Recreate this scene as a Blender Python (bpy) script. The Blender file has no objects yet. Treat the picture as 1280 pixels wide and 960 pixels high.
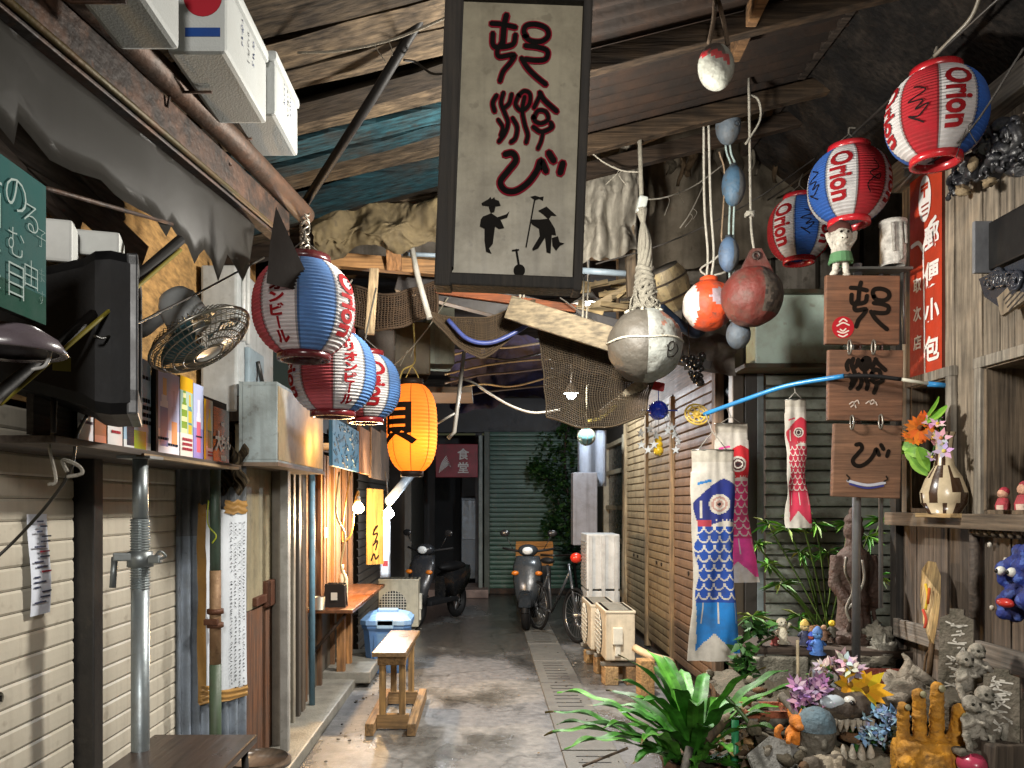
import bpy, bmesh, math, random
from mathutils import Vector as V, Matrix, Euler, noise as NZ

S = bpy.context.scene
D = bpy.data
COL = S.collection
PI = math.pi
RN = random.Random(11)
CZ = 1.6            # eye height; alley runs along +Y


def rad(a): return math.radians(a)


# ------------------------------------------------------------------ camera, light, exposure
cam = D.objects.new('camera', D.cameras.new('camera'))
COL.objects.link(cam)
cam.location = (0, 0, CZ)
cam.rotation_euler = (PI / 2, 0, 0)
cam.data.lens = 28.125
cam.data.sensor_width = 36
cam.data.shift_x = 35 / 1280
cam.data.shift_y = 150 / 1280
cam.data.clip_start = 0.05
cam.data.clip_end = 500
S.camera = cam

wd = D.worlds.new('World')
S.world = wd
wd.use_nodes = True
nt = wd.node_tree
bg = nt.nodes['Background']
sky = nt.nodes.new('ShaderNodeTexSky')
sky.sky_type = 'NISHITA'
sky.sun_disc = False
sky.sun_elevation = rad(4)
sky.sun_rotation = rad(200)
nt.links.new(sky.outputs['Color'], bg.inputs['Color'])
bg.inputs['Strength'].default_value = 0.012


def lamp(name, kind, loc, energy, color, parent=None, **kw):
    l = D.lights.new(name, kind)
    l.energy = energy
    l.color = color
    for k, v in kw.items():
        setattr(l, k, v)
    o = D.objects.new(name, l)
    COL.objects.link(o)
    o.location = loc
    if parent is not None:
        o.parent = parent
        o.location = V(loc) - parent.location
    return o


moon = lamp('moon', 'SUN', (0, 0, 12), 0.01, (0.75, 0.85, 1.0))
moon.data.angle = rad(0.5)
moon.rotation_euler = (rad(35), 0, rad(20))

S.view_settings.view_transform = 'Standard'
S.view_settings.look = 'None'
S.view_settings.exposure = 0.0
S.view_settings.gamma = 1.0
S.cycles.use_denoising = True
S.cycles.max_bounces = 6
S.cycles.diffuse_bounces = 3
S.cycles.glossy_bounces = 3
S.cycles.transmission_bounces = 5
S.cycles.transparent_max_bounces = 8
S.cycles.sample_clamp_indirect = 3.0
S.cycles.caustics_reflective = False
S.cycles.caustics_refractive = False


# ------------------------------------------------------------------ helpers
def P(px, py, Y):
    """place seen at a spot of the photograph, Y metres down the alley"""
    return V(((px - 605) / 1000 * Y, Y, CZ + (630 - py) / 1000 * Y))


def PXW(px, py, X):
    Y = X * 1000 / (px - 605)
    return P(px, py, Y)


def h(s, k=1.0):
    o = []
    for i in (0, 2, 4):
        v = int(s[i:i + 2], 16) / 255
        o.append((v / 12.92 if v <= 0.04045 else ((v + 0.055) / 1.055) ** 2.4) * k)
    return tuple(o)


def smooth_pts(pts, n=6):
    """Catmull-Rom through points"""
    p = [V(q) for q in pts]
    if len(p) < 3:
        return p
    out = []
    q = [p[0] * 2 - p[1]] + p + [p[-1] * 2 - p[-2]]
    for i in range(1, len(q) - 2):
        a, b, c, d = q[i - 1], q[i], q[i + 1], q[i + 2]
        for k in range(n):
            t = k / n
            out.append(0.5 * (2 * b + (c - a) * t + (2 * a - 5 * b + 4 * c - d) * t * t + (3 * b - a - 3 * c + d) * t ** 3))
    out.append(p[-1])
    return out


_tc = {}


def text_geo(s, size, bold):
    k = (s, size, bold)
    if k not in _tc:
        cu = D.curves.new('t', 'FONT')
        cu.body = s
        cu.size = size
        cu.align_x = 'CENTER'
        cu.align_y = 'CENTER'
        cu.resolution_u = 3
        cu.offset = bold
        ob = D.objects.new('t', cu)
        COL.objects.link(ob)
        bpy.context.view_layer.update()
        me = D.meshes.new_from_object(ob.evaluated_get(bpy.context.evaluated_depsgraph_get()))
        vs = [v.co.copy() for v in me.vertices]
        if vs:
            cx = (min(v.x for v in vs) + max(v.x for v in vs)) / 2
            cy = (min(v.y for v in vs) + max(v.y for v in vs)) / 2
            for v in vs:
                v.x -= cx
                v.y -= cy
        _tc[k] = (vs, [tuple(p.vertices) for p in me.polygons])
        D.objects.remove(ob)
        D.curves.remove(cu)
        D.meshes.remove(me)
    return _tc[k]


def frame(o, x, y):
    """matrix with origin o, local x and y axes in the world"""
    x = V(x).normalized()
    z = x.cross(V(y)).normalized()
    y = z.cross(x)
    m = Matrix((x, y, z)).transposed().to_4x4()
    m.translation = V(o)
    return m


class B:
    """collects shapes of one mesh; self.c is the surface's own colour"""

    def __init__(self, c=(0.5, 0.5, 0.5)):
        self.bm = bmesh.new()
        self.cl = self.bm.loops.layers.float_color.new('Col')
        self.c = c

    def v(self, p): return self.bm.verts.new(V(p))

    def f(self, vs, c=None, sm=False):
        try:
            fc = self.bm.faces.new(vs)
        except ValueError:
            return None
        c = c or self.c
        for l in fc.loops:
            l[self.cl] = (c[0], c[1], c[2], 1)
        fc.smooth = sm
        return fc

    def poly(self, pts, c=None): return self.f([self.v(p) for p in pts], c)

    def box(self, c, s, rot=None, bev=0.0, col=None, M=None):
        m = Matrix.Translation(V(c))
        if rot is not None:
            m = m @ Euler(rot).to_matrix().to_4x4()
        if M is not None:
            m = M @ m
        x, y, z = s[0] / 2, s[1] / 2, s[2] / 2
        vs = [self.v(m @ V((a * x, b * y, d * z))) for a in (-1, 1) for b in (-1, 1) for d in (-1, 1)]
        fs = []
        for q in ((0, 1, 3, 2), (4, 6, 7, 5), (0, 4, 5, 1), (2, 3, 7, 6), (0, 2, 6, 4), (1, 5, 7, 3)):
            fs.append(self.f([vs[i] for i in q], col))
        if bev > 0:
            es = list({e for fc in fs for e in fc.edges})
            bmesh.ops.bevel(self.bm, geom=es, offset=min(bev, x * .9, y * .9, z * .9), segments=2, affect='EDGES', profile=0.6)
        return self

    def board(self, a, b, w, t, up=(0, 0, 1), bev=0.004, col=None, jag=0):
        """plank from a to b, w wide (along up x axis), t thick"""
        a, b = V(a), V(b)
        x = (b - a)
        L = x.length
        x.normalize()
        z = V(up)
        y = z.cross(x).normalized()
        z = x.cross(y)
        m = Matrix((x, y, z)).transposed().to_4x4()
        m.translation = (a + b) / 2
        return self.box((0, 0, 0), (L, t, w), None, bev, col, m)

    def tube(self, pts, r, n=8, cap=True, col=None, sm=True):
        pts = [V(p) for p in pts]
        k = len(pts)
        rs = r if isinstance(r, (list, tuple)) else [r] * k
        t = [(pts[min(i + 1, k - 1)] - pts[max(i - 1, 0)]).normalized() for i in range(k)]
        u = t[0].orthogonal().normalized()
        rings = []
        for i in range(k):
            u = (u - t[i] * u.dot(t[i]))
            if u.length < 1e-6:
                u = t[i].orthogonal()
            u.normalize()
            w = t[i].cross(u)
            rings.append([self.v(pts[i] + (u * math.cos(2 * PI * j / n) + w * math.sin(2 * PI * j / n)) * rs[i]) for j in range(n)])
        for i in range(k - 1):
            for j in range(n):
                self.f([rings[i][j], rings[i][(j + 1) % n], rings[i + 1][(j + 1) % n], rings[i + 1][j]], col, sm)
        if cap:
            self.f(rings[0][::-1], col)
            self.f(rings[-1], col)
        return self

    def lathe(self, prof, c=(0, 0, 0), n=24, M=None, col=None, sm=True, colf=None):
        m = Matrix.Translation(V(c))
        if M is not None:
            m = m @ M
        rings = []
        for (r, z) in prof:
            if r < 1e-5:
                rings.append([self.v(m @ V((0, 0, z)))])
            else:
                rings.append([self.v(m @ V((r * math.cos(2 * PI * j / n), r * math.sin(2 * PI * j / n), z))) for j in range(n)])
        for i in range(len(prof) - 1):
            a, b = rings[i], rings[i + 1]
            for j in range(n):
                cc = colf(j / n, i / (len(prof) - 1)) if colf else col
                if len(a) == 1 and len(b) == 1:
                    continue
                if len(a) == 1:
                    self.f([a[0], b[(j + 1) % n], b[j]][::-1], cc, sm)
                elif len(b) == 1:
                    self.f([a[j], a[(j + 1) % n], b[0]], cc, sm)
                else:
                    self.f([a[j], a[(j + 1) % n], b[(j + 1) % n], b[j]], cc, sm)
        return self

    def ell(self, c, r, nu=20, nv=12, M=None, colf=None, col=None, lump=0, seed=0, freq=3):
        """ellipsoid; colf(direction) -> colour; lump pushes it in and out"""
        if not isinstance(r, (tuple, list)):
            r = (r, r, r)
        m = Matrix.Translation(V(c))
        if M is not None:
            m = m @ M

        def pt(i, j):
            th = PI * i / nv
            ph = 2 * PI * j / nu
            d = V((math.sin(th) * math.cos(ph), math.sin(th) * math.sin(ph), math.cos(th)))
            k = 1 + (lump * NZ.noise(d * freq + V((seed * 3.1, seed, 0))) if lump else 0)
            return d, m @ V((d.x * r[0] * k, d.y * r[1] * k, d.z * r[2] * k))
        top = self.v(pt(0, 0)[1])
        bot = self.v(pt(nv, 0)[1])
        rows = [[pt(i, j) for j in range(nu)] for i in range(1, nv)]
        vr = [[self.v(q[1]) for q in row] for row in rows]
        for j in range(nu):
            k = (j + 1) % nu
            self.f([top, vr[0][j], vr[0][k]], colf(rows[0][j][0]) if colf else col, True)
            self.f([bot, vr[-1][k], vr[-1][j]], colf(rows[-1][j][0]) if colf else col, True)
            for i in range(nv - 2):
                d = rows[i][j][0] + rows[i + 1][k][0]
                self.f([vr[i][j], vr[i + 1][j], vr[i + 1][k], vr[i][k]], colf(d.normalized()) if colf else col, True)
        return self

    def grid(self, fn, nu, nv, colf=None, closeu=False, sm=True, thick=0):
        """fn(u,v) -> point; colf(u,v) -> colour or None for a hole"""
        cols = nu if closeu else nu + 1
        vs = {}

        def gv(i, j):
            i = i % cols if closeu else i
            if (i, j) not in vs:
                vs[(i, j)] = self.v(fn(i / nu, j / nv))
            return vs[(i, j)]
        fs = []
        for j in range(nv):
            for i in range(nu):
                c = colf((i + .5) / nu, (j + .5) / nv) if colf else self.c
                if c is None:
                    continue
                fs.append(self.f([gv(i, j), gv(i + 1, j), gv(i + 1, j + 1), gv(i, j + 1)], c, sm))
        if thick:
            self.solid([q for q in fs if q], thick)
        return self

    def solid(self, fs, t):
        bmesh.ops.solidify(self.bm, geom=fs, thickness=t)

    def prism(self, pts, M, depth, col=None, sm=False):
        """outline in local xy, thickness along local z"""
        a = [self.v(M @ V((p[0], p[1], 0))) for p in pts]
        b = [self.v(M @ V((p[0], p[1], depth))) for p in pts]
        n = len(pts)
        self.f(a[::-1], col)
        self.f(b, col)
        for i in range(n):
            self.f([a[i], a[(i + 1) % n], b[(i + 1) % n], b[i]], col, sm)
        return self

    def stroke(self, pts, w, M, t=0.002, col=None, n=5, w2=None, smooth=True):
        """brush stroke: flat ribbon in local xy with round ends and own thickness t"""
        q = smooth_pts([V((p[0], p[1], 0)) for p in pts], n) if smooth and len(pts) > 2 else [V((p[0], p[1], 0)) for p in pts]
        k = len(q)
        L, Rr = [], []
        for i in range(k):
            d = (q[min(i + 1, k - 1)] - q[max(i - 1, 0)]).normalized()
            s = V((-d.y, d.x, 0))
            ww = w if w2 is None else w + (w2 - w) * i / max(1, k - 1)
            L.append(q[i] + s * ww / 2)
            Rr.append(q[i] - s * ww / 2)
        d0 = (q[0] - q[1]).normalized() * w * .4
        d1 = (q[-1] - q[-2]).normalized() * (w2 or w) * .4
        s0 = (L[0] - Rr[0]) * .25
        s1 = (L[-1] - Rr[-1]) * .25
        L = [q[0] + d0 + s0] + L + [q[-1] + d1 + s1]
        Rr = [q[0] + d0 - s0] + Rr + [q[-1] + d1 - s1]
        va = [self.v(M @ (p + V((0, 0, t)))) for p in L]
        vb = [self.v(M @ (p + V((0, 0, t)))) for p in Rr]
        for i in range(len(L) - 1):
            self.f([va[i], vb[i], vb[i + 1], va[i + 1]], col)
        return self

    def text(self, s, size, M, bold=0.0, t=0.002, col=None, warp=None, sx=1.0, edge=None):
        vs, fs = text_geo(s, size, bold)
        tb = bmesh.new()
        vv = [tb.verts.new((v.x * sx, v.y, 0)) for v in vs]
        for q in fs:
            try:
                tb.faces.new([vv[i] for i in q])
            except ValueError:
                pass
        if edge:
            bmesh.ops.triangulate(tb, faces=tb.faces[:])
            for _ in range(3):
                es = [e for e in tb.edges if e.calc_length() > edge]
                if not es:
                    break
                bmesh.ops.subdivide_edges(tb, edges=es, cuts=1)
                bmesh.ops.triangulate(tb, faces=[f for f in tb.faces if len(f.verts) > 3])
        mp = {}
        for v in tb.verts:
            mp[v] = self.v(warp(v.co.x, v.co.y) if warp else M @ V((v.co.x, v.co.y, t)))
        for q in tb.faces:
            self.f([mp[v] for v in q.verts], col)
        tb.free()
        return self

    def vtext(self, s, size, M, step=None, **kw):
        """characters stacked downward, centred"""
        step = step or size * 1.05
        n = len(s)
        for i, ch in enumerate(s):
            m = M @ Matrix.Translation((0, (n - 1) / 2 * step - i * step, 0))
            if ch == 'ー':
                m = m @ Matrix.Rotation(-PI / 2, 4, 'Z')
            self.text(ch, size, m, **kw)
        return self


WM = {}


def tag(o, label=None, cat=None, group=None, kind=None):
    if label:
        o['label'] = label
    if cat:
        o['category'] = cat
    if group:
        o['group'] = group
    o_kind = kind or ('thing' if cat else None)
    if o_kind:
        o['kind'] = o_kind
    return o


def thing(name, label, cat, loc=(0, 0, 0), group=None, rot=(0, 0, 0)):
    o = D.objects.new(name, None)
    COL.objects.link(o)
    o.empty_display_size = 0.1
    o.location = V(loc)
    o.rotation_euler = rot
    WM[o] = Matrix.Translation(V(loc)) @ Euler(rot).to_matrix().to_4x4()
    return tag(o, label, cat, group)


def link(name, b, mats, parent=None, local=False, label=None, auto=None):
    me = D.meshes.new(name)
    if parent is not None and not local:
        b.bm.transform(WM[parent].inverted())
    b.bm.normal_update()
    b.bm.to_mesh(me)
    b.bm.free()
    for m in (mats if isinstance(mats, (list, tuple)) else [mats]):
        me.materials.append(m)
    o = D.objects.new(name, me)
    COL.objects.link(o)
    if parent is not None:
        o.parent = parent
        WM[o] = WM[parent]
    if label:
        o['label'] = label
    return o


def single(name, b, mat, label=None, cat=None, group=None, kind=None):
    """a thing that is one mesh; origin at the middle of its base"""
    vs = b.bm.verts
    lo = V((min(v.co.x for v in vs), min(v.co.y for v in vs), min(v.co.z for v in vs)))
    hi = V((max(v.co.x for v in vs), max(v.co.y for v in vs), max(v.co.z for v in vs)))
    c = V(((lo.x + hi.x) / 2, (lo.y + hi.y) / 2, lo.z))
    bmesh.ops.translate(b.bm, verts=vs[:], vec=-c)
    o = link(name, b, mat)
    o.location = c
    WM[o] = Matrix.Translation(c)
    return tag(o, label, cat, group, kind)


def struct(name, b, mat):
    o = link(name, b, mat)
    o['kind'] = 'structure'
    return o


def dup(root, loc, label=None, rotz=None, scale=None):
    r = root.copy()
    COL.objects.link(r)
    r.location = loc
    if rotz is not None:
        r.rotation_euler[2] = rotz
    if scale is not None:
        r.scale = (scale,) * 3
    if label:
        r['label'] = label
    for ch in list(root.children):
        c = ch.copy()
        COL.objects.link(c)
        c.parent = r
        for g in ch.children:
            d = g.copy()
            COL.objects.link(d)
            d.parent = c
    return r


# ------------------------------------------------------------------ materials: colour comes from the mesh's own 'Col'
def mat(name, rough=0.6, metal=0.0, dirt=0.35, dscale=6.0, dcol=(0.05, 0.04, 0.03), bump=0.15, bscale=40.0,
        stretch=None, grain=0.0, spec=0.5, trans=0.0, sub=0.0, alpha=1.0, rough_var=0.15, spot=0.0, coat=0.0, streak=0.0):
    m = D.materials.new(name)
    m.use_nodes = True
    n = m.node_tree.nodes
    L = m.node_tree.links
    bs = n['Principled BSDF']
    at = n.new('ShaderNodeAttribute')
    at.attribute_name = 'Col'
    tc = n.new('ShaderNodeTexCoord')
    src = tc.outputs['Object']
    if stretch:
        mp = n.new('ShaderNodeMapping')
        mp.inputs['Scale'].default_value = stretch
        L.new(src, mp.inputs['Vector'])
        gsrc = mp.outputs['Vector']
    else:
        gsrc = src
    n1 = n.new('ShaderNodeTexNoise')
    n1.inputs['Scale'].default_value = dscale
    n1.inputs['Detail'].default_value = 8
    n1.inputs['Roughness'].default_value = 0.65
    L.new(src, n1.inputs['Vector'])
    cr = n.new('ShaderNodeValToRGB')
    cr.color_ramp.elements[0].position = 0.42
    cr.color_ramp.elements[1].position = 0.68
    L.new(n1.outputs['Fac'], cr.inputs['Fac'])
    mu = n.new('ShaderNodeMath')
    mu.operation = 'MULTIPLY'
    mu.inputs[1].default_value = dirt
    L.new(cr.outputs['Color'], mu.inputs[0])
    mx = n.new('ShaderNodeMix')
    mx.data_type = 'RGBA'
    L.new(mu.outputs[0], mx.inputs[0])
    L.new(at.outputs['Color'], mx.inputs[6])
    mx.inputs[7].default_value = (*dcol, 1)
    out = mx.outputs[2]
    n2 = n.new('ShaderNodeTexNoise')
    n2.inputs['Scale'].default_value = bscale
    n2.inputs['Detail'].default_value = 6
    L.new(gsrc, n2.inputs['Vector'])
    if grain:
        r2 = n.new('ShaderNodeMapRange')
        r2.inputs[1].default_value = 0.3
        r2.inputs[2].default_value = 0.7
        r2.inputs[3].default_value = 1 - grain
        r2.inputs[4].default_value = 1 + grain * .6
        L.new(n2.outputs['Fac'], r2.inputs[0])
        vm = n.new('ShaderNodeVectorMath')
        vm.operation = 'SCALE'
        L.new(out, vm.inputs[0])
        L.new(r2.outputs[0], vm.inputs['Scale'])
        out = vm.outputs[0]
    if spot:
        n3 = n.new('ShaderNodeTexNoise')
        n3.inputs['Scale'].default_value = dscale * 3.3
        n3.inputs['Detail'].default_value = 10
        L.new(src, n3.inputs['Vector'])
        c3 = n.new('ShaderNodeValToRGB')
        c3.color_ramp.elements[0].position = 0.62
        c3.color_ramp.elements[1].position = 0.70
        L.new(n3.outputs['Fac'], c3.inputs['Fac'])
        m3 = n.new('ShaderNodeMath')
        m3.operation = 'MULTIPLY'
        m3.inputs[1].default_value = spot
        L.new(c3.outputs['Color'], m3.inputs[0])
        x3 = n.new('ShaderNodeMix')
        x3.data_type = 'RGBA'
        L.new(m3.outputs[0], x3.inputs[0])
        L.new(out, x3.inputs[6])
        x3.inputs[7].default_value = (*dcol, 1)
        out = x3.outputs[2]
    if streak:
        m4 = n.new('ShaderNodeMapping')
        m4.inputs['Scale'].default_value = (22, 22, 1.3)
        L.new(src, m4.inputs['Vector'])
        n4 = n.new('ShaderNodeTexNoise')
        n4.inputs['Scale'].default_value = 1.0
        n4.inputs['Detail'].default_value = 7
        L.new(m4.outputs['Vector'], n4.inputs['Vector'])
        c4 = n.new('ShaderNodeValToRGB')
        c4.color_ramp.elements[0].position = 0.5
        c4.color_ramp.elements[1].position = 0.75
        L.new(n4.outputs['Fac'], c4.inputs['Fac'])
        m5 = n.new('ShaderNodeMath')
        m5.operation = 'MULTIPLY'
        m5.inputs[1].default_value = streak
        L.new(c4.outputs['Color'], m5.inputs[0])
        x5 = n.new('ShaderNodeMix')
        x5.data_type = 'RGBA'
        L.new(m5.outputs[0], x5.inputs[0])
        L.new(out, x5.inputs[6])
        x5.inputs[7].default_value = (*[q * .8 for q in dcol], 1)
        out = x5.outputs[2]
    L.new(out, bs.inputs['Base Color'])
    rr = n.new('ShaderNodeMapRange')
    rr.inputs[3].default_value = max(0.02, rough - rough_var)
    rr.inputs[4].default_value = min(1, rough + rough_var)
    L.new(n1.outputs['Fac'], rr.inputs[0])
    L.new(rr.outputs[0], bs.inputs['Roughness'])
    bs.inputs['Metallic'].default_value = metal
    bs.inputs['Specular IOR Level'].default_value = spec
    bs.inputs['Transmission Weight'].default_value = trans
    bs.inputs['Coat Weight'].default_value = coat
    bs.inputs['Coat Roughness'].default_value = 0.15
    if sub:
        bs.inputs['Subsurface Weight'].default_value = sub
        bs.inputs['Subsurface Radius'].default_value = (0.02, 0.015, 0.01)
    if bump:
        bp = n.new('ShaderNodeBump')
        bp.inputs['Strength'].default_value = bump
        bp.inputs['Distance'].default_value = 0.01
        L.new(n2.outputs['Fac'], bp.inputs['Height'])
        L.new(bp.outputs['Normal'], bs.inputs['Normal'])
    return m


def translucent(name, t=0.5, rough=0.8, dirt=0.2):
    """thin paper or cloth: some light passes through"""
    m = mat(name, rough=rough, dirt=dirt, dscale=9, bump=0.08, bscale=90)
    n = m.node_tree.nodes
    L = m.node_tree.links
    bs = n['Principled BSDF']
    tr = n.new('ShaderNodeBsdfTranslucent')
    L.new(bs.inputs['Base Color'].links[0].from_socket, tr.inputs['Color'])
    ms = n.new('ShaderNodeMixShader')
    ms.inputs[0].default_value = t
    L.new(bs.outputs[0], ms.inputs[1])
    L.new(tr.outputs[0], ms.inputs[2])
    L.new(ms.outputs[0], n['Material Output'].inputs['Surface'])
    return m


def emit(name, strength):
    m = D.materials.new(name)
    m.use_nodes = True
    n = m.node_tree.nodes
    L = m.node_tree.links
    n.remove(n['Principled BSDF'])
    e = n.new('ShaderNodeEmission')
    at = n.new('ShaderNodeAttribute')
    at.attribute_name = 'Col'
    L.new(at.outputs['Color'], e.inputs['Color'])
    e.inputs['Strength'].default_value = strength
    L.new(e.outputs[0], n['Material Output'].inputs['Surface'])
    return m


PAINT = mat('worn_paint', rough=0.5, dirt=0.4, dscale=7, spot=0.35, streak=0.35)
CLEAN = mat('smooth_plastic', rough=0.42, dirt=0.25, dscale=9, bump=0.06, spot=0.15, streak=0.22)
DARKP = mat('dusty_black_plastic', rough=0.6, spec=0.2, dirt=0.3, dcol=(0.022, 0.02, 0.018), bump=0.1)
GLOSS = mat('glossy_enamel', rough=0.26, dirt=0.3, dscale=11, bump=0.1, rough_var=0.12)
SHUT = mat('shutter_paint', rough=0.42, dirt=0.16, dscale=3.5, dcol=(0.16, 0.12, 0.08), spot=0.35, bump=0.06, bscale=60, streak=0.22)
WOODX = mat('wood_grain_across', rough=0.75, dirt=0.45, dscale=5, grain=0.55, stretch=(3, 60, 60), bscale=1.0, bump=0.5)
WOODY = mat('wood_grain_along', rough=0.75, dirt=0.45, dscale=5, grain=0.55, stretch=(60, 3, 60), bscale=1.0, bump=0.5)
WOODZ = mat('wood_grain_upright', rough=0.75, dirt=0.5, dscale=5, grain=0.6, stretch=(60, 60, 3), bscale=1.0, bump=0.5)
POLISH = mat('varnished_wood', rough=0.3, dirt=0.25, dscale=5, grain=0.45, stretch=(50, 4, 50), bscale=1.0, bump=0.15)
STEEL = mat('galvanised_steel', rough=0.42, metal=0.75, dirt=0.35, dscale=14, dcol=(0.18, 0.16, 0.13), bump=0.08, spot=0.2)
RUST = mat('rusty_iron', rough=0.6, metal=0.35, dirt=0.75, dscale=9, dcol=(0.11, 0.05, 0.025), bump=0.4, spot=0.5)
WIRE = mat('chrome_wire', rough=0.3, metal=0.9, dirt=0.3, dcol=(0.08, 0.06, 0.04), bump=0)
STONE = mat('weathered_stone', rough=0.95, spec=0.2, dirt=0.75, dscale=14, dcol=(0.05, 0.05, 0.035), bump=1.0, bscale=70, spot=0.6)
CLAY = mat('fired_clay', rough=0.75, dirt=0.6, dscale=16, bump=0.8, bscale=60, spot=0.5)
ROPE = mat('rope_fibre', rough=0.95, dirt=0.4, dscale=30, bump=0.8, bscale=160)
NETM = mat('net_twine', rough=0.95, dirt=0.3, dscale=14, bump=0.2)
CLOTH = mat('woven_cloth', rough=0.85, dirt=0.2, dscale=6, bump=0.2, bscale=220)
TARP = mat('dirty_tarpaulin', rough=0.85, spec=0.12, streak=0.5, dirt=0.8, dscale=4, dcol=(0.05, 0.04, 0.028), bump=0.5, bscale=18, spot=0.6)
PAPER = mat('printed_paper', rough=0.55, dirt=0.12, dscale=8, bump=0.04)
POSTER = mat('laminated_poster', rough=0.25, dirt=0.08, dscale=8, bump=0.12, bscale=9, rough_var=0.05, coat=0.2)
LEAF = mat('leaf', rough=0.52, spec=0.3, dirt=0.5, dscale=10, dcol=(0.01, 0.035, 0.006), bump=0.25, bscale=30, rough_var=0.12)
INK = mat('ink', rough=0.8, dirt=0.12, bump=0, spec=0.1)
TAN = mat('tan_render', rough=0.95, dirt=0.45, dscale=4, dcol=(0.12, 0.07, 0.025), grain=0.5, stretch=(40, 14, 40), bscale=1.0, bump=1.0)
FOAM = mat('styrofoam', rough=0.7, dirt=0.3, dscale=5, dcol=(0.3, 0.3, 0.28), bump=0.15, bscale=150)
LPAPER = translucent('lantern_paper', 0.4, .9, .35)
BUOY = mat('weathered_buoy', rough=0.62, dirt=0.75, dscale=9, dcol=(0.06, 0.05, 0.038), bump=0.6, bscale=34, spot=0.75)
PLANKY = mat('old_roof_boards', rough=0.85, spec=0.15, dirt=0.9, dscale=4.5, dcol=(0.018, 0.014, 0.011), grain=0.75, stretch=(3, 50, 50), bscale=1.0, bump=0.8, spot=0.5)


def glassy(name, col, rough=0.05):
    m = D.materials.new(name)
    m.use_nodes = True
    b = m.node_tree.nodes['Principled BSDF']
    b.inputs['Base Color'].default_value = (*col, 1)
    b.inputs['Roughness'].default_value = rough
    b.inputs['Transmission Weight'].default_value = 0.6
    b.inputs['Coat Weight'].default_value = 0.6
    t = m.node_tree.nodes.new('ShaderNodeTexNoise')
    t.inputs['Scale'].default_value = 25
    bp = m.node_tree.nodes.new('ShaderNodeBump')
    bp.inputs['Strength'].default_value = 0.1
    m.node_tree.links.new(t.outputs['Fac'], bp.inputs['Height'])
    m.node_tree.links.new(bp.outputs['Normal'], b.inputs['Normal'])
    return m
CHALK = mat('matt_board', rough=0.95, spec=0.08, dirt=0.4, dscale=5, dcol=(0.10, 0.13, 0.12), bump=0.05)
TIN = mat('old_tin_sheet', rough=0.75, spec=0.2, metal=0.15, dirt=0.8, dscale=5, dcol=(0.035, 0.02, 0.013), bump=0.3, spot=0.5)
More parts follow.
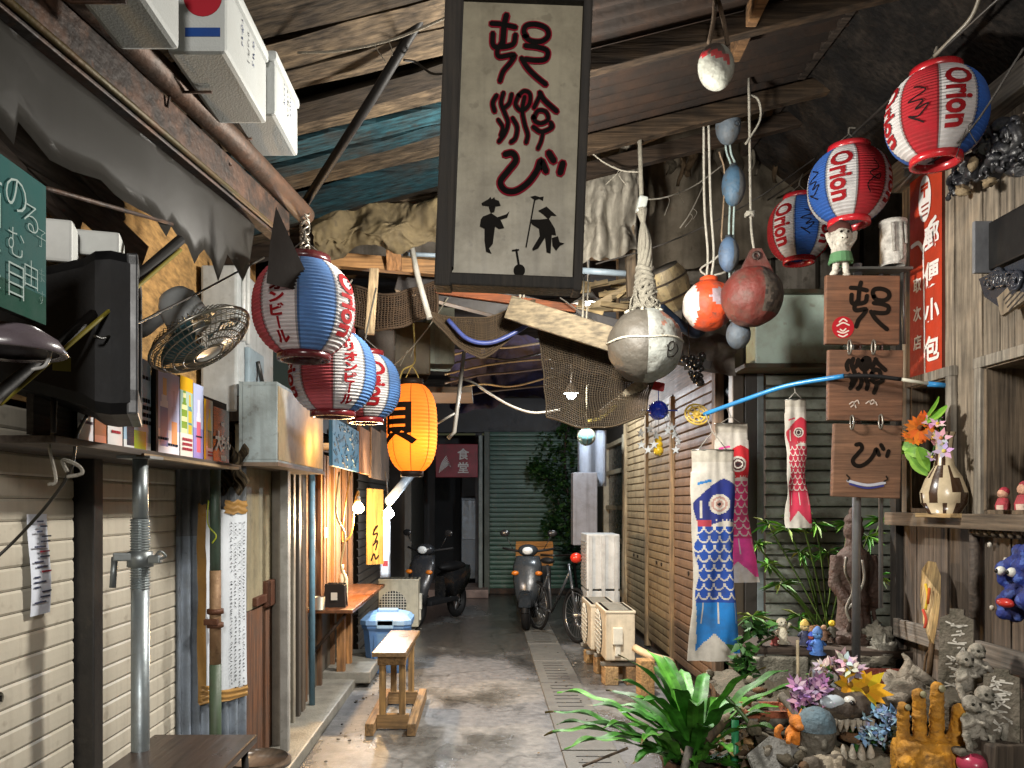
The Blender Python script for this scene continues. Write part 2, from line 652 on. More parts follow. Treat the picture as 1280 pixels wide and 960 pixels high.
# ================================================================== ground
def ground_material():
    m = D.materials.new('wet_concrete')
    m.use_nodes = True
    n = m.node_tree.nodes
    L = m.node_tree.links
    bs = n['Principled BSDF']
    tc = n.new('ShaderNodeTexCoord')

    def noise(sc, det, rough=0.6, vec=None):
        t = n.new('ShaderNodeTexNoise')
        t.inputs['Scale'].default_value = sc
        t.inputs['Detail'].default_value = det
        t.inputs['Roughness'].default_value = rough
        L.new(vec or tc.outputs['Object'], t.inputs['Vector'])
        return t.outputs['Fac']

    def ramp(src, a, b, ca=(0, 0, 0), cb=(1, 1, 1)):
        r = n.new('ShaderNodeValToRGB')
        r.color_ramp.elements[0].position = a
        r.color_ramp.elements[1].position = b
        r.color_ramp.elements[0].color = (*ca, 1)
        r.color_ramp.elements[1].color = (*cb, 1)
        L.new(src, r.inputs['Fac'])
        return r.outputs['Color']
    mp = n.new('ShaderNodeMapping')
    mp.inputs['Scale'].default_value = (0.9, 0.55, 1)
    L.new(tc.outputs['Object'], mp.inputs['Vector'])
    big = noise(1.3, 5, 0.55, mp.outputs['Vector'])
    fine = noise(14, 8, 0.7)
    grit = noise(90, 4)
    base = ramp(fine, 0.25, 0.8, h('40403f'), h('878684'))
    # the far half of the alley stays wet: standing water makes it dark and glossy
    sx = n.new('ShaderNodeSeparateXYZ')
    L.new(tc.outputs['Object'], sx.inputs[0])
    mr = n.new('ShaderNodeMapRange')
    mr.inputs[1].default_value = 7.4
    mr.inputs[2].default_value = 9.6
    mr.inputs[3].default_value = 0.0
    mr.inputs[4].default_value = 0.17
    L.new(sx.outputs['Y'], mr.inputs[0])
    ad = n.new('ShaderNodeMath')
    ad.operation = 'ADD'
    L.new(big, ad.inputs[0])
    L.new(mr.outputs[0], ad.inputs[1])
    wet = ramp(ad.outputs[0], 0.47, 0.62)
    mx = n.new('ShaderNodeMix')
    mx.data_type = 'RGBA'
    mx.blend_type = 'MULTIPLY'
    L.new(wet, mx.inputs[0])
    L.new(base, mx.inputs[6])
    mx.inputs[7].default_value = (0.42, 0.41, 0.39, 1)
    # cracks and worn joints
    vd = n.new('ShaderNodeTexVoronoi')
    vd.feature = 'DISTANCE_TO_EDGE'
    vd.inputs['Scale'].default_value = 0.62
    wv = n.new('ShaderNodeVectorMath')
    wv.operation = 'ADD'
    nz = n.new('ShaderNodeTexNoise')
    nz.inputs['Scale'].default_value = 3
    nz.inputs['Detail'].default_value = 6
    L.new(tc.outputs['Object'], nz.inputs['Vector'])
    sc = n.new('ShaderNodeVectorMath')
    sc.operation = 'SCALE'
    sc.inputs['Scale'].default_value = 0.5
    L.new(nz.outputs['Color'], sc.inputs[0])
    L.new(tc.outputs['Object'], wv.inputs[0])
    L.new(sc.outputs[0], wv.inputs[1])
    L.new(wv.outputs[0], vd.inputs['Vector'])
    ck = ramp(vd.outputs['Distance'], 0.0, 0.011, (0.35, 0.33, 0.3), (1, 1, 1))
    mk = n.new('ShaderNodeMix')
    mk.data_type = 'RGBA'
    mk.blend_type = 'MULTIPLY'
    mk.inputs[0].default_value = 0.8
    L.new(mx.outputs[2], mk.inputs[6])
    L.new(ck, mk.inputs[7])
    pt = ramp(noise(0.7, 2, 0.5), 0.46, 0.5, (0.78, 0.78, 0.80), (1.05, 1.02, 0.97))
    mp2 = n.new('ShaderNodeMix')
    mp2.data_type = 'RGBA'
    mp2.blend_type = 'MULTIPLY'
    mp2.inputs[0].default_value = 1.0
    L.new(mk.outputs[2], mp2.inputs[6])
    L.new(pt, mp2.inputs[7])
    L.new(mp2.outputs[2], bs.inputs['Base Color'])
    rr = ramp(wet, 0.0, 1.0, (0.5,) * 3, (0.1,) * 3)
    L.new(rr, bs.inputs['Roughness'])
    bp = n.new('ShaderNodeBump')
    bp.inputs['Strength'].default_value = 0.35
    bp.inputs['Distance'].default_value = 0.01
    am = n.new('ShaderNodeMath')
    am.operation = 'ADD'
    L.new(fine, am.inputs[0])
    L.new(grit, am.inputs[1])
    L.new(am.outputs[0], bp.inputs['Height'])
    L.new(bp.outputs['Normal'], bs.inputs['Normal'])
    return m


GROUND = ground_material()
b = B((0.3, 0.3, 0.28))
b.poly([(-60, -40, 0), (60, -40, 0), (60, 80, 0), (-60, 80, 0)])
struct('ground', b, GROUND)
CONC = mat('drain_concrete', rough=0.5, dirt=0.6, dscale=5, dcol=(0.06, 0.055, 0.05), bump=0.4, bscale=60, spot=0.3)
b = B(h('5a5851'))
for i in range(11):
    y = 3.2 + i * 0.98
    b.box((0.68, y + 0.48, 0.006), (0.36, 0.955, 0.02), bev=0.006)
    for k in range(7 if i in (1, 3, 4, 6) else 0):
        b.box((0.68, y + 0.12 + k * 0.12, 0.017), (0.2, 0.012, 0.004), col=h('15130f'))
struct('drain_covers', b, CONC)
b = B(h('7d7a70'))
b.box((-1.33, 5.9, 0.04), (0.42, 3.4, 0.08), bev=0.01)
b.box((-1.2, 7.5, 0.09), (0.42, 1.1, 0.1), bev=0.01)
struct('left_pavement', b, CONC)
b = B(h('a08478'))
b.box((-0.55, 14.2, 0.07), (1.25, 1.2, 0.14), bev=0.01)
for i in range(4):
    b.box((-0.55, 13.8 + i * 0.27, 0.1415), (1.2, 0.006, 0.004), col=h('3a2c27'))
struct('tiled_doorstep_path', b, CONC)


# ================================================================== roller shutters
def shutter_mesh(b, a, e, z0, z1, pitch, depth, nrm, wob=0.0):
    """slats from point a to e (xy), horizontal, bulging along nrm"""
    a, e, nrm = V((*a, 0)), V((*e, 0)), V((*nrm, 0))
    k = int(round((z1 - z0) / pitch))
    prof = []
    for i in range(k):
        z = z0 + i * pitch
        prof += [(0.0, z), (depth, z + pitch * 0.10), (depth * 1.05, z + pitch * 0.45), (depth * 0.9, z + pitch * 0.86), (0.0, z + pitch * 0.97)]
    nseg = 6
    rows = []
    for (d, z) in prof:
        row = []
        for s in range(nseg + 1):
            p = a.lerp(e, s / nseg) + nrm * (d + wob * NZ.noise(V((s * 1.3, z * 2, a.y))))
            row.append(b.v((p.x, p.y, z)))
        rows.append(row)
    for r in range(len(rows) - 1):
        dark = r % 5 == 4
        for s in range(nseg):
            b.f([rows[r][s], rows[r][s + 1], rows[r + 1][s + 1], rows[r + 1][s]], h('2a241c') if dark else None)


LX = -1.57
for (y0, y1, lab) in ((1.2, 3.05, 'cream roller shutter at the left edge, with a paper notice taped on it'),
                      (3.16, 4.08, 'cream roller shutter behind the steel jack post, between black post and corrugated sheet')):
    t = thing('roller_shutter', lab, 'shutter', (LX, (y0 + y1) / 2, 0), 'cream roller shutters')
    b = B(h('c2bbab'))
    shutter_mesh(b, (LX, y0), (LX, y1), 0.08, 1.95, 0.077, 0.0055, (1, 0), 0.0)
    link('slat_curtain', b, SHUT, t)
    b = B(h('a09680'))
    b.box((LX + 0.008, (y0 + y1) / 2, 0.045), (0.04, y1 - y0, 0.075), bev=0.006)
    link('bottom_rail', b, SHUT, t)
    for yy in ((2.55,) if y0 < 2 else (3.42, 3.78)):
        b = B(h('3b3732'))
        if y0 < 2:
            b.lathe([(0, .012), (.02, .012), (.024, 0)], (LX + .016, yy, .98), 16, Matrix.Rotation(PI / 2, 4, 'Y'), col=h('8d8778'))
            b.box((LX + .03, yy, .98), (.006, .004, .02), col=h('1c1a18'))
        else:
            b.box((LX + .02, yy, 0.31), (.014, .055, .035), bev=.004)
        link('lock', b, DARKP, t)
b = B(h('1a1817'))
b.box((LX + 0.03, 3.105, 1.0), (0.09, 0.075, 1.92), bev=0.006)
single('shutter_post', b, PAINT, 'black steel post between the two cream roller shutters', 'post')
# wall above the shutters: tan render
b = B(h('a8824e'))
b.box((LX - 0.05, 3.3, 2.85), (0.1, 4.4, 1.8))
b.box((LX - 0.12, 4.75, 1.0), (0.1, 1.5, 1.96), col=h('3b3732'))
b.box((LX - 0.12, 2.6, 1.0), (0.1, 2.9, 1.94), col=h('3b3732'))
single('rendered_wall', b, TAN, 'tan roughly rendered wall above the cream roller shutters', 'wall')

# broken planks under the left eave
t = thing('broken_eave', 'dark broken eave planks and bark above the green chalkboard', 'eave', (-1.4, 2.5, 2.3))
b = B(h('4a4037'))
r = random.Random(3)
for i in range(15):
    a = V((-1.55 + r.uniform(0, .1), 1.5 + r.uniform(-.3, .3), 2.55 + i * .05 + r.uniform(-.03, .03)))
    e = a + V((r.uniform(0.0, .16), r.uniform(0.9, 1.55), r.uniform(-.32, .0)))
    b.board(a, e, r.uniform(.03, .11), r.uniform(.012, .03), up=(r.uniform(-.3, .3), 0, 1), col=h('5a5048', r.uniform(.35, 1.1)))
link('planks', b, WOODY, t)
b = B(h('241d18'))
for i in range(40):
    a = V((-1.5, 1.6 + r.uniform(0, 1.3), 0))
    a.z = 2.62 - (a.y - 1.6) * .12 + r.uniform(-.05, .05)
    b.tube([a, a + V((r.uniform(-.02, .1), r.uniform(.1, .35), r.uniform(-.12, -.02)))], r.uniform(.004, .013), 5)
link('splinters', b, WOODY, t)

# ================================================================== left shop front with door frames
t = thing('shop_front', 'dirty beige and brown door front with grey frame posts left of the snack counter', 'shop front', (-1.35, 5.2, 0))
b = B(h('8f866c'))
b.box((-1.36, 4.76, 1.52), (0.04, 0.66, 1.06), bev=.004)
link('upper_panel', b, PAINT, t)
b = B(h('5d3a22'))
b.box((-1.36, 4.76, 0.5), (0.04, 0.66, 0.97), bev=.004)
link('lower_panel', b, WOODZ, t)
b = B(h('4a2616'))
b.box((-1.335, 4.97, 1.05), (0.05, 0.24, 0.16), bev=.01)
b.box((-1.33, 4.8, 1.03), (0.03, 0.34, 0.05), bev=.004)
link('rusty_hinge_plate', b, RUST, t)
for (x, y, w, d, c, z1) in ((-1.29, 5.08, .09, .1, '6f6a60', 2.05), (-1.225, 4.92, .05, .05, '8e8d88', 2.06), (-1.36, 5.42, .08, .09, '2b2622', 2.05), (-1.345, 5.58, .05, .06, '857f72', 2.04),
                         (-1.35, 5.75, .06, .07, '3c362f', 2.05), (-1.36, 5.9, .07, .1, '55493c', 2.05)):
    b = B(h(c))
    b.box((x, y, z1 / 2), (w, d, z1), bev=.006)
    if w > .085:
        b.box((x + .05, y, z1 / 2), (.012, .03, z1 - .02), col=h('b5b2aa'))
    link('frame_post', b, PAINT, t)
b = B(h('1b1816'))
b.box((-1.42, 5.3, 1.0), (.04, 1.7, 2.0))
b.box((-1.4, 5.2, 2.12), (.14, 1.7, .14), col=h('2c2621'))
link('door_leaf', b, WOODZ, t)
b = B(h('5a7f92'))
b.tube([(-1.3, 6.05, 0.08), (-1.3, 6.05, 2.05)], .022, 10)
single('blue_pipe', b, PAINT, 'slim pale blue upright pipe at the near end of the snack counter', 'pipe')

# snack counter shop
t = thing('snack_shop', 'warm lit timber snack stall wall behind the wooden counter', 'stall', (-1.4, 7.2, 0))
b = B(h('a4774a'))
r = random.Random(5)
for i in range(20):
    y = 6.12 + i * .11
    b.box((-1.42 + r.uniform(-.012, .012), y + .05, 1.4), (.03, .085 + r.uniform(-.01, .02), 1.26), col=h('a4774a', r.uniform(.45, 1.15)))
link('plank_wall', b, WOODZ, t)
for yy in (6.16, 6.72, 7.3, 7.95, 8.3):
    b = B(h('6a4a2e'))
    b.box((-1.385, yy, 1.05), (.045, .055, 1.98), bev=.004)
    link('upright', b, WOODZ, t)
b = B(h('514b40'))
b.box((-1.42, 7.15, .42), (.04, 2.05, .7))
link('base_panel', b, PAINT, t)
for yy in (7.0, 7.35):
    b = B(h('9b6c3c'))
    b.box((-1.25, yy, .41), (.07, .07, .66), bev=.005)
    link('counter_leg', b, WOODZ, t)
b = B(h('6d4327'))
b.box((-1.21, 7.3, .755), (.36, 2.05, .03), bev=.006)
link('counter_top', b, POLISH, t)
for yy in (6.45, 7.6):
    b = B(h('3a2a1e'))
    b.tube([(-1.38, yy, .4), (-1.1, yy, .73)], .015, 6)
    link('counter_bracket', b, WOODZ, t)
b = B(h('3a2a20'))
b.box((-1.3, 7.25, 2.09), (.3, 2.3, .05), bev=.005)
link('canopy', b, WOODY, t)

# far left dark shop wall
b = B(h('302e2c'))
shutter_mesh(b, (-1.34, 8.4), (-1.34, 11.2), 0.05, 2.4, 0.09, .02, (1, 0))
b.box((-1.4, 9.8, 2.9), (.1, 2.9, 1.0))
b.box((-1.4, 7.2, 2.9), (.1, 2.3, 1.4), col=h('241f1b'))
single('dark_shutter_wall', b, PAINT, 'dark roller shutter wall behind the parked scooter on the left', 'wall')
t = thing('back_building', 'dark recessed doorway building closing the left end of the alley', 'building', (-0.7, 14.5, 0))
b = B(h('2e2c2e'))
b.box((-2.2, 14.8, 2.5), (2.1, .2, 5))
b.box((-0.5, 16.4, 1.5), (2.4, .2, 3))
b.box((-0.1, 15.6, 1.5), (.12, 1.6, 3), col=h('504e50'))
b.box((-1.15, 13.4, 1.6), (.1, 2.6, 3.2), col=h('46443f'))
b.box((0.6, 14.62, 3.95), (3.6, .2, 2.1))
link('wall', b, PAINT, t)
b = B(h('8a918a'))
b.box((-0.06, 14.0, 1.45), (.07, .1, 2.7), bev=.01)
b.box((0.05, 14.05, 1.45), (.1, .06, 2.85), bev=.01, col=h('4a5145'))
link('door_post', b, PAINT, t)
b = B(h('555b62'))
b.box((-.27, 15.4, .95), (.34, .5, 1.55), bev=.02)
b.box((-.27, 15.14, 1.3), (.3, .02, .75), bev=.01, col=h('6a7178'))
link('steel_cabinet', b, STEEL, t)
b = B(h('17181a'))
b.box((-.72, 15.9, 1.2), (.5, .1, 2.1))
link('door', b, DARKP, t)

t = thing('green_shutter', 'dark green roller shutter closing the end of the alley', 'shutter', (0.85, 14.3, 0))
b = B(h('1f5540'))
shutter_mesh(b, (0.1, 14.3), (2.0, 14.3), .09, 2.9, 0.085, .022, (0, -1))
link('slat_curtain', b, SHUT, t)
b = B(h('2a2620'))
b.box((1.05, 14.26, .05), (1.9, .1, .1), bev=.01)
link('bottom_rail', b, RUST, t)

# ================================================================== right wall: brown slatted shutters
RX = 1.85
SLAT = mat('weathered_slats', rough=0.6, spec=0.3, dirt=0.6, dscale=4, dcol=(0.05, 0.03, 0.018), bump=0.25, spot=0.5, streak=0.65)
t = thing('shutter_building', 'weathered timber frame holding the tan slatted shutters on the right', 'building', (RX, 8.2, 0))
b = B(h('5a4430'))
b.box((RX + .1, 8.2, 2.8), (.22, 4.3, .3), bev=.01)
link('header', b, WOODY, t)
b = B(h('4a3a2a'))
b.box((RX + .14, 8.2, .06), (.26, 4.2, .12))
link('sill', b, WOODY, t)
for (y, c, d) in ((10.3, '9c8a6b', .08), (8.95, '8a7556', .07), (7.75, '7d6546', .07), (6.28, '57432f', .1)):
    b = B(h(c))
    b.box((RX - .015, y, 1.33), (.07, d, 2.62), bev=.006)
    link('frame_post', b, WOODZ, t)
b = B(h('201c1a'))
b.box((RX + .35, 8.2, 1.4), (.1, 4.2, 2.8))
link('back_wall', b, PAINT, t)
for (y0, y1, lab, c) in ((8.99, 10.26, 'far tan slatted shutter of three, next to the lattice door', '8d7c5f'), (7.79, 8.91, 'middle tan slatted shutter of three, behind the beige air conditioners', '7d6a4c'),
                         (6.33, 7.71, 'near brown slatted shutter of three, behind the blue carp streamer', '6a523c')):
    t = thing('slatted_shutter', lab, 'shutter', (RX, (y0 + y1) / 2, 0), 'tan slatted shutters')
    b = B(h(c))
    shutter_mesh(b, (RX, y1), (RX, y0), .1, 2.64, .083, .02, (-1, 0), .004)
    link('slat_curtain', b, SLAT, t)
    for k in (-.12, .12):
        b = B(h('2b221a'))
        b.lathe([(0, .01), (.018, .01), (.02, 0)], (RX - .021, (y0 + y1) / 2 + k, .98), 12, Matrix.Rotation(-PI / 2, 4, 'Y'))
        link('lock', b, DARKP, t)

# frontal grey steel shutter, pale green box above
t = thing('steel_shutter', 'grey corrugated steel shutter behind the ferns and small carp streamer', 'shutter', (2.6, 5.65, 0))
b = B(h('949a90'))
shutter_mesh(b, (1.98, 5.65), (3.9, 5.65), .05, 2.6, .085, .03, (0, -1))
link('slat_curtain', b, mat('corroded_slats', rough=.5, metal=.3, dirt=.75, dscale=5, dcol=(.07, .055, .035), spot=.5, bump=.3), t)
for (x, w, c) in ((1.88, .09, '33302c'), (1.945, .05, '7e8a8c'), (1.79, .08, '4d4438')):
    b = B(h(c))
    b.box((x, 5.68, 1.4), (w, .1, 2.8), bev=.008)
    link('frame_post', b, PAINT, t)
b = B(h('2a2622'))
b.box((2.9, 5.75, 2.72), (2.0, .3, .1))
link('lintel', b, WOODX, t)
t = thing('sign_cabinet', 'blank pale green sign cabinet mounted over the grey steel shutter', 'cabinet', (2.15, 5.5, 2.53))
b = B(h('cfe6d8'))
b.box((2.12, 5.5, 2.78), (.58, .2, .47), bev=.012)
b.box((2.75, 5.52, 2.78), (.64, .2, .47), bev=.012)
link('body', b, mat('rust_edged_enamel', rough=.4, dirt=.45, dscale=4, dcol=(.2, .12, .05), spot=.35), t)
b = B(h('4a4a3c'))
b.box((2.4, 5.49, 3.03), (1.3, .25, .03), bev=.005)
b.box((2.4, 5.49, 2.53), (1.3, .25, .03), bev=.005)
link('rim', b, RUST, t)

# ================================================================== alley roof
TILT = 0.25


def roofz(x, y): return 3.46 + TILT * x


t = thing('alley_roof', 'rotting timber and tin shed roof over the alley above the hanging sign', 'roof', (0, 3.4, 3.4))
b = B(h('6b5942'))
bt = B(h('18424e'))
r = random.Random(8)
y = 1.2
while y < 4.75:
    w = r.uniform(.1, .19)
    teal = 3.62 < y < 3.86 or 4.12 < y < 4.4
    for (x0, x1) in ((-1.75, .35),):
        k = 10
        q = bt if teal else b
        jag0 = [r.uniform(-.018, .018) for _ in range(k + 1)]
        col = h('1b3a42', r.uniform(.5, .8)) if teal else h('574a3a', r.choice((.12, .25, .4, .6, .85)))
        dz = r.uniform(-.012, .012)
        sk = r.uniform(-.05, .05)
        for s in range(k):
            xa, xb = x0 + (x1 - x0) * s / k, x0 + (x1 - x0) * (s + 1) / k
            pts = []
            for (xx, yy) in ((xa, y + jag0[s]), (xb, y + jag0[s + 1]), (xb, y + w - .006 + jag0[s + 1] * .6), (xa, y + w - .006 + jag0[s] * .6)):
                pts.append(V((xx, yy + sk * xx, roofz(xx, yy) + dz)))
            lo = [q.v(p) for p in pts]
            hi = [q.v(p + V((0, 0, .025))) for p in pts]
            q.f(lo[::-1], col)
            q.f(hi, col)
            for i in range(4):
                q.f([lo[i], lo[(i + 1) % 4], hi[(i + 1) % 4], hi[i]], col)
    y += w
link('roof_boards', b, PLANKY, t)
link('teal_boards', bt, PLANKY, t)
b = B(h('231e1b'))


def corr(u, v):
    x = .35 + u * 2.3
    yy = 1.2 + v * 3.5
    return V((x, yy, roofz(x, yy) + .03 + .019 * math.sin(yy * 2 * PI / .095)))


b.grid(corr, 6, 41 * 6, sm=True)
link('corrugated_tin', b, TIN, t)
b = B(h('2a211a'))
b.grid(lambda u, v: V((-1.9 + u * 4.7, 0.6 + v * 4.2, roofz(-1.9 + u * 4.7, 0) + .09)), 8, 8)
link('roof_underlay', b, TARP, t)
for i, (yy, x0, x1, c) in enumerate(((1.75, -1.8, 2.5, '3a2e24'), (2.65, .3, 2.5, '3a2e24'), (3.5, .3, 2.5, '33281d'), (4.35, .2, 2.5, '3a2e22'), (4.72, -1.7, 2.2, '30261e'))):
    b = B(h(c))
    b.board((x0, yy, roofz(x0, yy) - .05), (x1, yy, roofz(x1, yy) - .05), .09, .06)
    link('purlin', b, PLANKY, t)
b = B(h('6a4e33'))
b.board(P(962, -30, 3.2), P(918, 66, 3.75), .09, .045)
link('brace', b, PLANKY, t)

# far inner roof, dark
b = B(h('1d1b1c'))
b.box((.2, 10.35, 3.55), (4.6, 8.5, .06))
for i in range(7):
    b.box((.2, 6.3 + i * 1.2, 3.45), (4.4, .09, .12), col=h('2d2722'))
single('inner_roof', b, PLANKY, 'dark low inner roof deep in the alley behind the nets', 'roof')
# closing wall over the right building
b = B(h('7a746c'))
b.box((2.6, 6.0, 3.7), (3.2, .12, 1.9))
b.box((-.6, 6.03, 4.1), (3.3, .1, 1.3))
for i in range(9):
    b.box((1.15 + i * .33, 5.93, 3.6), (.02, .02, 1.7), col=h('2a2724'))
single('dusty_gable_wall', b, TARP, 'dusty grey panelled gable wall behind the hanging floats', 'wall')
b = B(h('33302e'))
b.box((1.95, 12.3, 1.8), (.12, 4.0, 3.6))
single('far_side_wall', b, PAINT, 'dark side wall beyond the lattice door at the far right', 'wall')

# ================================================================== wooden house on the right
HX = 2.3
t = thing('wooden_house', 'grey weathered plank house front with two open display niches', 'house', (HX, 3.6, 0))
r = random.Random(21)
b = B(h('7b6a56'))
# niches: (y0,y1,z0,z1)
N1 = (3.95, 4.30, 1.575, 2.22)
N2 = (2.9, 3.66, 1.57, 2.22)
y = 2.2
while y < 4.42:
    w = r.choice((.1, .12, .14))
    y1 = min(y + w, 4.42)
    segs = [(1.53, 3.4)]
    mid = (y + y1) / 2
    for n_ in (N1, N2):
        if n_[0] < mid < n_[1]:
            segs = [(n_[3], 3.4)]
    c = h('958876', r.uniform(.55, 1.1))
    for (z0, z1) in segs:
        b.box((HX + .02 + r.uniform(-.004, .004), mid, (z0 + z1) / 2), (.03, y1 - y - .006, z1 - z0), bev=.004, col=c)
    y = y1
link('upper_planks', b, WOODZ, t)
b = B(h('54483c'))
y = 2.2
while y < 4.42:
    w = r.choice((.13, .16, .19))
    y1 = min(y + w, 4.42)
    b.box((HX + .03 + r.uniform(-.004, .004), (y + y1) / 2, .75), (.03, y1 - y - .008, 1.5), bev=.004, col=h('5d5146', r.uniform(.65, 1.1)))
    y = y1
link('lower_planks', b, WOODZ, t)
for (z, w, d, c) in ((1.52, .07, .1, '6a5c4c'), (.92, .1, .035, '6c655d'), (3.38, .12, .1, '7c766c')):
    b = B(h(c))
    b.box((HX - .01 - d / 4, 3.31, z), (d, 2.24, w), bev=.006)
    link('rail', b, WOODY, t)
for (y0, y1, z0, z1) in (N1, N2):
    b = B(h('6d5e4c'))
    b.box((HX + .14, (y0 + y1) / 2, z0 - .012), (.3, y1 - y0, .03))
    b.box((HX + .14, (y0 + y1) / 2, z1 + .012), (.3, y1 - y0, .03))
    b.box((HX + .14, y0, (z0 + z1) / 2), (.3, .03, z1 - z0))
    b.box((HX + .14, y1, (z0 + z1) / 2), (.3, .03, z1 - z0))
    b.box((HX + .3, (y0 + y1) / 2, (z0 + z1) / 2), (.02, y1 - y0, z1 - z0), col=h('6f7f7a') if y0 > 3.8 else h('2a2622'))
    for yy in (y0 - .03, y1 + .03):
        b.box((HX - .012, yy, (z0 + z1) / 2), (.03, .05, z1 - z0 + .1), bev=.004, col=h('8b8478'))
    b.box((HX - .012, (y0 + y1) / 2, z1 + .03), (.034, y1 - y0 + .12, .05), bev=.004, col=h('8b8478'))
    link('niche', b, WOODZ, t)
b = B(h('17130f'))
b.box((HX + .12, 4.46, 1.5), (.28, .06, 3.0))  # dark strip standing in for the shade beyond the house end
link('shade_strip', b, WOODZ, t)
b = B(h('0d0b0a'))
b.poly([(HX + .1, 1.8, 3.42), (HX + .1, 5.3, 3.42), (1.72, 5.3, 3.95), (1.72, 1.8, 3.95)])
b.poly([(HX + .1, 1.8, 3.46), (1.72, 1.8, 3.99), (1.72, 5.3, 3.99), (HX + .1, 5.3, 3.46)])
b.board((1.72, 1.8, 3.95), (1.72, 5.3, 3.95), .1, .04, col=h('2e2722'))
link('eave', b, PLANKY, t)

# ================================================================== lamps: two added fill lamps, and the bulb behind the sign
def fill_lamp(loc, label, energy, color, size, aim, spot=None):
    t = thing('fill_lamp', label, 'lamp', loc)
    b = B(h('d8d6d0'))
    x, y, z = loc
    b.lathe([(.03, .1), (.05, .06), (.15, .0), (.155, .0), (.055, .065), (.03, .105)], loc, 20)
    b.tube([(x, y, z + .1), (x, y, z + .45)], .008, 6)
    link('shade', b, CLEAN, t)
    b = B((1, .97, .9))
    b.ell((x, y, z + .03), .035, 12, 8)
    link('bulb', b, emit('bulb_glow', 25), t)
    l = lamp('lamp_light', 'SPOT', (x, y, z - .02), energy, color, t, spot_size=rad(spot or 150), spot_blend=.5, shadow_soft_size=size)
    l.rotation_euler = aim
    return t


fill_lamp((0.3, -2.6, 3.1), 'added shaded fill lamp hanging unseen behind the viewer', 800, (1.0, .96, .90), .3, (rad(66), 0, 0), 140)  # added fill behind the viewer, lifts surfaces that face the camera
fill_lamp((0.75, 5.75, 3.02), 'added shaded fill lamp above the beige air conditioners', 720, (1.0, .95, .88), .05, (rad(12), 0, 0), 140)  # added to brighten the floor in the middle of the alley


def bulb_lamp(loc, label, energy, color):
    t = thing('bare_lamp', label, 'lamp', loc)
    x, y, z = loc
    b = B(h('4a4642'))
    b.tube([(x, y, z + .06), (x, y, z + .5)], .008, 6)
    b.lathe([(.012, .12), (.028, .1), (.028, .04), (.02, .035)], loc, 14)
    link('socket', b, CLEAN, t)
    b = B((1, .96, .88))
    b.lathe([(.02, .04), (.04, .01), (.048, -.03), (.035, -.065), (0, -.08)], loc, 18)
    link('globe', b, emit('bare_lamp_glow', 30), t)
    lamp('lamp_light', 'POINT', (x, y, z - .1), energy, color, t, shadow_soft_size=.09)


bulb_lamp((0.32, 3.45, 2.86), 'bare bulb hung from the roof just behind the tall cream sign', 270, (1.0, .95, .86))
# ================================================================== LEFT SIDE
def gx(y): return -1.03 + (y - 2.08) * 0.145


# gutter pipe with rusty beam
t = thing('awning_gutter', 'rusty brown gutter pipe and beam running along the left awning', 'gutter', (gx(2.4), 2.4, 2.8))
b = B(h('3d3026'))
b.tube([(gx(1.0), 1.0, 2.91), (gx(2), 2, 2.905), (gx(2.9), 2.9, 2.92), (gx(3.62), 3.62, 2.905)], .042, 14)
link('pipe', b, RUST, t)
b = B(h('1f150e'))
b.board((gx(1.0) - .05, 1.0, 2.80), (gx(3.5) - .05, 3.5, 2.80), .15, .05)
b.tube([(gx(1.0) - .015, 1.0, 2.745), (gx(3.45) - .015, 3.45, 2.745)], .010, 8, col=h('3d3413'))
link('beam', b, RUST, t)
b = B(h('1a120d'))
pl = [(345, 258), (372, 318), (389, 352), (366, 362), (333, 354), (338, 300)]
pts = [P(x, y, 2.93 + (x - 333) * .002) for x, y in pl]
fs = [b.poly(pts)]
b.solid(fs, .012)
link('end_flap', b, DARKP, t)

# torn vinyl valance
edge = [(0, 109), (31, 153), (53, 181), (58, 152), (94, 200), (118, 214), (150, 225), (166, 243), (175, 250), (200, 263), (219, 272), (234, 296), (240, 283), (250, 300), (258, 306), (266, 330), (271, 318), (276, 312),
        (284, 326), (291, 352), (295, 340), (302, 318), (312, 334), (322, 352), (331, 334), (338, 290)]


def onval(px, py):
    k = (px - 605) / 1000
    Y = -1.3316 / (k - .145)
    return V((k * Y - .06, Y, CZ + (630 - py) / 1000 * Y))


b = B(h('403e3a'))
fs = []
prev = None
for (x, y) in edge:
    lo = onval(x, y)
    hi = V((gx(lo.y) - .06, lo.y, 2.76))
    ks = []
    for i in range(6):
        q = hi.lerp(lo, i / 5)
        q.x += .008 * math.sin(lo.y * 9) * i / 5
        ks.append(b.v(q))
    if prev:
        for i in range(5):
            fs.append(b.f([prev[i], ks[i], ks[i + 1], prev[i + 1]], None, True))
    prev = ks
lo = V((gx(1.0) - .06, 1.0, 2.42))
b.solid([f for f in fs if f], .003)
single('torn_vinyl_valance', b, mat('grimy_vinyl', rough=.35, dirt=.6, dscale=3, dcol=(.05, .045, .04), spot=.3, bump=.06, bscale=12, streak=.4), 'torn grey vinyl sheet hanging ragged below the rusty gutter', 'awning sheet')

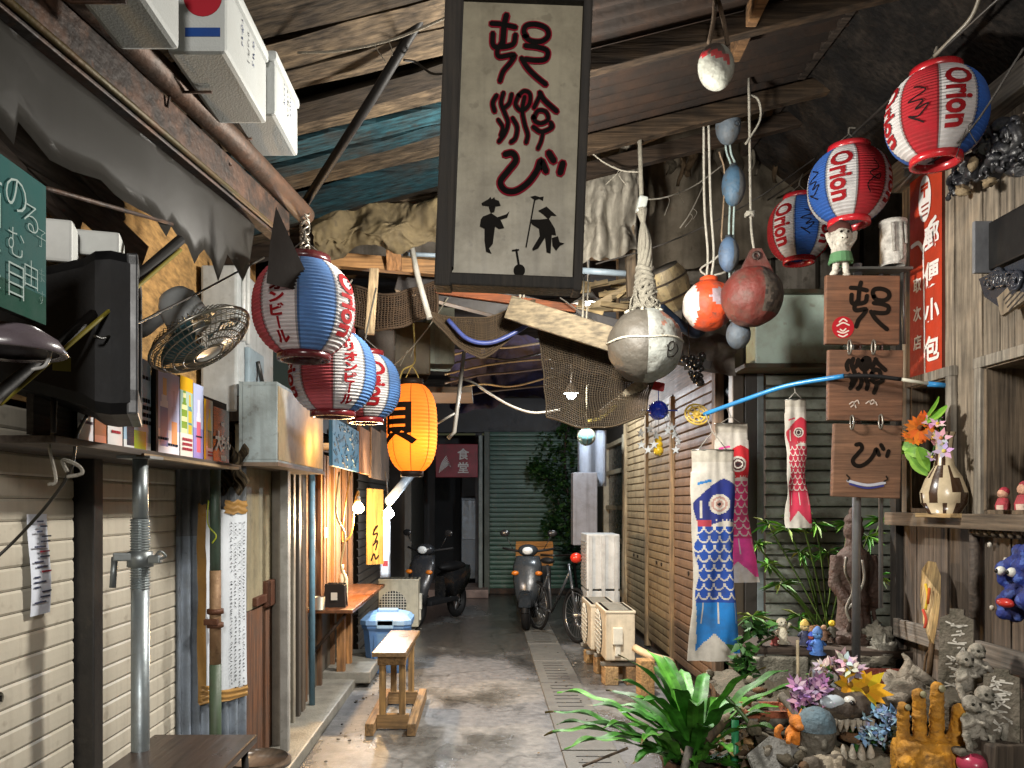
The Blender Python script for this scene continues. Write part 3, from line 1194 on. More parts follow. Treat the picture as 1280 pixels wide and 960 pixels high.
# styrofoam boxes on the gutter
def foam_box(c, s, lab, band=False, rz=0.0):
    t = thing('foam_box', lab, 'box', (c[0], c[1], c[2]), 'white foam boxes', (0, 0, rz))
    b = B(h('a2a5a3'))
    b.box((0, 0, s[2] * .42), (s[0], s[1], s[2] * .84), bev=.015)
    link('tub', b, FOAM, t, True)
    b = B(h('abaeac'))
    b.box((0, 0, s[2] * .92), (s[0] + .012, s[1] + .012, s[2] * .16), bev=.012)
    link('lid', b, FOAM, t, True)
    b = B(h('2b3a7a'))
    M = frame((s[0] / 2, 0, s[2] * .5), (0, 1, 0), (0, 0, 1))
    r = random.Random(len(lab))
    for kx in (-.12, .0, .1):
        for kz in range(5 if kx else 6):
            y0 = .055 - kz * .017
            q = [(kx * s[1] * 1.2 + r.uniform(-.011, .011), y0 + r.uniform(-.007, .007)) for _ in range(4)]
            b.stroke(q, .0028, M, .002, h('28335f') if kx else h('3a3a40'), 3)
    link('handwriting', b, INK, t, True)
    if band:
        b = B(h('96202c'))
        M = frame((.02, -s[1] / 2, s[2] * .62), (1, 0, 0), (0, 0, 1))
        b.prism([(.055 * math.cos(i * PI / 12), .055 * math.sin(i * PI / 12)) for i in range(24)], M, .002)
        b.box((.0, -.1, .001), (.1, .025, .003), None, 0, h('1d3c78'), M)
        link('printed_logo', b, INK, t, True)


foam_box((-.885, 1.9, 2.80), (.16, .44, .24), 'foam box nearest the viewer on the gutter, cut by the top edge')
foam_box((-.825, 2.51, 2.895), (.17, .44, .25), 'foam box with red disc and blue bar on its end', True)
foam_box((-.80, 2.93, 2.945), (.16, .34, .22), 'farthest foam box on the gutter, behind the one with red disc')

t = thing('box_rack', 'rusty flat iron brackets carrying the foam boxes off the gutter', 'rack', (-.9, 2.5, 2.78))
for (y, z) in ((1.9, 2.795), (2.5, 2.89), (2.93, 2.94)):
    b = B(h('2b1d14'))
    b.tube([(gx(y) - .02, y, 2.84), (-.98, y, z - .003), (-.85, y, z - .003)], .005, 6)
    link('bracket', b, RUST, t)
# arm, rods, cables
b = B(h('0c0a09'))
b.tube([P(225, 300, 2.6), P(110, 400, 2.2), P(0, 492, 1.85), P(-60, 545, 1.7)], .017, 8)
b.tube([P(226, 312, 2.58), P(0, 505, 1.84)], .006, 6, col=h('6e6420'))
single('awning_strut', b, DARKP, 'black diagonal awning arm passing in front of the old television', 'awning arm')
b = B(h('241b15'))
b.tube([P(-20, 228, 1.7), P(60, 236, 1.8), P(215, 280, 2.6)], .006, 6)
single('thin_rod', b, RUST, 'thin dark rod crossing above the green chalkboard', 'rod')
b = B(h('17150f'))
b.tube(smooth_pts([P(330, 322, 3.3), P(250, 365, 2.9), P(170, 405, 2.4), P(132, 422, 2.2), P(118, 420, 2.15)]), .004, 6)
single('fan_cable', b, CLEAN, 'black cable curving from the valance past the wall fan', 'cable')
b = B(h('1b1812'))
b.tube(smooth_pts([P(-5, 698, 2.5), P(22, 672, 2.52), P(60, 630, 2.5), P(88, 588, 2.45), P(96, 545, 2.4), P(108, 520, 2.35)]), .005, 6)
single('black_cable', b, CLEAN, 'black cable drooping across the top of the cream shutter', 'cable')
b = B(h('9a958a'))
b.tube(smooth_pts([P(70, 500, 2.3), P(66, 540, 2.32), P(62, 560, 2.32), P(70, 600, 2.33), P(60, 606, 2.33)]), .005, 6)
b.tube(smooth_pts([P(84, 590, 2.4), P(78, 575, 2.4), P(98, 582, 2.4), P(102, 592, 2.4), P(84, 596, 2.4)]), .006, 6)
single('dangling_string', b, ROPE, 'pale knotted string dangling under the television', 'string')

# chalkboard
t = thing('chalkboard', 'blue green chalkboard with white handwriting at the left edge', 'chalkboard', (-.98, 1.5, 2.0))
b = B(h('4d7d78'))
b.grid(lambda u, v: V((-.98, 1.15 + u * .64, 2.0 + v * .31)), 10, 10, lambda u, v: h('1f4a3c') if v < .25 + .15 * NZ.noise(V((u * 4, v * 3, 0))) else h('35605e'), sm=False)
b.box((-.99, 1.47, 2.155), (.016, .64, .31), col=h('2a2a26'))
link('board', b, CHALK, t)
b = B(h('a9bab6'))
M = frame((-.978, 1.47, 2.155), (0, 1, 0), (0, 0, 1))
for (s_, x, y, sz) in (('の', .2, .09, .11), ('む', .2, -.01, .085), ('る', .255, .06, .09), ('子', .295, .03, .055), ('目', .2, -.09, .1), ('由', .255, -.06, .08), ('ま', .295, -.05, .045), ('す', .295, -.1, .045), ('酒', .1, .05, .13), ('菜', .1, -.08, .12)):
    b.text(s_, sz * .85, M @ Matrix.Translation((x, y, 0)), -.0012)
link('handwriting', b, INK, t)
b = B(h('5d545a'))
b.lathe([(.0, .06), (.06, .055), (.1, .03), (.12, 0), (.115, -.004), (.1, 0)], P(10, 440, 1.75), 24)
b.tube(smooth_pts([P(60, 440, 1.75), P(66, 425, 1.75), P(58, 455, 1.75), P(40, 462, 1.75)]), .004, 6, col=h('aaaaa8'))
single('lamp_bowl', b, GLOSS, 'mauve grey metal lamp bowl hanging beneath the chalkboard', 'lamp')

# CRT television
ang = math.atan2(.37, .93)
t = thing('television', 'old black tube television seen from its side on the left shelf', 'television', (-1.07, 2.44, 1.855), None, (0, 0, ang))
b = B(h('070708'))


def sec(x, w, z0, z1, n=5):
    return [(x, -w / 2 + .02, z0), (x, w / 2 - .02, z0), (x, w / 2, z0 + .03), (x, w / 2, z1 - .03), (x, w / 2 - .02, z1), (x, -w / 2 + .02, z1), (x, -w / 2, z1 - .03), (x, -w / 2, z0 + .03)]


secs = [sec(.0, .42, .0, .45), sec(-.05, .43, -.005, .455), sec(-.09, .42, .0, .45), sec(-.12, .40, .02, .43), sec(-.30, .30, .07, .38), sec(-.36, .26, .09, .35)]
rows = [[b.v(p) for p in s_] for s_ in secs]
for i in range(len(rows) - 1):
    for j in range(8):
        b.f([rows[i][j], rows[i][(j + 1) % 8], rows[i + 1][(j + 1) % 8], rows[i + 1][j]], h('0e0e10') if i < 2 else None)
b.f(rows[0][::-1])
b.f(rows[-1])
link('cabinet', b, DARKP, t, True)
b = B(h('3d3f42'))
for (c, s_) in (((.005, 0, .43), (.03, .42, .035)), ((.005, 0, .035), (.03, .42, .075)), ((.005, -.195, .24), (.03, .03, .42)), ((.005, .195, .24), (.03, .03, .42))):
    b.box(c, s_, None, .006)
link('bezel', b, CLEAN, t, True)
b = B(h('20262a'))
b.grid(lambda u, v: V((.004 + .012 * math.sin(PI * u) * math.sin(PI * v), -.18 + .36 * u, .075 + .34 * v)), 8, 8)
link('screen', b, GLOSS, t, True)
b = B(h('6e6a1e'))
b.box((-.17, -.195, .13), (.05, .004, .04), (0, 0, .28))
link('sticker', b, PAPER, t, True)
b = B(h('1a1613'))
for q in (-.13, .13):
    b.tube([(-.2, q, .06), (-.2, q, -.055)], .008, 6)
link('riser', b, DARKP, t, True)
for (c, s_, lab) in ((P(74, 328, 2.3), (.085, .1, .12), 'taller white box on the old television'), (P(124, 322, 2.45), (.13, .12, .075), 'low white box on the old television beside the taller one')):
    b = B(h('bfc1bd'))
    b.box((c.x, c.y, c.z + s_[2] / 2 - .01), s_, (0, 0, .3), .008)
    b.box((c.x, c.y, c.z + s_[2] + .002 - .01), (s_[0] * .96, .01, .002), (0, 0, .3), 0, h('8d8a80'))
    single('carton', b, PAPER, lab, 'box', 'cartons on the television')

# menu shelf with posters
MX = -1.27
b = B(h('4a4038'))
b.box(((LX - 1.22) / 2, 3.15, 1.785), (LX * -1 - 1.22, 1.75, .022), bev=.004)
b.box((-1.3, 3.15, 1.95), (.02, 1.72, .3), col=h('2b2826'))
b.box((-1.225, 3.4, 1.775), (.03, 1.1, .012), col=h('8a7456'))
single('menu_shelf', b, WOODY, 'narrow shelf holding the drink posters above the shutters', 'shelf')


def bottle(u, v, cx, w, y0, y1):
    k = (v - y0) / (y1 - y0)
    if not 0 < k < 1:
        return False
    ww = w if k < .62 else (w * .42 if k > .78 else w * (1 - .58 * (k - .62) / .16))
    return abs(u - cx) < ww


def poster(y0, y1, z0, z1, lab, colf, lines, dark=None, x=MX, extra=None):
    t = thing('menu_poster', lab, 'poster', (x, (y0 + y1) / 2, z0), 'drink posters on the menu shelf')
    b = B(h('1a1818'))
    b.box((x - .008, (y0 + y1) / 2, (z0 + z1) / 2), (.012, y1 - y0, z1 - z0))
    b.grid(lambda u, v: V((x + .002 * math.sin(u * PI), y0 + u * (y1 - y0), z0 + v * (z1 - z0))), 20, 34, colf, sm=False)
    link('sheet', b, POSTER, t)
    b = B(dark or h('222a3a'))
    r = random.Random(int(y0 * 1000))
    M = frame((x + .004, (y0 + y1) / 2, (z0 + z1) / 2), (0, 1, 0), (0, 0, 1))
    W, H = y1 - y0, z1 - z0
    for (u0, u1, v, n_, hh) in lines:
        k = u0
        while k < u1:
            w = min(r.uniform(.05, .11), u1 - k)
            b.box(((k + w / 2 - .5) * W, (v - .5) * H, 0), (w * W, hh * H, .001), None, 0, None, M)
            k += w + .03
    if extra:
        extra(b, M, W, H)
    if len(b.bm.verts):
        link('print', b, INK, t)
    else:
        b.bm.free()
    return t


def bgw(u, v): return h('c9ccd0')


def p_pink(u, v): return h('c25e5e') if .28 < v < .5 and .1 < u < .9 and int(u * 13) % 2 else h('d6d3d2')
def p_brown(u, v): return h('8a5a40') if v > .1 else h('a9705a')
def p_blue(u, v): return h('9fc018') if v < .22 and .35 < u < .8 else (h('202c40') if bottle(u, v, .22, .12, .04, .36) else (h('a9c9e4') if v > .1 else h('e4e8ea')))


def p_drink1(u, v):
    if bottle(u, v, .36, .16, .1, .9):
        return h('7a8cc0') if v < .55 else (h('e8c48a') if v > .72 else h('e4e8f4'))
    if bottle(u, v, .76, .13, .12, .78):
        return h('e0a070') if v < .4 else h('a8b4d8')
    return h('d89a90') if u < .08 else (h('b8c6ea') if v > .3 else h('e6ebf6'))


def p_yel(u, v):
    if v > .82: return h('d9a81e')
    if bottle(u, v, .3, .18, .3, .85): return h('6f9a3c') if int(v * 20) % 3 else h('dfe2a8')
    if bottle(u, v, .74, .16, .3, .8): return h('cdb63a') if int(v * 20) % 4 else h('4d8f98')
    return h('dcdcd6') if v < .3 else h('9fc0b2')


def p_pur(u, v):
    if bottle(u, v, .5, .2, .1, .8): return h('c2607c') if v < .5 else h('e4d9e6')
    return h('7f86cc') if v < .4 else h('a9b8dc')


def p_ylw(u, v):
    if u < .22: return h('d8b61c')
    if bottle(u, v, .6, .25, .22, .85): return h('3f7f54') if v < .5 else h('c8c64a')
    return h('d9d8e4') if v < .25 else h('9fb6a4')


def p_dark(u, v): return h('3a302f') if v > .1 else h('9a5550')


poster(2.50, 2.60, 1.80, 2.10, 'small white text poster farthest left on the shelf', bgw, [(.1, .9, .7 - k * .1, 3, .03) for k in range(6)], h('6a4a5a'))
poster(2.61, 2.69, 1.80, 2.10, 'plain brown card between white text posters on the shelf', p_brown, [])
poster(2.70, 2.81, 1.80, 2.10, 'white poster with red writing under the television', p_pink, [(.1, .9, .62, 3, .05), (.2, .8, .16, 3, .03)], h('a5313c'))
poster(2.82, 3.05, 1.80, 2.14, 'pale blue poster with black writing and green spot', p_blue, [(.45, .95, .55 - k * .08, 3, .045) for k in range(4)] + [(.1, .4, .58, 2, .05), (.2, .9, .8, 3, .04)], h('18202e'))
poster(3.085, 3.335, 1.80, 2.13, 'poster of brown bottle drinks with orange glass on blue', p_drink1, [(.1, .5, .18, 2, .03), (.5, .9, .12, 2, .03)])
poster(3.345, 3.49, 1.80, 2.14, 'poster with yellow top and green yellow cans', p_yel, [(.12, .88, .22 - k * .06, 3, .035) for k in range(3)], h('a03a46'))
poster(3.495, 3.62, 1.80, 2.13, 'lilac poster with a single pink drink', p_pur, [(.2, .8, .3, 3, .02)])
poster(3.63, 3.745, 1.80, 2.08, 'poster with bright yellow left stripe and green bottle', p_ylw, [(.35, .9, .14 - k * .05, 2, .03) for k in range(2)], h('b03a3a'))


def daichan(b, M, W, H):
    b.text('大', .1, M @ Matrix.Translation((-.055, -.03, 0)), .004, col=h('e8e4e0'))
    b.text('ち', .075, M @ Matrix.Translation((.008, -.03, 0)), .003, col=h('e8e4e0'))
    b.text('ゃ', .055, M @ Matrix.Translation((.05, -.045, 0)), .003, col=h('e8e4e0'))
    b.text('ん', .07, M @ Matrix.Translation((.088, -.03, 0)), .003, col=h('e8e4e0'))
    b.text('食堂', .022, M @ Matrix.Translation((.0, .055, 0)), .001, col=h('e8e4e0'))
    b.box((.02, -.108, 0), (.07, .025, .001), None, 0, h('c8c2bc'), M)


poster(3.755, 3.985, 1.80, 2.06, 'dark brown poster with white brush lettering at shelf end', p_dark, [], None, MX, daichan)
b = B(h('141212'))
b.box((-1.262, 3.07, 1.965), (.016, .022, .33), bev=.002)
single('divider_strip', b, PAINT, 'black upright strip between the blue poster and brown bottle poster', 'strip')

# wall fan
fc = P(250, 424, 3.0)
n = V((.53, -.05, -.85)).normalized()
xx = V((.85, 0, .53)).normalized()
MF = frame(fc, xx, n.cross(xx))
t = thing('wall_fan', 'grey wall fan with wire guard tilted down above the posters', 'fan', fc)
WM[t] = Matrix.Translation(fc)
t.location = fc
b = B(h('918e84'))
for (rr, z) in ((.2, 0.0), (.17, .035), (.135, .052), (.1, .06), (.06, .064), (.19, .02)):
    pts = [MF @ V((rr * math.cos(k * PI / 16), rr * math.sin(k * PI / 16), z)) for k in range(33)]
    b.tube(pts, .003 if rr < .2 else .006, 5, False)
for k in range(52):
    a = k * PI / 26
    b.tube([MF @ V((rr * math.cos(a + .3 * (1 - rr / .2)), rr * math.sin(a + .3 * (1 - rr / .2)), z)) for rr, z in ((.2, 0), (.17, .035), (.12, .056), (.06, .064))], .0018, 4, False)
    b.tube([MF @ V((rr * math.cos(a), rr * math.sin(a), z)) for rr, z in ((.2, 0), (.17, -.035), (.1, -.05), (.05, -.05))], .0018, 4, False)
link('wire_guard', b, WIRE, t)
b = B(h('6f9aa0'))
b.lathe([(0, .07), (.05, .066), (.052, .058), (0, .055)], (0, 0, 0), 20, MF, col=h('c9c8c0'))
link('badge', b, CLEAN, t)
b = B(h('4f7d86'))
for k in range(3):
    a0 = k * 2 * PI / 3
    b.grid(lambda u, v: MF @ V(((.03 + .14 * v) * math.cos(a0 + (u - .5) * 1.5), (.03 + .14 * v) * math.sin(a0 + (u - .5) * 1.5), .01 + (u - .5) * .05)), 8, 4, thick=.003)
link('blades', b, CLEAN, t)
b = B(h('a2a5a5'))
b.lathe([(0, -.05), (.075, -.05), (.085, -.07), (.075, -.17), (.055, -.2), (0, -.2)], (0, 0, 0), 20, MF)
link('motor_housing', b, CLEAN, t)
b = B(h('77797a'))
m0 = MF @ V((0, 0, -.16))
b.tube(smooth_pts([m0, m0 + V((-.1, .03, -.06)), m0 + V((-.18, .05, -.1)), V((LX + .03, fc.y + .08, m0.z - .12))]), .025, 10)
b.box((LX + .02, fc.y + .08, m0.z - .12), (.04, .12, .18), bev=.01)
link('wall_bracket', b, CLEAN, t)

# white meter cabinet and grey box near the tan wall
t = thing('meter_cabinet', 'white electric meter cabinet on the tan wall behind the fan', 'cabinet', (-1.42, 4.7, 2.1))
b = B(h('b4b9ba'))
b.box((-1.44, 4.72, 2.5), (.2, .75, .8), bev=.015)
link('case', b, CLEAN, t)
b = B(h('8fa0aa'))
b.box((-1.325, 4.62, 2.33), (.03, .3, .3), bev=.01)
b.tube([(-1.33, 4.5, 2.5), (-1.33, 4.5, 2.95)], .014, 8, col=h('c9cac8'))
b.tube([(-1.33, 4.42, 2.5), (-1.33, 4.42, 2.95)], .014, 8, col=h('c9cac8'))
link('meter', b, CLEAN, t)
b = B(h('20201f'))
b.tube(smooth_pts([P(322, 452, 4.6), P(326, 470, 4.6), P(330, 500, 4.5), P(322, 530, 4.4), P(308, 543, 4.35)]), .013, 8)
single('cabinet_hose', b, CLEAN, 'black hose curving from meter cabinet to the glowing light box', 'hose')

# light box sign
t = thing('light_box', 'grey hanging light box whose cream face shines orange', 'light box', (-1.2, 4.93, 1.83))
b = B(h('8a9698'))
b.box((-1.31, 4.93, 2.04), (.02, 1.24, .44))
for (c_, s_) in (((-1.21, 4.93, 2.25), (.19, 1.24, .02)), ((-1.21, 4.93, 1.83), (.19, 1.24, .02)), ((-1.21, 4.32, 2.04), (.19, .02, .4)), ((-1.21, 5.54, 2.04), (.19, .02, .4))):
    b.box(c_, s_, None, .003)
b.box((-1.22, 4.93, 1.815), (.23, 1.27, .02), col=h('6b5a4a'))
link('housing', b, PAINT, t)
b = B(h('d8c6a4'))
b.grid(lambda u, v: V((-1.113 + .004 * math.sin(u * PI), 4.33 + 1.2 * u, 1.84 + .4 * v)), 10, 6)
link('face_panel', b, translucent('milky_acrylic', .5, .35, .3), t)
lamp('box_light', 'POINT', (-1.2, 5.08, 1.97), 4.5, (1.0, .5, .14), t, shadow_soft_size=.05)
lamp('box_light', 'POINT', (-1.2, 5.3, 2.02), 2.2, (1.0, .55, .18), t, shadow_soft_size=.05)
b = B(h('6a5c4a'))
b.grid(lambda u, v: P(272 + 34 * u + 6 * math.sin(v * 9), 560 + 54 * v + 6 * math.sin(u * 11), 4.25 + .03 * math.sin(u * 40)), 18, 8, lambda u, v: h('7a6a52') if int(u * 18) % 2 else h('4d4438'), thick=.004)
single('ragged_cloth_strip', b, TARP, 'ragged brown cloth strip hanging below the grey light box', 'cloth')

# corrugated sheet and paper poster
A0, A1 = V((-1.56, 4.05, 0)), V((-1.30, 4.38, 0))
dirA = (A1 - A0).normalized()
nA = V((dirA.y, -dirA.x, 0))


def onsheet(u, z, off=0.0): return A0.lerp(A1, u) + V((0, 0, z)) + nA * off


b = B(h('8c98a4'))
b.grid(lambda u, v: onsheet(u, .22 + 1.62 * v, .012 * math.sin(u * 2 * PI * 7.5)), 60, 8, lambda u, v: h('a9b5c4') if v < .8 else h('84888c'), thick=.0015)
single('corrugated_sheet', b, PAINT, 'pale corrugated metal sheet standing right of the cream shutters', 'metal sheet')
t = thing('paper_scroll', 'white paper covered in columns of writing, taped with brown tape', 'poster', onsheet(.6, .58, .03))
b = B(h('c9cfd6'))
b.grid(lambda u, v: onsheet(.30 + .66 * u, .60 + .97 * v, .026 + .006 * math.sin(u * 9 + v * 4)), 12, 12)
link('paper', b, PAPER, t)
b = B(h('a07a44'))
r = random.Random(9)
for (u0, u1, v0, v1) in ((.24, .36, .58, 1.60), (.26, .97, .56, .62), (.62, .95, 1.55, 1.62), (.28, .5, .6, .66)):
    b.grid(lambda u, v: onsheet(u0 + (u1 - u0) * u + .02 * NZ.noise(V((v * 7, u0 * 9, 1))), v0 + (v1 - v0) * v + .015 * NZ.noise(V((u * 6, v0 * 5, 3))), .034 + .004 * math.sin(v * 14 + u * 5)), 5, 14)
link('brown_tape', b, mat('packing_tape', rough=.3, dirt=.3, dscale=9, bump=.3, bscale=20), t)
b = B(h('23262b'))
M = frame(onsheet(.82, 1.08, .036), dirA, (0, 0, 1))
for cx in range(4):
    for k in range(46):
        if r.random() < .9:
            z = .42 - k * .0195
            for s_ in range(3):
                b.box((-.045 + cx * .026 + r.uniform(-.004, .004), z + r.uniform(-.005, .005), 0), (r.uniform(.003, .013), r.uniform(.0018, .003), .0006), (0, 0, r.uniform(-.7, .7)), 0, None, M)
link('writing', b, INK, t)
t = thing('pipe_post', 'mossy green pipe post with rusty clamp in front of paper scroll', 'pipe', (-1.377, 4.1, 0))
b = B(h('3d4f3a'))
b.tube([(-1.377, 4.1, 0), (-1.377, 4.1, .78)], .03, 14)
link('green_pipe', b, PAINT, t)
b = B(h('42564a'))
b.tube([(-1.377, 4.1, 1.25), (-1.377, 4.1, 1.9)], .027, 14)
link('upper_pipe', b, PAINT, t)
b = B(h('8a6f52'))
b.tube([(-1.377, 4.1, .77), (-1.377, 4.1, 1.26)], .029, 14)
link('bare_section', b, RUST, t)
b = B(h('4f2c18'))
for z in (.98, 1.05):
    b.lathe([(.032, -.014), (.042, -.012), (.042, .012), (.032, .014)], (-1.377, 4.1, z), 14)
b.box((-1.385, 4.062, 1.0), (.07, .03, .03), bev=.005)
link('rusty_clamp', b, RUST, t)
b = B(h('a9b52a'))
b.tube(smooth_pts([(-1.4, 4.065, 1.62), (-1.402, 4.062, 1.5), (-1.36, 4.062, 1.44), (-1.38, 4.06, 1.4)]), .004, 6)
link('yellow_tie', b, CLEAN, t)

# jack post
jx, jy = -1.25, 2.91
t = thing('jack_post', 'galvanised steel jack post with threaded collar holding up the shelf', 'prop', (jx, jy, 0))
b = B(h('8f989c'))
b.tube([(jx, jy, 0.01), (jx, jy, 1.33)], .032, 18)
b.box((jx, jy, .006), (.14, .14, .012))
link('outer_tube', b, STEEL, t)
b = B(h('858d90'))
b.tube([(jx, jy, 1.5), (jx, jy, 1.765)], .027, 18)
b.box((jx, jy, 1.768), (.12, .12, .01))
link('inner_tube', b, STEEL, t)
b = B(h('9aa2a4'))
pr = []
z = 1.29
while z < 1.545:
    pr += [(.031, z), (.036, z + .004), (.031, z + .008)]
    z += .0095
b.lathe(pr, (jx, jy, 0), 18, sm=False)
link('threaded_sleeve', b, STEEL, t)
b = B(h('7d8486'))
b.lathe([(.034, 1.37), (.046, 1.372), (.046, 1.425), (.034, 1.43)], (jx, jy, 0), 18)
b.box((jx - .03, jy - .03, 1.41), (.1, .03, .03), (0, 0, .2), .005)
b.box((jx + .055, jy - .01, 1.4), (.05, .03, .03), None, .005)
b.tube([(jx - .075, jy - .04, 1.41), (jx - .08, jy - .045, 1.3)], .012, 8)
b.tube(smooth_pts([(jx + .06, jy - .02, 1.41), (jx + .085, jy - .03, 1.43), (jx + .1, jy - .02, 1.41), (jx + .075, jy - .02, 1.4)]), .004, 6)
link('collar_handle', b, STEEL, t)

# notice paper on the first shutter
t = thing('paper_notice', 'white typed notice taped on the leftmost cream shutter', 'notice', (LX + .03, 2.78, 1.22))
b = B(h('d6dce8'))
b.grid(lambda u, v: V((LX + .024 + .006 * math.sin(v * 5), 2.715 + .125 * u + .01 * (1 - v), 1.215 + .35 * v)), 4, 12)
link('paper', b, PAPER, t)
b = B(h('3a3f55'))
M = frame((LX + .034, 2.78, 1.39), (0, 1, 0), (0, 0, 1))
for k in range(17):
    z = .15 - k * .0175
    x0 = r.choice((-.045, -.03, -.01))
    w = r.uniform(.03, .085)
    b.box((x0 + w / 2, z, 0), (min(w, .05 - x0), .0055, .001), None, 0, h('9a3040') if k in (6, 10) else None, M)
link('print', b, INK, t)

# little table and stool at the bottom left
t = thing('small_table', 'small dark brown table in front of the cream shutters', 'table', (-1.08, 2.9, 0))
b = B(h('3a2d26'))
b.box((-1.08, 2.9, .69), (.4, .42, .03), bev=.006)
link('tabletop', b, POLISH, t)
for (x, y, dx) in ((-1.24, 2.73, -.03), (-1.24, 3.07, -.03), (-.92, 2.73, .03), (-.92, 3.07, .03)):
    b = B(h('1a1716'))
    b.tube([(x, y, .675), (x + dx, y, 0)], .014, 8)
    link('leg', b, DARKP, t)
t = thing('round_stool', 'low round stool half hidden beneath the small brown table', 'stool', (-1.03, 3.62, 0))
b = B(h('6a5a4c'))
b.lathe([(0, .455), (.14, .455), (.155, .445), (.155, .425), (0, .42)], (-1.03, 3.62, 0), 28)
link('seat', b, POLISH, t)
for k in range(4):
    a = k * PI / 2 + .6
    b = B(h('2a2725'))
    b.tube([(-1.03 + .1 * math.cos(a), 3.62 + .1 * math.sin(a), .43), (-1.03 + .16 * math.cos(a), 3.62 + .16 * math.sin(a), 0)], .012, 8)
    link('leg', b, DARKP, t)

# ------------------------------------------------------------ counter things
t = thing('napkin_stand', 'black menu stand on the wooden snack counter', 'stand', (-1.2, 6.48, .77))
b = B(h('1d1815'))
b.prism([(-.09, 0), (.09, 0), (.075, .19), (-.075, .19)], frame((-1.2, 6.42, .77), (1, 0, 0), (0, 0, 1)), .012)
b.prism([(-.09, 0), (.09, 0), (.075, .19), (-.075, .19)], frame((-1.2, 6.53, .77), (1, 0, 0), (0, 0, 1)), .012)
b.box((-1.2, 6.475, .775), (.17, .11, .012))
b.box((-1.275, 6.475, .86), (.012, .11, .17))
b.box((-1.125, 6.475, .86), (.012, .11, .17))
link('holder', b, DARKP, t)
b = B(h('b9b4a8'))
b.box((-1.2, 6.404, .86), (.05, .004, .06))
link('label_card', b, PAPER, t)
t = thing('pump_bottle', 'pale pump bottle standing behind the menu stand on counter', 'bottle', (-1.19, 6.75, .77))
b = B(h('d8c8a8'))
b.lathe([(0, 0), (.04, 0), (.042, .02), (.042, .2), (.03, .235), (.014, .25), (.014, .27), (0, .27)], (-1.19, 6.75, .77), 18)
link('body', b, CLEAN, t)
b = B(h('e4e0d4'))
b.tube([(-1.19, 6.75, 1.04), (-1.19, 6.75, 1.09)], .008, 8)
b.tube([(-1.19, 6.75, 1.085), (-1.19, 6.69, 1.075)], .008, 8)
link('pump', b, CLEAN, t)
b = B(h('8d8a80'))
b.lathe([(0, 0), (.045, 0), (.05, .1), (.046, .1), (.042, .006), (0, .006)], (-1.3, 6.3, .77), 18)
single('steel_cup', b, STEEL, 'grey steel cup at the near end of the snack counter', 'cup')
r = random.Random(4)
for k, (y, z, c, lab) in enumerate(((6.35, 1.42, 'e6d8b8', 'uppermost small price card on the snack stall wall'), (6.4, 1.25, 'd8c8a0', 'small price card near counter cup on the stall wall'), (6.95, 1.35, 'e4c890', 'small price card beneath the warm bare bulb'))):
    b = B(h(c))
    b.box((-1.375, y, z), (.006, .1, .09), (0, 0, 0), .002)
    for q in range(3):
        b.box((-1.371, y, z + .025 - q * .025), (.001, .07, .006), col=h('5a3a2a'))
    single('price_card', b, PAPER, lab, 'card', 'price cards on the stall wall')


def bare_bulb(loc, top, lab, col, e, estr, cordcol, cordpts=None):
    t = thing('bare_bulb', lab, 'bulb', loc)
    b = B(h(cordcol))
    b.tube(smooth_pts([top] + (cordpts or []) + [V(loc) + V((0, 0, .07))]), .008, 6)
    link('cord', b, CLEAN, t)
    b = B(h('8a8478'))
    b.lathe([(.008, .1), (.018, .09), (.018, .045), (.012, .04)], loc, 12)
    link('socket', b, CLEAN, t)
    b = B(col)
    b.lathe([(.013, .05), (.028, .035), (.05, .0), (.046, -.03), (.025, -.05), (0, -.055)], loc, 18)
    ob = link('globe', b, emit('lit_bulb', estr), t)
    ob.visible_shadow = True
    l = lamp('bulb_light', 'POINT', V(loc) + V((0.03, -.02, -.1)), e, col, t, shadow_soft_size=.03)
    return t


bl = P(448, 634, 7.0)
bare_bulb(tuple(bl), bl + V((-.05, -.02, .4)), 'warm bare bulb on looped yellow cord over the snack counter', (1, .6, .24), 170, 80, '7a5c24',
          [bl + V((-.12, 0, -.02)), bl + V((-.14, 0, -.3)), bl + V((-.06, 0, -.22)), bl + V((-.03, 0, .05)), bl + V((0, 0, .14))])
wl = P(486, 641, 7.75)
bare_bulb(tuple(wl), wl + V((-.03, 0, .4)), 'cold white bare bulb beside the yellow calligraphy board', (.92, .96, 1.0), 75, 120, '3a3834')
b = B(h('9a8a62'))
b.tube(smooth_pts([P(424, 590, 6.6), P(420, 640, 6.6), P(431, 670, 6.6), P(426, 705, 6.6), P(431, 725, 6.6), P(424, 742, 6.6)]), .009, 7)
single('wavy_cord', b, CLEAN, 'cream wavy electric cord hanging down the stall wall', 'cord')

# hanging boards over the snack stall
for (y0, y1, z0, z1, c, m_, lab) in ((5.85, 7.08, 1.88, 2.24, '2b6786', PAINT, 'blue painted rough board over the near end of the stall'),
                                     (7.14, 7.75, 1.88, 2.3, 'b57a48', WOODZ, 'orange timber board right of the blue board over the stall'),
                                     (7.85, 8.55, 1.86, 2.36, '8a6c50', WOODZ, 'worn brown board with pale streaks, second right of the blue board'),
                                     (8.6, 9.3, 1.86, 2.4, '5f4a3a', WOODZ, 'darkest board at the far end of the row over the stall')):
    b = B(h(c))
    b.box((-1.12, (y0 + y1) / 2, (z0 + z1) / 2), (.03, y1 - y0, z1 - z0), bev=.004)
    if c == '2b6786':
        r = random.Random(2)
        for _ in range(70):
            b.box((-1.103, r.uniform(y0 + .05, y1 - .05), r.uniform(z0 + .02, z1 - .02)), (.006, r.uniform(.03, .12), r.uniform(.008, .02)), (r.uniform(-.5, .5), 0, 0), 0, h('1d4d66', r.uniform(.6, 1.4)))
    single('stall_board', b, m_, lab, 'board', 'boards over the snack stall')
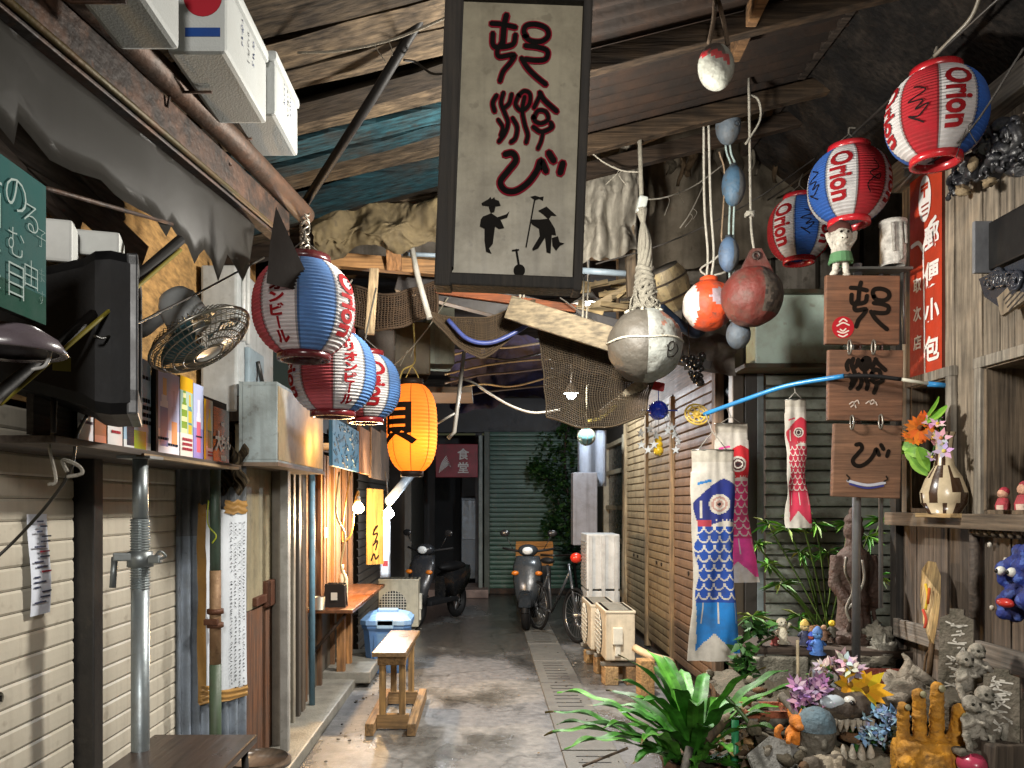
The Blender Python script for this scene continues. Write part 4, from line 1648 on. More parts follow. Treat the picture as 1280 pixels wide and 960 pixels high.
t = thing('calligraphy_board', 'upright yellow board with black brush writing by the white bulb', 'sign', P(468, 705, 7.5))
M = frame(P(468, 660, 7.5), (.75, .66, 0), (0, 0, 1))
b = B(h('8a7038'))
b.prism([(-.09, -.34), (.09, -.34), (.085, .36), (-.085, .37)], M, .02)
link('board', b, WOODZ, t)
b = B(h('1c1512'))
M2 = M @ Matrix.Translation((0, 0, .02))
for st in ([(-.02, -.02), (.01, .02), (-.03, -.06), (.02, -.05), (-.01, -.13)], [(.02, .02), (-.02, -.03)], [(-.03, -.16), (.02, -.12), (.0, -.2)], [(-.05, -.3), (-.02, -.24), (0, -.29), (.03, -.26)]):
    b.stroke(st, .018, M2)
link('brush_writing', b, INK, t)
t = thing('cloth_banner', 'narrow white cloth banner hanging under the white bulb', 'banner', P(481, 722, 8.1))
b = B(h('b9c2cc'))
b.grid(lambda u, v: P(475 + 13 * u, 722 - 84 * v, 8.1 + .1 * u + .015 * math.sin(v * 8)), 4, 12, lambda u, v: h('a53a3a') if .2 < v < .28 and .2 < u < .8 else h('c2cad2'), thick=.003)
link('cloth', b, CLOTH, t)
b = B(h('8d9cac'))
b.tube([P(486, 627, 7.6), P(516, 590, 8.2)], .045, 12)
single('diagonal_pipe', b, CLEAN, 'pale blue grey diagonal pipe under the glowing lantern', 'pipe')


# ------------------------------------------------------------ air conditioners, bin, bench
def ac_unit(loc, w, d, hh, rz, lab, col='b9b4a4', louver=True):
    """outdoor unit; local +y is the back, front grille looks along -y"""
    t = thing('air_conditioner_unit', lab, 'air conditioner', loc, 'outdoor air conditioner units', (0, 0, rz))
    b = B(h(col))
    b.box((0, 0, hh / 2 + .03), (w, d, hh - .06), None, .012)
    b.box((0, 0, hh - .012), (w + .012, d + .012, .024), None, .006)
    for k in range(9):
        b.box((-w / 2 + w * (k + 1) / 10, 0, hh + .001), (w * .05, d * .7, .003), None, 0, h('8d887a'))
    link('casing', b, CLEAN, t, True)
    b = B(h('2a2a28'))
    cx = -w * .14
    rr = min(hh * .4, w * .34)
    b.lathe([(0, .001), (rr, .001), (rr, .004), (0, .004)], (cx, -d / 2 - .004, hh * .52), 28, Matrix.Rotation(PI / 2, 4, 'X'))
    link('fan_opening', b, DARKP, t, True)
    b = B(h('d2cdbd'))
    k = -rr
    while k <= rr:
        q = math.sqrt(max(0, rr * rr - k * k))
        b.box((cx, -d / 2 - .012, hh * .52 + k), (2 * q + .01, .01, .009))
        b.box((cx + k, -d / 2 - .012, hh * .52), (.009, .01, 2 * q + .01))
        k += rr / 5
    link('grille', b, CLEAN, t, True)
    b = B(h('c8c3b3'))
    b.box((w / 2 + .018, -d * .1, hh * .56), (.036, d * .34, hh * .3), None, .008)
    b.box((w / 2 + .012, -d * .1, hh * .3), (.024, d * .2, hh * .2), None, .008)
    link('valve_cover', b, CLEAN, t, True)
    for sx in (-1, 1):
        b = B(h('77736a'))
        b.box((sx * w * .34, 0, .015), (.07, d + .06, .03), None, .005)
        link('foot', b, CLEAN, t, True)
    return t


ac_unit((-1.07, 10.15, 0), .5, .28, .66, 0, 'beige air conditioner unit on the left behind the blue bin', 'b5ae98')

t = thing('trash_bin', 'blue plastic trash bin with lid beside the snack counter', 'bin', (-.93, 7.75, 0))
b = B(h('4a6f9e'))
for (z0, z1, w0, w1) in ((0, .4, .36, .42),):
    vs = []
    for (z, w) in ((0, .36), (.02, .37), (.40, .43), (.43, .46), (.46, .46)):
        k = w / 2
        c = .06
        vs.append([b.v((-.93 + x, 7.75 + y, z)) for x, y in ((-k + c, -k), (k - c, -k), (k, -k + c), (k, k - c), (k - c, k), (-k + c, k), (-k, k - c), (-k, -k + c))])
    for i in range(4):
        for j in range(8):
            b.f([vs[i][j], vs[i][(j + 1) % 8], vs[i + 1][(j + 1) % 8], vs[i + 1][j]])
    b.f(vs[0][::-1])
for k in (-.1, 0, .1):
    b.box((-.93 + k, 7.54, .2), (.012, .012, .34))
link('tub', b, CLEAN, t)
b = B(h('6f93bd'))
vs = []
for (z, w) in ((.46, .48), (.50, .48), (.54, .4), (.56, .3)):
    k = w / 2
    c = .06
    vs.append([b.v((-.93 + x, 7.75 + y, z)) for x, y in ((-k + c, -k), (k - c, -k), (k, -k + c), (k, k - c), (k - c, k), (-k + c, k), (-k, k - c), (-k, -k + c))])
for i in range(3):
    for j in range(8):
        b.f([vs[i][j], vs[i][(j + 1) % 8], vs[i + 1][(j + 1) % 8], vs[i + 1][j]])
b.f(vs[-1])
b.f(vs[0][::-1])
b.box((-.93, 7.53, .47), (.16, .04, .09), None, .01)
b.box((-.93, 7.75, .575), (.2, .06, .03), None, .01)
link('lid', b, CLEAN, t)

t = thing('wooden_bench', 'tall narrow wooden bench stool on a skid base in the alley', 'bench', (-.65, 6.05, 0))
b = B(h('7d6344'))
b.box((-.65, 6.03, .555), (.24, .98, .032), (0, 0, -.02), .006)
link('seat', b, POLISH, t)
b = B(h('8a6a42'))
b.box((-.65, 5.64, .5), (.2, .025, .07), None, .003)
b.box((-.65, 6.42, .5), (.2, .025, .07), None, .003)
b.box((-.73, 6.03, .5), (.02, .76, .06), None, .003)
b.box((-.57, 6.03, .5), (.02, .76, .06), None, .003)
link('apron', b, WOODY, t)
for (x, y) in ((-.72, 5.68), (-.58, 5.68), (-.72, 6.38), (-.58, 6.38)):
    b = B(h('9a7848'))
    b.box((x, y, .29), (.045, .045, .46), None, .004)
    link('leg', b, WOODZ, t)
for x in (-.79, -.50):
    b = B(h('8a6c46'))
    b.box((x, 6.03, .045), (.06, 1.06, .085), None, .005)
    link('skid', b, WOODY, t)
for y in (5.68, 6.38):
    b = B(h('93734a'))
    b.box((-.645, y, .06), (.23, .05, .1), None, .004)
    link('cross_rail', b, WOODX, t)
# ================================================================== HANGING SIGN
SY = 2.65
SK = SY / 1000
SCX, SCY = 646, 172


def sg(px, py): return ((px - SCX) * SK, (SCY - py) * SK)
def z1(p): return (560 + p[0] / 5.333, p[1] / 5.333)
def z2(p): return (560 + p[0] / 5.333, 180 + p[1] / 5.333)


GO = [([(290, 165), (360, 170), (450, 190)], 34), ([(390, 110), (375, 180), (365, 300)], 40), ([(300, 230), (300, 300), (330, 322), (430, 305), (450, 240)], 34),
      ([(360, 290), (330, 345), (345, 385), (440, 372), (420, 420), (370, 480), (347, 545)], 32),
      ([(520, 250), (505, 215), (525, 178), (590, 172), (655, 200), (665, 250), (620, 284), (550, 280), (512, 250)], 34), ([(515, 312), (600, 322), (660, 348), (650, 400), (590, 410), (515, 402)], 34),
      ([(490, 395), (530, 460), (590, 520), (650, 568)], 34)]
YU = [([(325, 640), (300, 690), (312, 745)], 30), ([(370, 622), (355, 690), (380, 760), (400, 820), (380, 890), (340, 945)], 28), ([(335, 800), (365, 850), (352, 905)], 26), ([(425, 632), (410, 690), (378, 722)], 28),
      ([(470, 640), (450, 700), (490, 742), (540, 700), (545, 632), (508, 612), (472, 640)], 28), ([(510, 650), (495, 740), (510, 830), (530, 900), (520, 952)], 28), ([(430, 790), (460, 850), (450, 920), (420, 950)], 28),
      ([(610, 622), (640, 672), (722, 746)], 34), ([(612, 640), (572, 722)], 28), ([(570, 790), (600, 742), (650, 750), (665, 800), (620, 826), (580, 812), (568, 780)], 28), ([(568, 850), (620, 882), (690, 852), (682, 820)], 30),
      ([(632, 880), (620, 940), (598, 992)], 26)]
BI = [([(380, 70), (430, 62), (452, 110), (400, 180), (350, 250), (380, 306), (450, 312), (530, 260), (590, 180), (618, 112), (652, 182)], 40), ([(670, 60), (702, 112)], 44), ([(762, 128), (745, 192)], 44)]

t = thing('hanging_sign', 'tall cream hanging sign with black and red brush characters and two small figures', 'sign', P(646, 352, SY))
MS = frame(P(SCX, SCY, SY), (math.cos(rad(2.2)), 0, -math.sin(rad(2.2))), (math.sin(rad(2.2)), 0, math.cos(rad(2.2))))
b = B(h('8f8873'))
b.box((.004, -.0155, .0), (.41, .90, .04), None, 0, None, MS)
link('face', b, mat('stained_acrylic', rough=.45, dirt=.8, dscale=6.5, dcol=(.13, .11, .07), spot=.6, streak=.5, bump=.05), t)
for (c, s_, cc) in (((-.224, -.019, .0), (.056, .985, .1), '221d18'), ((.215, -.019, 0), (.03, .985, .1), '1c1814'), ((-.0, -.487, 0), (.41, .04, .102), '16130f'), ((0, .451, 0), (.41, .04, .102), '16130f')):
    b = B(h(cc))
    b.box(c, s_, None, .006, None, MS)
    if s_[0] == .056:
        b.box((c[0] + .03, 0, .03), (.005, .9, .04), None, 0, h('14110f'), MS)
    link('frame_bar', b, WOODZ, t)
ML = frame(P(SCX, SCY, SY - .022), (1, 0, 0), (0, 0, 1))
halo = B(h('7c1024'))
ink = B(h('050404'))
for grp, zf in ((GO, z1), (YU, z1), (BI, z2)):
    for i, (pts, w) in enumerate(grp):
        q = [sg(*zf(p)) for p in pts]
        halo.stroke(q, w * 1.45 / 5.333 * SK, ML, .001 + i * .0001)
        ink.stroke(q, w * .95 / 5.333 * SK, ML, .0028 + i * .0001)
link('red_outline', halo, INK, t)
link('brush_characters', ink, INK, t)
b = B(h('141210'))
for pl in ([(225, 392), (270, 366), (285, 350), (292, 366), (310, 352), (316, 368), (340, 376), (352, 408), (300, 416), (230, 406)], [(272, 414), (318, 414), (310, 450), (285, 456)],
           [(235, 480), (290, 458), (330, 485), (390, 465), (410, 445), (395, 487), (350, 500), (376, 556), (340, 562), (315, 546), (300, 660), (275, 690), (292, 726), (255, 712), (245, 640), (245, 560), (214, 545), (220, 500)],
           [(600, 442), (655, 414), (722, 476), (640, 470)], [(636, 468), (686, 476), (668, 498)],
           [(545, 505), (560, 500), (610, 500), (670, 494), (710, 560), (718, 604), (690, 600), (682, 724), (655, 716), (645, 620), (600, 690), (565, 706), (560, 694), (610, 610), (605, 560), (560, 532)],
           [(690, 622), (730, 610), (742, 650), (774, 658), (745, 672), (718, 706), (694, 672)], [(548, 350), (580, 342), (610, 352), (636, 348), (632, 376), (606, 362), (580, 372)]):
    q = [sg(*z2(p)) for p in pl]
    b.poly([ML @ V((x, y, .002)) for x, y in q])
b.stroke([sg(*z2((576, 372))), sg(*z2((520, 680)))], .005, ML, .0024)
b.stroke([sg(*z2((455, 700))), sg(*z2((475, 820)))], .007, ML, .0024)
b.stroke([sg(*z2((430, 705))), sg(*z2((470, 700)))], .005, ML, .0025)
cx_, cy_ = sg(*z2((475, 836)))
b.poly([ML @ V((cx_ + .019 * math.cos(a * PI / 10), cy_ + .02 * math.sin(a * PI / 10), .002)) for a in range(20)])
link('painted_figures', b, INK, t)
b = B(h('2a2622'))
for k in (-.25, .25):
    b.tube([MS @ V((k * .7, .46, 0)), MS @ V((k * .7, .75, 0))], .006, 6)
link('hanging_chain', b, RUST, t)

b = B(h('0e0c0b'))
b.tube([P(380, 256, 3.62), P(470, 115, 3.2), P(548, -15, 2.92), P(600, -110, 2.85)], .02, 10)
b.tube(smooth_pts([P(505, 75, 3.05), P(520, 78, 3.1), P(540, 92, 3.0), P(562, 92, 2.8)]), .005, 6)
single('brace_pole', b, DARKP, 'dark diagonal brace pole from the gutter end up to the roof', 'pole')
b = B(h('8c857a'))
r = random.Random(31)
for k in range(9):
    a = k * .7
    c = P(381, 268 + k * 6, 3.55)
    b.tube([c + V((.02 * math.cos(a + q), .02 * math.sin(a + q), .012 * math.sin(2 * q))) for q in [i * PI / 5 for i in range(11)]], .005, 5, False)
single('chain_knot', b, STEEL, 'knotted steel chain at the end of the rusty gutter', 'chain')


# ================================================================== PAPER LANTERNS
def lantern(px, py, Y, R_, lab, seq, phi0, capcol, rope_top, dim=1.0, signs=(), el=1.0, pale=0):
    c = P(px, py, Y)
    t = thing('paper_lantern', lab, 'lantern', (c.x, c.y, c.z), 'red white and blue paper lanterns')
    view = math.atan2(-c.y, -c.x)
    base = view + phi0
    Hh = 1.03 * R_ * el
    zt = .9 * R_ * el

    def rz(z): return R_ * math.sqrt(max(0.01, 1 - (abs(z) / Hh) ** 2.3))
    ribs = 26
    nv = ribs * 2
    colr = {'R': h('b3202c', dim), 'B': h('2f62b4', dim), 'O': h('d2d0cf', dim), 'K': h('d2d0cf', dim), 'W': h('d2d0cf', dim)}

    if pale:
        colr['R'] = h('c25a60')
        colr['B'] = h('5580b8')

    def pt(u, v):
        ph = base + u * 2 * PI
        z = zt - 2 * zt * v
        k = int(round(v * nv))
        r_ = rz(z) + (.0035 if k % 2 else -.0015)
        return c + V((r_ * math.cos(ph), r_ * math.sin(ph), z))

    def cf(u, v):
        s_ = u * 8
        f_ = s_ - int(s_)
        cc = colr[seq[int(s_) % 8]]
        if f_ < .035 or f_ > .965:
            return tuple(x * .45 for x in cc)
        return cc
    b = B()
    b.grid(pt, 144, nv, cf, closeu=True, sm=False)
    link('paper_body', b, LPAPER, t)
    for s_ in (1, -1):
        b = B(h(capcol))
        rc = rz(zt)
        b.lathe([(rc * .82, s_ * zt * .97), (rc * 1.02, s_ * zt * .98), (rc * 1.02, s_ * (zt + .14 * R_)), (rc * .8, s_ * (zt + .14 * R_)), (rc * .8, s_ * zt * .98)], c, 28)
        link('cap_ring', b, GLOSS, t)
    b = B(h('7d1218', dim))

    def wr(ang):
        return lambda x, y: c + V(((rz(-x) + .006) * math.cos(base + ang + y / R_), (rz(-x) + .006) * math.sin(base + ang + y / R_), -x))
    for i, s_ in enumerate(seq):
        ang = (i + .5) * PI / 4
        if s_ == 'O':
            vs = text_geo('Orion', 1, .035)[0]
            wdt = max(v.x for v in vs) - min(v.x for v in vs)
            k = 1.25 * R_ * el / wdt
            b.text('Orion', k, None, .035 * k, warp=(lambda f_: lambda x, y: f_(x * 1.0, y * 1.45))(wr(ang)), edge=.03)
        elif s_ == 'K':
            w_ = 'オリオンビール'
            st = .235 * R_ * el
            for j, ch in enumerate(w_):
                off = (j - 3) * st
                f_ = wr(ang)
                if ch == 'ー':
                    b.text(ch, st * 1.0, None, .003, warp=(lambda f_, off: lambda x, y: f_(x + off, y))(f_, off), edge=.03)
                else:
                    b.text(ch, st * 1.0, None, .0025, warp=(lambda f_, off: lambda x, y: f_(off - y, x * 1.5))(f_, off), edge=.03)
    link('lettering', b, INK, t)
    if signs:
        b = B(h('120e10'))
        for ang, pts in signs:
            q = smooth_pts([V((p[0] * R_, p[1] * R_, 0)) for p in pts], 5)
            f_ = wr(ang)
            for i in range(len(q) - 1):
                d = (q[i + 1] - q[i]).normalized() * .003
                nrm = V((-d.y, d.x, 0))
                b.f([b.v(f_(q[i].x + nrm.x, q[i].y + nrm.y)), b.v(f_(q[i].x - nrm.x, q[i].y - nrm.y)), b.v(f_(q[i + 1].x - nrm.x, q[i + 1].y - nrm.y)), b.v(f_(q[i + 1].x + nrm.x, q[i + 1].y + nrm.y))])
        link('signature', b, INK, t)
    b = B(h('5a564e'))
    top = c + V((0, 0, zt + .13 * R_))
    hk = [top + V((-rz(zt) * .8, 0, 0)), top + V((0, 0, .07)), top + V((rz(zt) * .8, 0, 0))]
    b.tube(hk, .003, 5)
    b.tube(smooth_pts([top + V((0, 0, .07)), top + V((.004, 0, .1)), P(*rope_top) if len(rope_top) == 3 else top + V((0, 0, .3))]), .005, 6)
    link('hanger', b, ROPE, t)
    return t


SIG1 = [(-.35, -.1), (-.2, .15), (-.05, -.2), (0, .1), (.15, -.05), (.1, .2), (.3, 0), (.25, -.2), (.45, .1)]
SIG2 = [(-.3, 0), (-.1, .12), (.05, -.12), (.2, .12), (.05, .16), (.3, -.15), (.5, -.05)]
A8 = PI / 4
lantern(380, 386, 3.2, .2, 'largest left paper lantern with katakana between red and blue, nearest the gutter', 'RKBORKBO', rad(15) - 2.5 * A8, '4a1218', (381, 290, 3.5), .9, pale=1)
lantern(416, 466, 3.75, .2, 'middle left paper lantern, red front, touching the largest one', 'RKBORKBO', rad(-22) - .5 * A8, '5a141a', (440, 350, 3.9), .9, pale=1)
lantern(457, 484, 4.4, .19, 'farthest left paper lantern, lowest and mostly hidden behind two others', 'ROBKROBK', rad(18) - 1.5 * A8, '6a161c', (470, 360, 4.5), .9, pale=1)
lantern(1170, 146, 3.5, .2, 'highest right paper lantern with red front beside black carvings', 'ROBOROBO', rad(-19) - .5 * A8, 'a31c24', (1168, 66, 3.52), 1, ((.5 * A8, SIG1),))
lantern(1061, 233, 4.2, .2, 'middle right paper lantern above the small white doll', 'OROBOROB', rad(-10) - .5 * A8, 'b3202a', (1070, 160, 4.2), 1, ((1.5 * A8, SIG2), (7.5 * A8, SIG1)))
lantern(999, 287, 5.1, .19, 'smallest right paper lantern with blue front over the pale green cabinet', 'ROBOROBO', rad(14) - 2.5 * A8, 'a81e28', (1005, 215, 5.1), 1, ((2.5 * A8, SIG1),), 1.1)
b = B(h('23211f'))
b.tube(smooth_pts([P(1290, -40, 3.0), P(1170, 70, 3.5), P(1068, 166, 4.2), P(1004, 220, 5.1), P(960, 250, 5.6)]), .007, 6)
single('lantern_cord', b, CLEAN, 'black cord under the dark eave carrying the right lanterns', 'cord')
b = B(h('6b655a'))
b.tube(smooth_pts([P(1168, 70, 3.5), P(1190, 48, 3.4), P(1215, 20, 3.3), P(1230, -20, 3.2)]), .009, 7)
single('eave_hose', b, CLEAN, 'grey hose looping below the eave above the highest right lantern', 'hose')

# glowing lantern
c = P(515, 535, 5.5)
t = thing('glowing_lantern', 'lit orange barrel lantern with a black character, over the alley', 'lantern', (c.x, c.y, c.z))
RL, HL = .172, .30


def rl(z): return RL * max(.02, 1 - (abs(z) / (HL * 1.06)) ** 3.2) ** .5


def ptl(u, v):
    z = HL - 2 * HL * v
    k = int(round(v * 48))
    r_ = rl(z) + (.002 if k % 2 else -.001)
    return c + V((r_ * math.cos(u * 2 * PI), r_ * math.sin(u * 2 * PI), z))


def cfl(u, v):
    f_ = (u * 8) % 1
    return h('7a4212') if (f_ < .05 or f_ > .97) else h('ee9c40')


b = B()
b.grid(ptl, 128, 48, cfl, closeu=True, sm=False)
gp = translucent('glowing_paper', .75, .9, .1)
ge = gp.node_tree.nodes.new('ShaderNodeEmission')
ge.inputs['Color'].default_value = (1, .36, .05, 1)
ge.inputs['Strength'].default_value = .26
gs = gp.node_tree.nodes.new('ShaderNodeAddShader')
go = gp.node_tree.nodes['Material Output'].inputs['Surface']
gp.node_tree.links.new(go.links[0].from_socket, gs.inputs[0])
gp.node_tree.links.new(ge.outputs[0], gs.inputs[1])
gp.node_tree.links.new(gs.outputs[0], go)
link('paper_body', b, gp, t)
b = B(h('120a05'))
a0 = math.atan2(-c.y, -c.x) - rad(38)
fw = lambda x, y: c + V(((rl(y) + .004) * math.cos(a0 + x / RL), (rl(y) + .004) * math.sin(a0 + x / RL), y))
b.text('貝', .30, None, .009, warp=lambda x, y: fw(x, y + .02), edge=.02)
a1 = a0 + PI
fw2 = lambda x, y: c + V(((rl(y) + .004) * math.cos(a1 + x / RL), (rl(y) + .004) * math.sin(a1 + x / RL), y))
b.text('貝', .30, None, .009, warp=lambda x, y: fw2(x, y + .02), edge=.02)
link('lettering', b, INK, t)
for s_ in (1, -1):
    b = B(h('1a0f08'))
    rc = rl(HL)
    b.lathe([(rc * .8, s_ * HL * .97), (rc * 1.1, s_ * HL * .97), (rc * 1.1, s_ * (HL + .035)), (rc * .8, s_ * (HL + .035)), (rc * .8, s_ * HL * .97)], c, 24)
    link('cap_ring', b, DARKP, t)
b = B(h('a08c4a'))
top = c + V((0, 0, HL + .03))
b.tube(smooth_pts([top + V((-.05, 0, 0)), top + V((-.02, 0, .06)), top + V((0, 0, .09)), top + V((.03, 0, .05)), top + V((.05, 0, 0))]), .004, 5)
b.tube(smooth_pts([top + V((-.09, 0, -.01)), top + V((-.06, 0, .07)), top + V((.01, 0, .11)), top + V((.02, 0, .2)), top + V((0, 0, .55))]), .006, 6)
link('hanger', b, ROPE, t)
l = lamp('lantern_light', 'POINT', c + V((.035, -.055, -.11)), 2.1, (1.0, .47, .13), t, shadow_soft_size=.05)

# ================================================================== OVERHEAD TANGLE
def crumple(b, fn, nu, nv, amp, freq, colf=None, thick=0):
    def g(u, v):
        p = fn(u, v)
        p = p + V((0, 1, .4)) * (amp * .3 * abs(NZ.noise(p * freq * 3.1)) + amp * .1 * NZ.noise(p * freq * 7))
        return p + V((.3 * NZ.noise(p * freq), NZ.noise(p * freq + V((7, 1, 2))), .5 * NZ.noise(p * freq * 1.7 + V((3, 9, 1))))) * amp
    b.grid(g, nu, nv, colf, thick=thick)


b = B(h('62563f'))
crumple(b, lambda u, v: P(388 + 176 * u, 320 - 14 * u + 5 * math.sin(u * 12) - (46 + 22 * u + 8 * math.sin(u * 5)) * v, 4.56 - .1 * math.sin(v * PI)), 90, 40, .10, 6)
single('rolled_tarp', b, TARP, 'crumpled dirty beige tarpaulin rolled under the left roof edge', 'tarpaulin')
b = B(h('8a857a'))
crumple(b, lambda u, v: P(726 + 70 * u, 330 - 158 * v - 16 * u, 4.85 + .05 * math.sin(u * 14)), 46, 66, .09, 5)
single('hanging_tarp', b, TARP, 'grey dirty tarpaulin hanging right of the big sign', 'tarpaulin')
b = B(h('5f584d'))
crumple(b, lambda u, v: P(800 + 215 * u, 345 - 175 * v - 30 * u, 5.72 + .04 * math.sin(u * 18)), 80, 48, .045, 3)
single('dark_tarp', b, TARP, 'dark dusty sheet draped behind the floats under the gable', 'tarpaulin')


def plank(name, a, e, w, th, col, m_, lab, cat='plank', up=(0, 0, 1)):
    b = B(h(col))
    b.board(a, e, w, th, up, .006)
    single(name, b, m_, lab, cat)


plank('crossbeam', P(380, 322, 4.9), P(566, 338, 4.9), .085, .07, 'a77b4c', WOODX, 'orange brown horizontal crossbeam below the rolled tarp', 'beam')
plank('timber_post', P(493, 338, 4.86), P(490, 246, 4.7), .09, .04, '9a6d42', WOODZ, 'short orange timber upright in front of the rolled tarp', 'post', (1, 0, 0))
plank('pale_stick', P(462, 418, 4.75), P(468, 336, 4.8), .055, .03, 'c0a680', WOODZ, 'pale wooden stick hanging above the farthest left lantern', 'stick', (1, 0, 0))
plank('dark_beam', P(498, 348, 5.1), P(890, 448, 5.1), .17, .09, '2e2a29', PAINT, 'long dark beam sloping down to the right behind the sign', 'beam')
plank('brown_lath', P(545, 362, 5.02), P(720, 386, 5.02), .05, .03, '8a4a24', WOODX, 'thin reddish lath along the dark beam under the sign', 'lath')
plank('old_rafter', P(735, 196, 4.9), P(905, 128, 4.9), .1, .06, '75634c', WOODX, 'weathered rafter sloping up right of the sign', 'rafter')
plank('loose_board', P(636, 384, 4.65), P(782, 430, 4.45), .135, .045, '756851', WOODX, 'pale notched loose board hanging by string beside the big grey buoy', 'board')
plank('gable_post', P(790, 372, 5.0), P(780, 150, 4.9), .06, .06, '5c4d3a', WOODZ, 'upright brown post at the right edge of the hanging tarp', 'post', (1, 0, 0))
b = B(h('b9b6ac'))
b.tube([P(512, 296, 4.9), P(522, 345, 4.85), P(537, 398, 4.8)], .018, 9)
single('white_pipe', b, CLEAN, 'short white slanted pipe under the left of the sign', 'pipe')
b = B(h('94a4b0'))
b.tube([P(490, 317, 5.0), P(566, 320, 5.0)], .014, 8)
b.tube([P(725, 338, 5.0), P(782, 342, 5.0)], .02, 8)
single('grey_conduit', b, CLEAN, 'pale grey conduit running behind the sign above the crossbeam', 'conduit')
for (a_, e_, lab) in ((P(650, 372, 4.62), P(655, 330, 4.9), 'left string holding up the loose board'), (P(728, 408, 4.52), P(730, 345, 4.9), 'right string holding up the loose board')):
    b = B(h('9a9484'))
    b.tube([a_, e_], .006, 6)
    b.tube([a_ + V((.02, 0, 0)), e_ + V((.03, 0, 0))], .005, 6)
    single('board_string', b, ROPE, lab, 'string')
plank('lath_pile', P(735, 388, 5.2), P(800, 352, 5.2), .05, .03, 'a08c6a', WOODX, 'pale broken lath poking out left of the rope bundle', 'lath')
b = B(h('a08a62'))
r = random.Random(14)
for i in range(26):
    a = P(730 + r.uniform(0, 70), 345 + r.uniform(0, 50), 5.2 + r.uniform(-.15, .15))
    b.board(a, a + V((r.uniform(-.3, .3), r.uniform(-.05, .05), r.uniform(-.06, .06))), r.uniform(.01, .035), .01, (0, .2, 1), 0, h('a08a62', r.uniform(.35, 1.1)))
single('splinter_bundle', b, WOODX, 'bundle of broken sticks wedged behind the rope of the grey buoy', 'sticks')


def net(name, fn, nu, nv, lab, col='7a6242', r_=.0035, fill=None, seg=3):
    b = B(h(col))

    def q(u, v):
        p = fn(u, v)
        return p + V((NZ.noise(p * 6), NZ.noise(p * 6 + V((4, 4, 4))), NZ.noise(p * 6 + V((9, 2, 4))))) * .02
    for i in range(nu + 1):
        b.tube([q(i / nu, j / (nv * seg)) for j in range(nv * seg + 1)], r_ * (2.2 if i in (0, nu) else 1), 3, False, h(col, RN.uniform(.6, 1.2)))
    for j in range(nv + 1):
        b.tube([q(i / (nu * seg), j / nv) for i in range(nu * seg + 1)], r_ * (2.2 if j in (0, nv) else 1), 3, False, h(col, RN.uniform(.6, 1.2)))
    if fill:
        b.grid(lambda u, v: q(u, v * fill) + V((0, .015, 0)), 24, 10, lambda u, v: h(col, .8 + .4 * math.sin(u * 40)) if NZ.noise(V((u * 14, v * 9, 0))) > -.45 else None)
    return single(name, b, NETM, lab, 'net', 'old fishing nets')


net('fishing_net', lambda u, v: P(672 + 150 * u + (12 - 30 * u) * v, 398 + 62 * u + v * (122 - 62 * u) + 16 * math.sin(u * PI) * v, 4.75 - .25 * u + .1 * math.sin(v * 3 + u * 2)), 46, 42,
    'brown fishing net hanging like a bag below the loose board', '3d3120', .0032, .35, 2)
net('fishing_net', lambda u, v: P(533 + 135 * u, 388 + 40 * math.sin(u * PI) * (.35 + .65 * v) + 20 * (1 - abs(2 * u - 1)) * v - 12 * u * (1 - v), 4.85), 70, 15,
    'brown fishing net draped as a crescent under the sign', '463724', .0035, 1, 2)
net('fishing_net', lambda u, v: P(428 + 118 * u, 352 + 52 * v + 14 * math.sin(u * PI) - 12 * u * v, 5.0 + .05 * math.sin(u * 9)), 34, 16,
    'dark brown fishing net bunched above the glowing lantern', '4a3826', .004, 1)
b = B(h('3c4a86'))
b.tube(smooth_pts([P(560, 400, 4.82), P(585, 424, 4.8), P(615, 428, 4.8), P(650, 412, 4.8), P(668, 398, 4.8)]), .014, 8)
single('blue_hose', b, CLEAN, 'blue hose threaded along the crescent net', 'hose')
b = B(h('8f8672'))
b.tube(smooth_pts([P(805, 478, 4.5), P(780, 498, 4.6), P(752, 517, 4.75)]), [.04 - .022 * abs(i / 12 - .3) for i in range(13)], 9)
b.tube(smooth_pts([P(770, 507, 4.62), P(752, 522, 4.6), P(735, 527, 4.6)]), .012, 6, col=h('b0a050'))
single('driftwood', b, WOODY, 'pale driftwood branch at the lower corner of the bag net', 'driftwood')

# blue tarp bundle and cables deep in the alley
b = B(h('3f4268'))
crumple(b, lambda u, v: P(562 + 124 * u, 500 - 78 * v + 8 * math.sin(u * 7) + 10 * (1 - u), 8.0 + .3 * math.sin(v * PI)), 50, 34, .14, 3)
single('blue_tarp', b, TARP, 'faded violet blue tarpaulin strapped under the inner roof', 'tarpaulin')
for i in range(6):
    b = B(h(('b9b4a8', '2e2c30', '8a8478', '5a5660', 'a8a296', '3a3638')[i]))
    y0 = 432 + i * 11
    b.tube(smooth_pts([P(556, y0 + 14, 7.6), P(600, y0 + 4, 7.6), P(640, y0 + 2 + 5 * math.sin(i * 2), 7.6), P(692, y0 - 6, 7.6)]), .01, 6)
    single('overhead_cable', b, CLEAN, ('uppermost', 'second from the top', 'third from the top', 'fourth from the top', 'fifth from the top', 'lowest')[i] + ' slack cable strung across the violet tarpaulin', 'cable', 'slack cables across the violet tarpaulin')
b = B(h('77736a'))
b.tube(smooth_pts([P(560, 470, 6.8), P(590, 478, 6.8), P(612, 492, 6.8), P(640, 508, 6.8), P(668, 516, 6.8), P(700, 512, 6.8)]), .011, 7)
single('white_cable', b, CLEAN, 'white cable swooping down in front of the dark green shutter', 'cable')
b = B(h('66635c'))
b.tube([P(580, 440, 6.5), P(568, 540, 6.5), P(560, 548, 6.5)], .016, 8)
b.tube([P(572, 515, 6.5), P(545, 530, 6.5)], .01, 6)
single('upright_conduit', b, CLEAN, 'grey upright conduit hanging right of the glowing lantern', 'conduit')
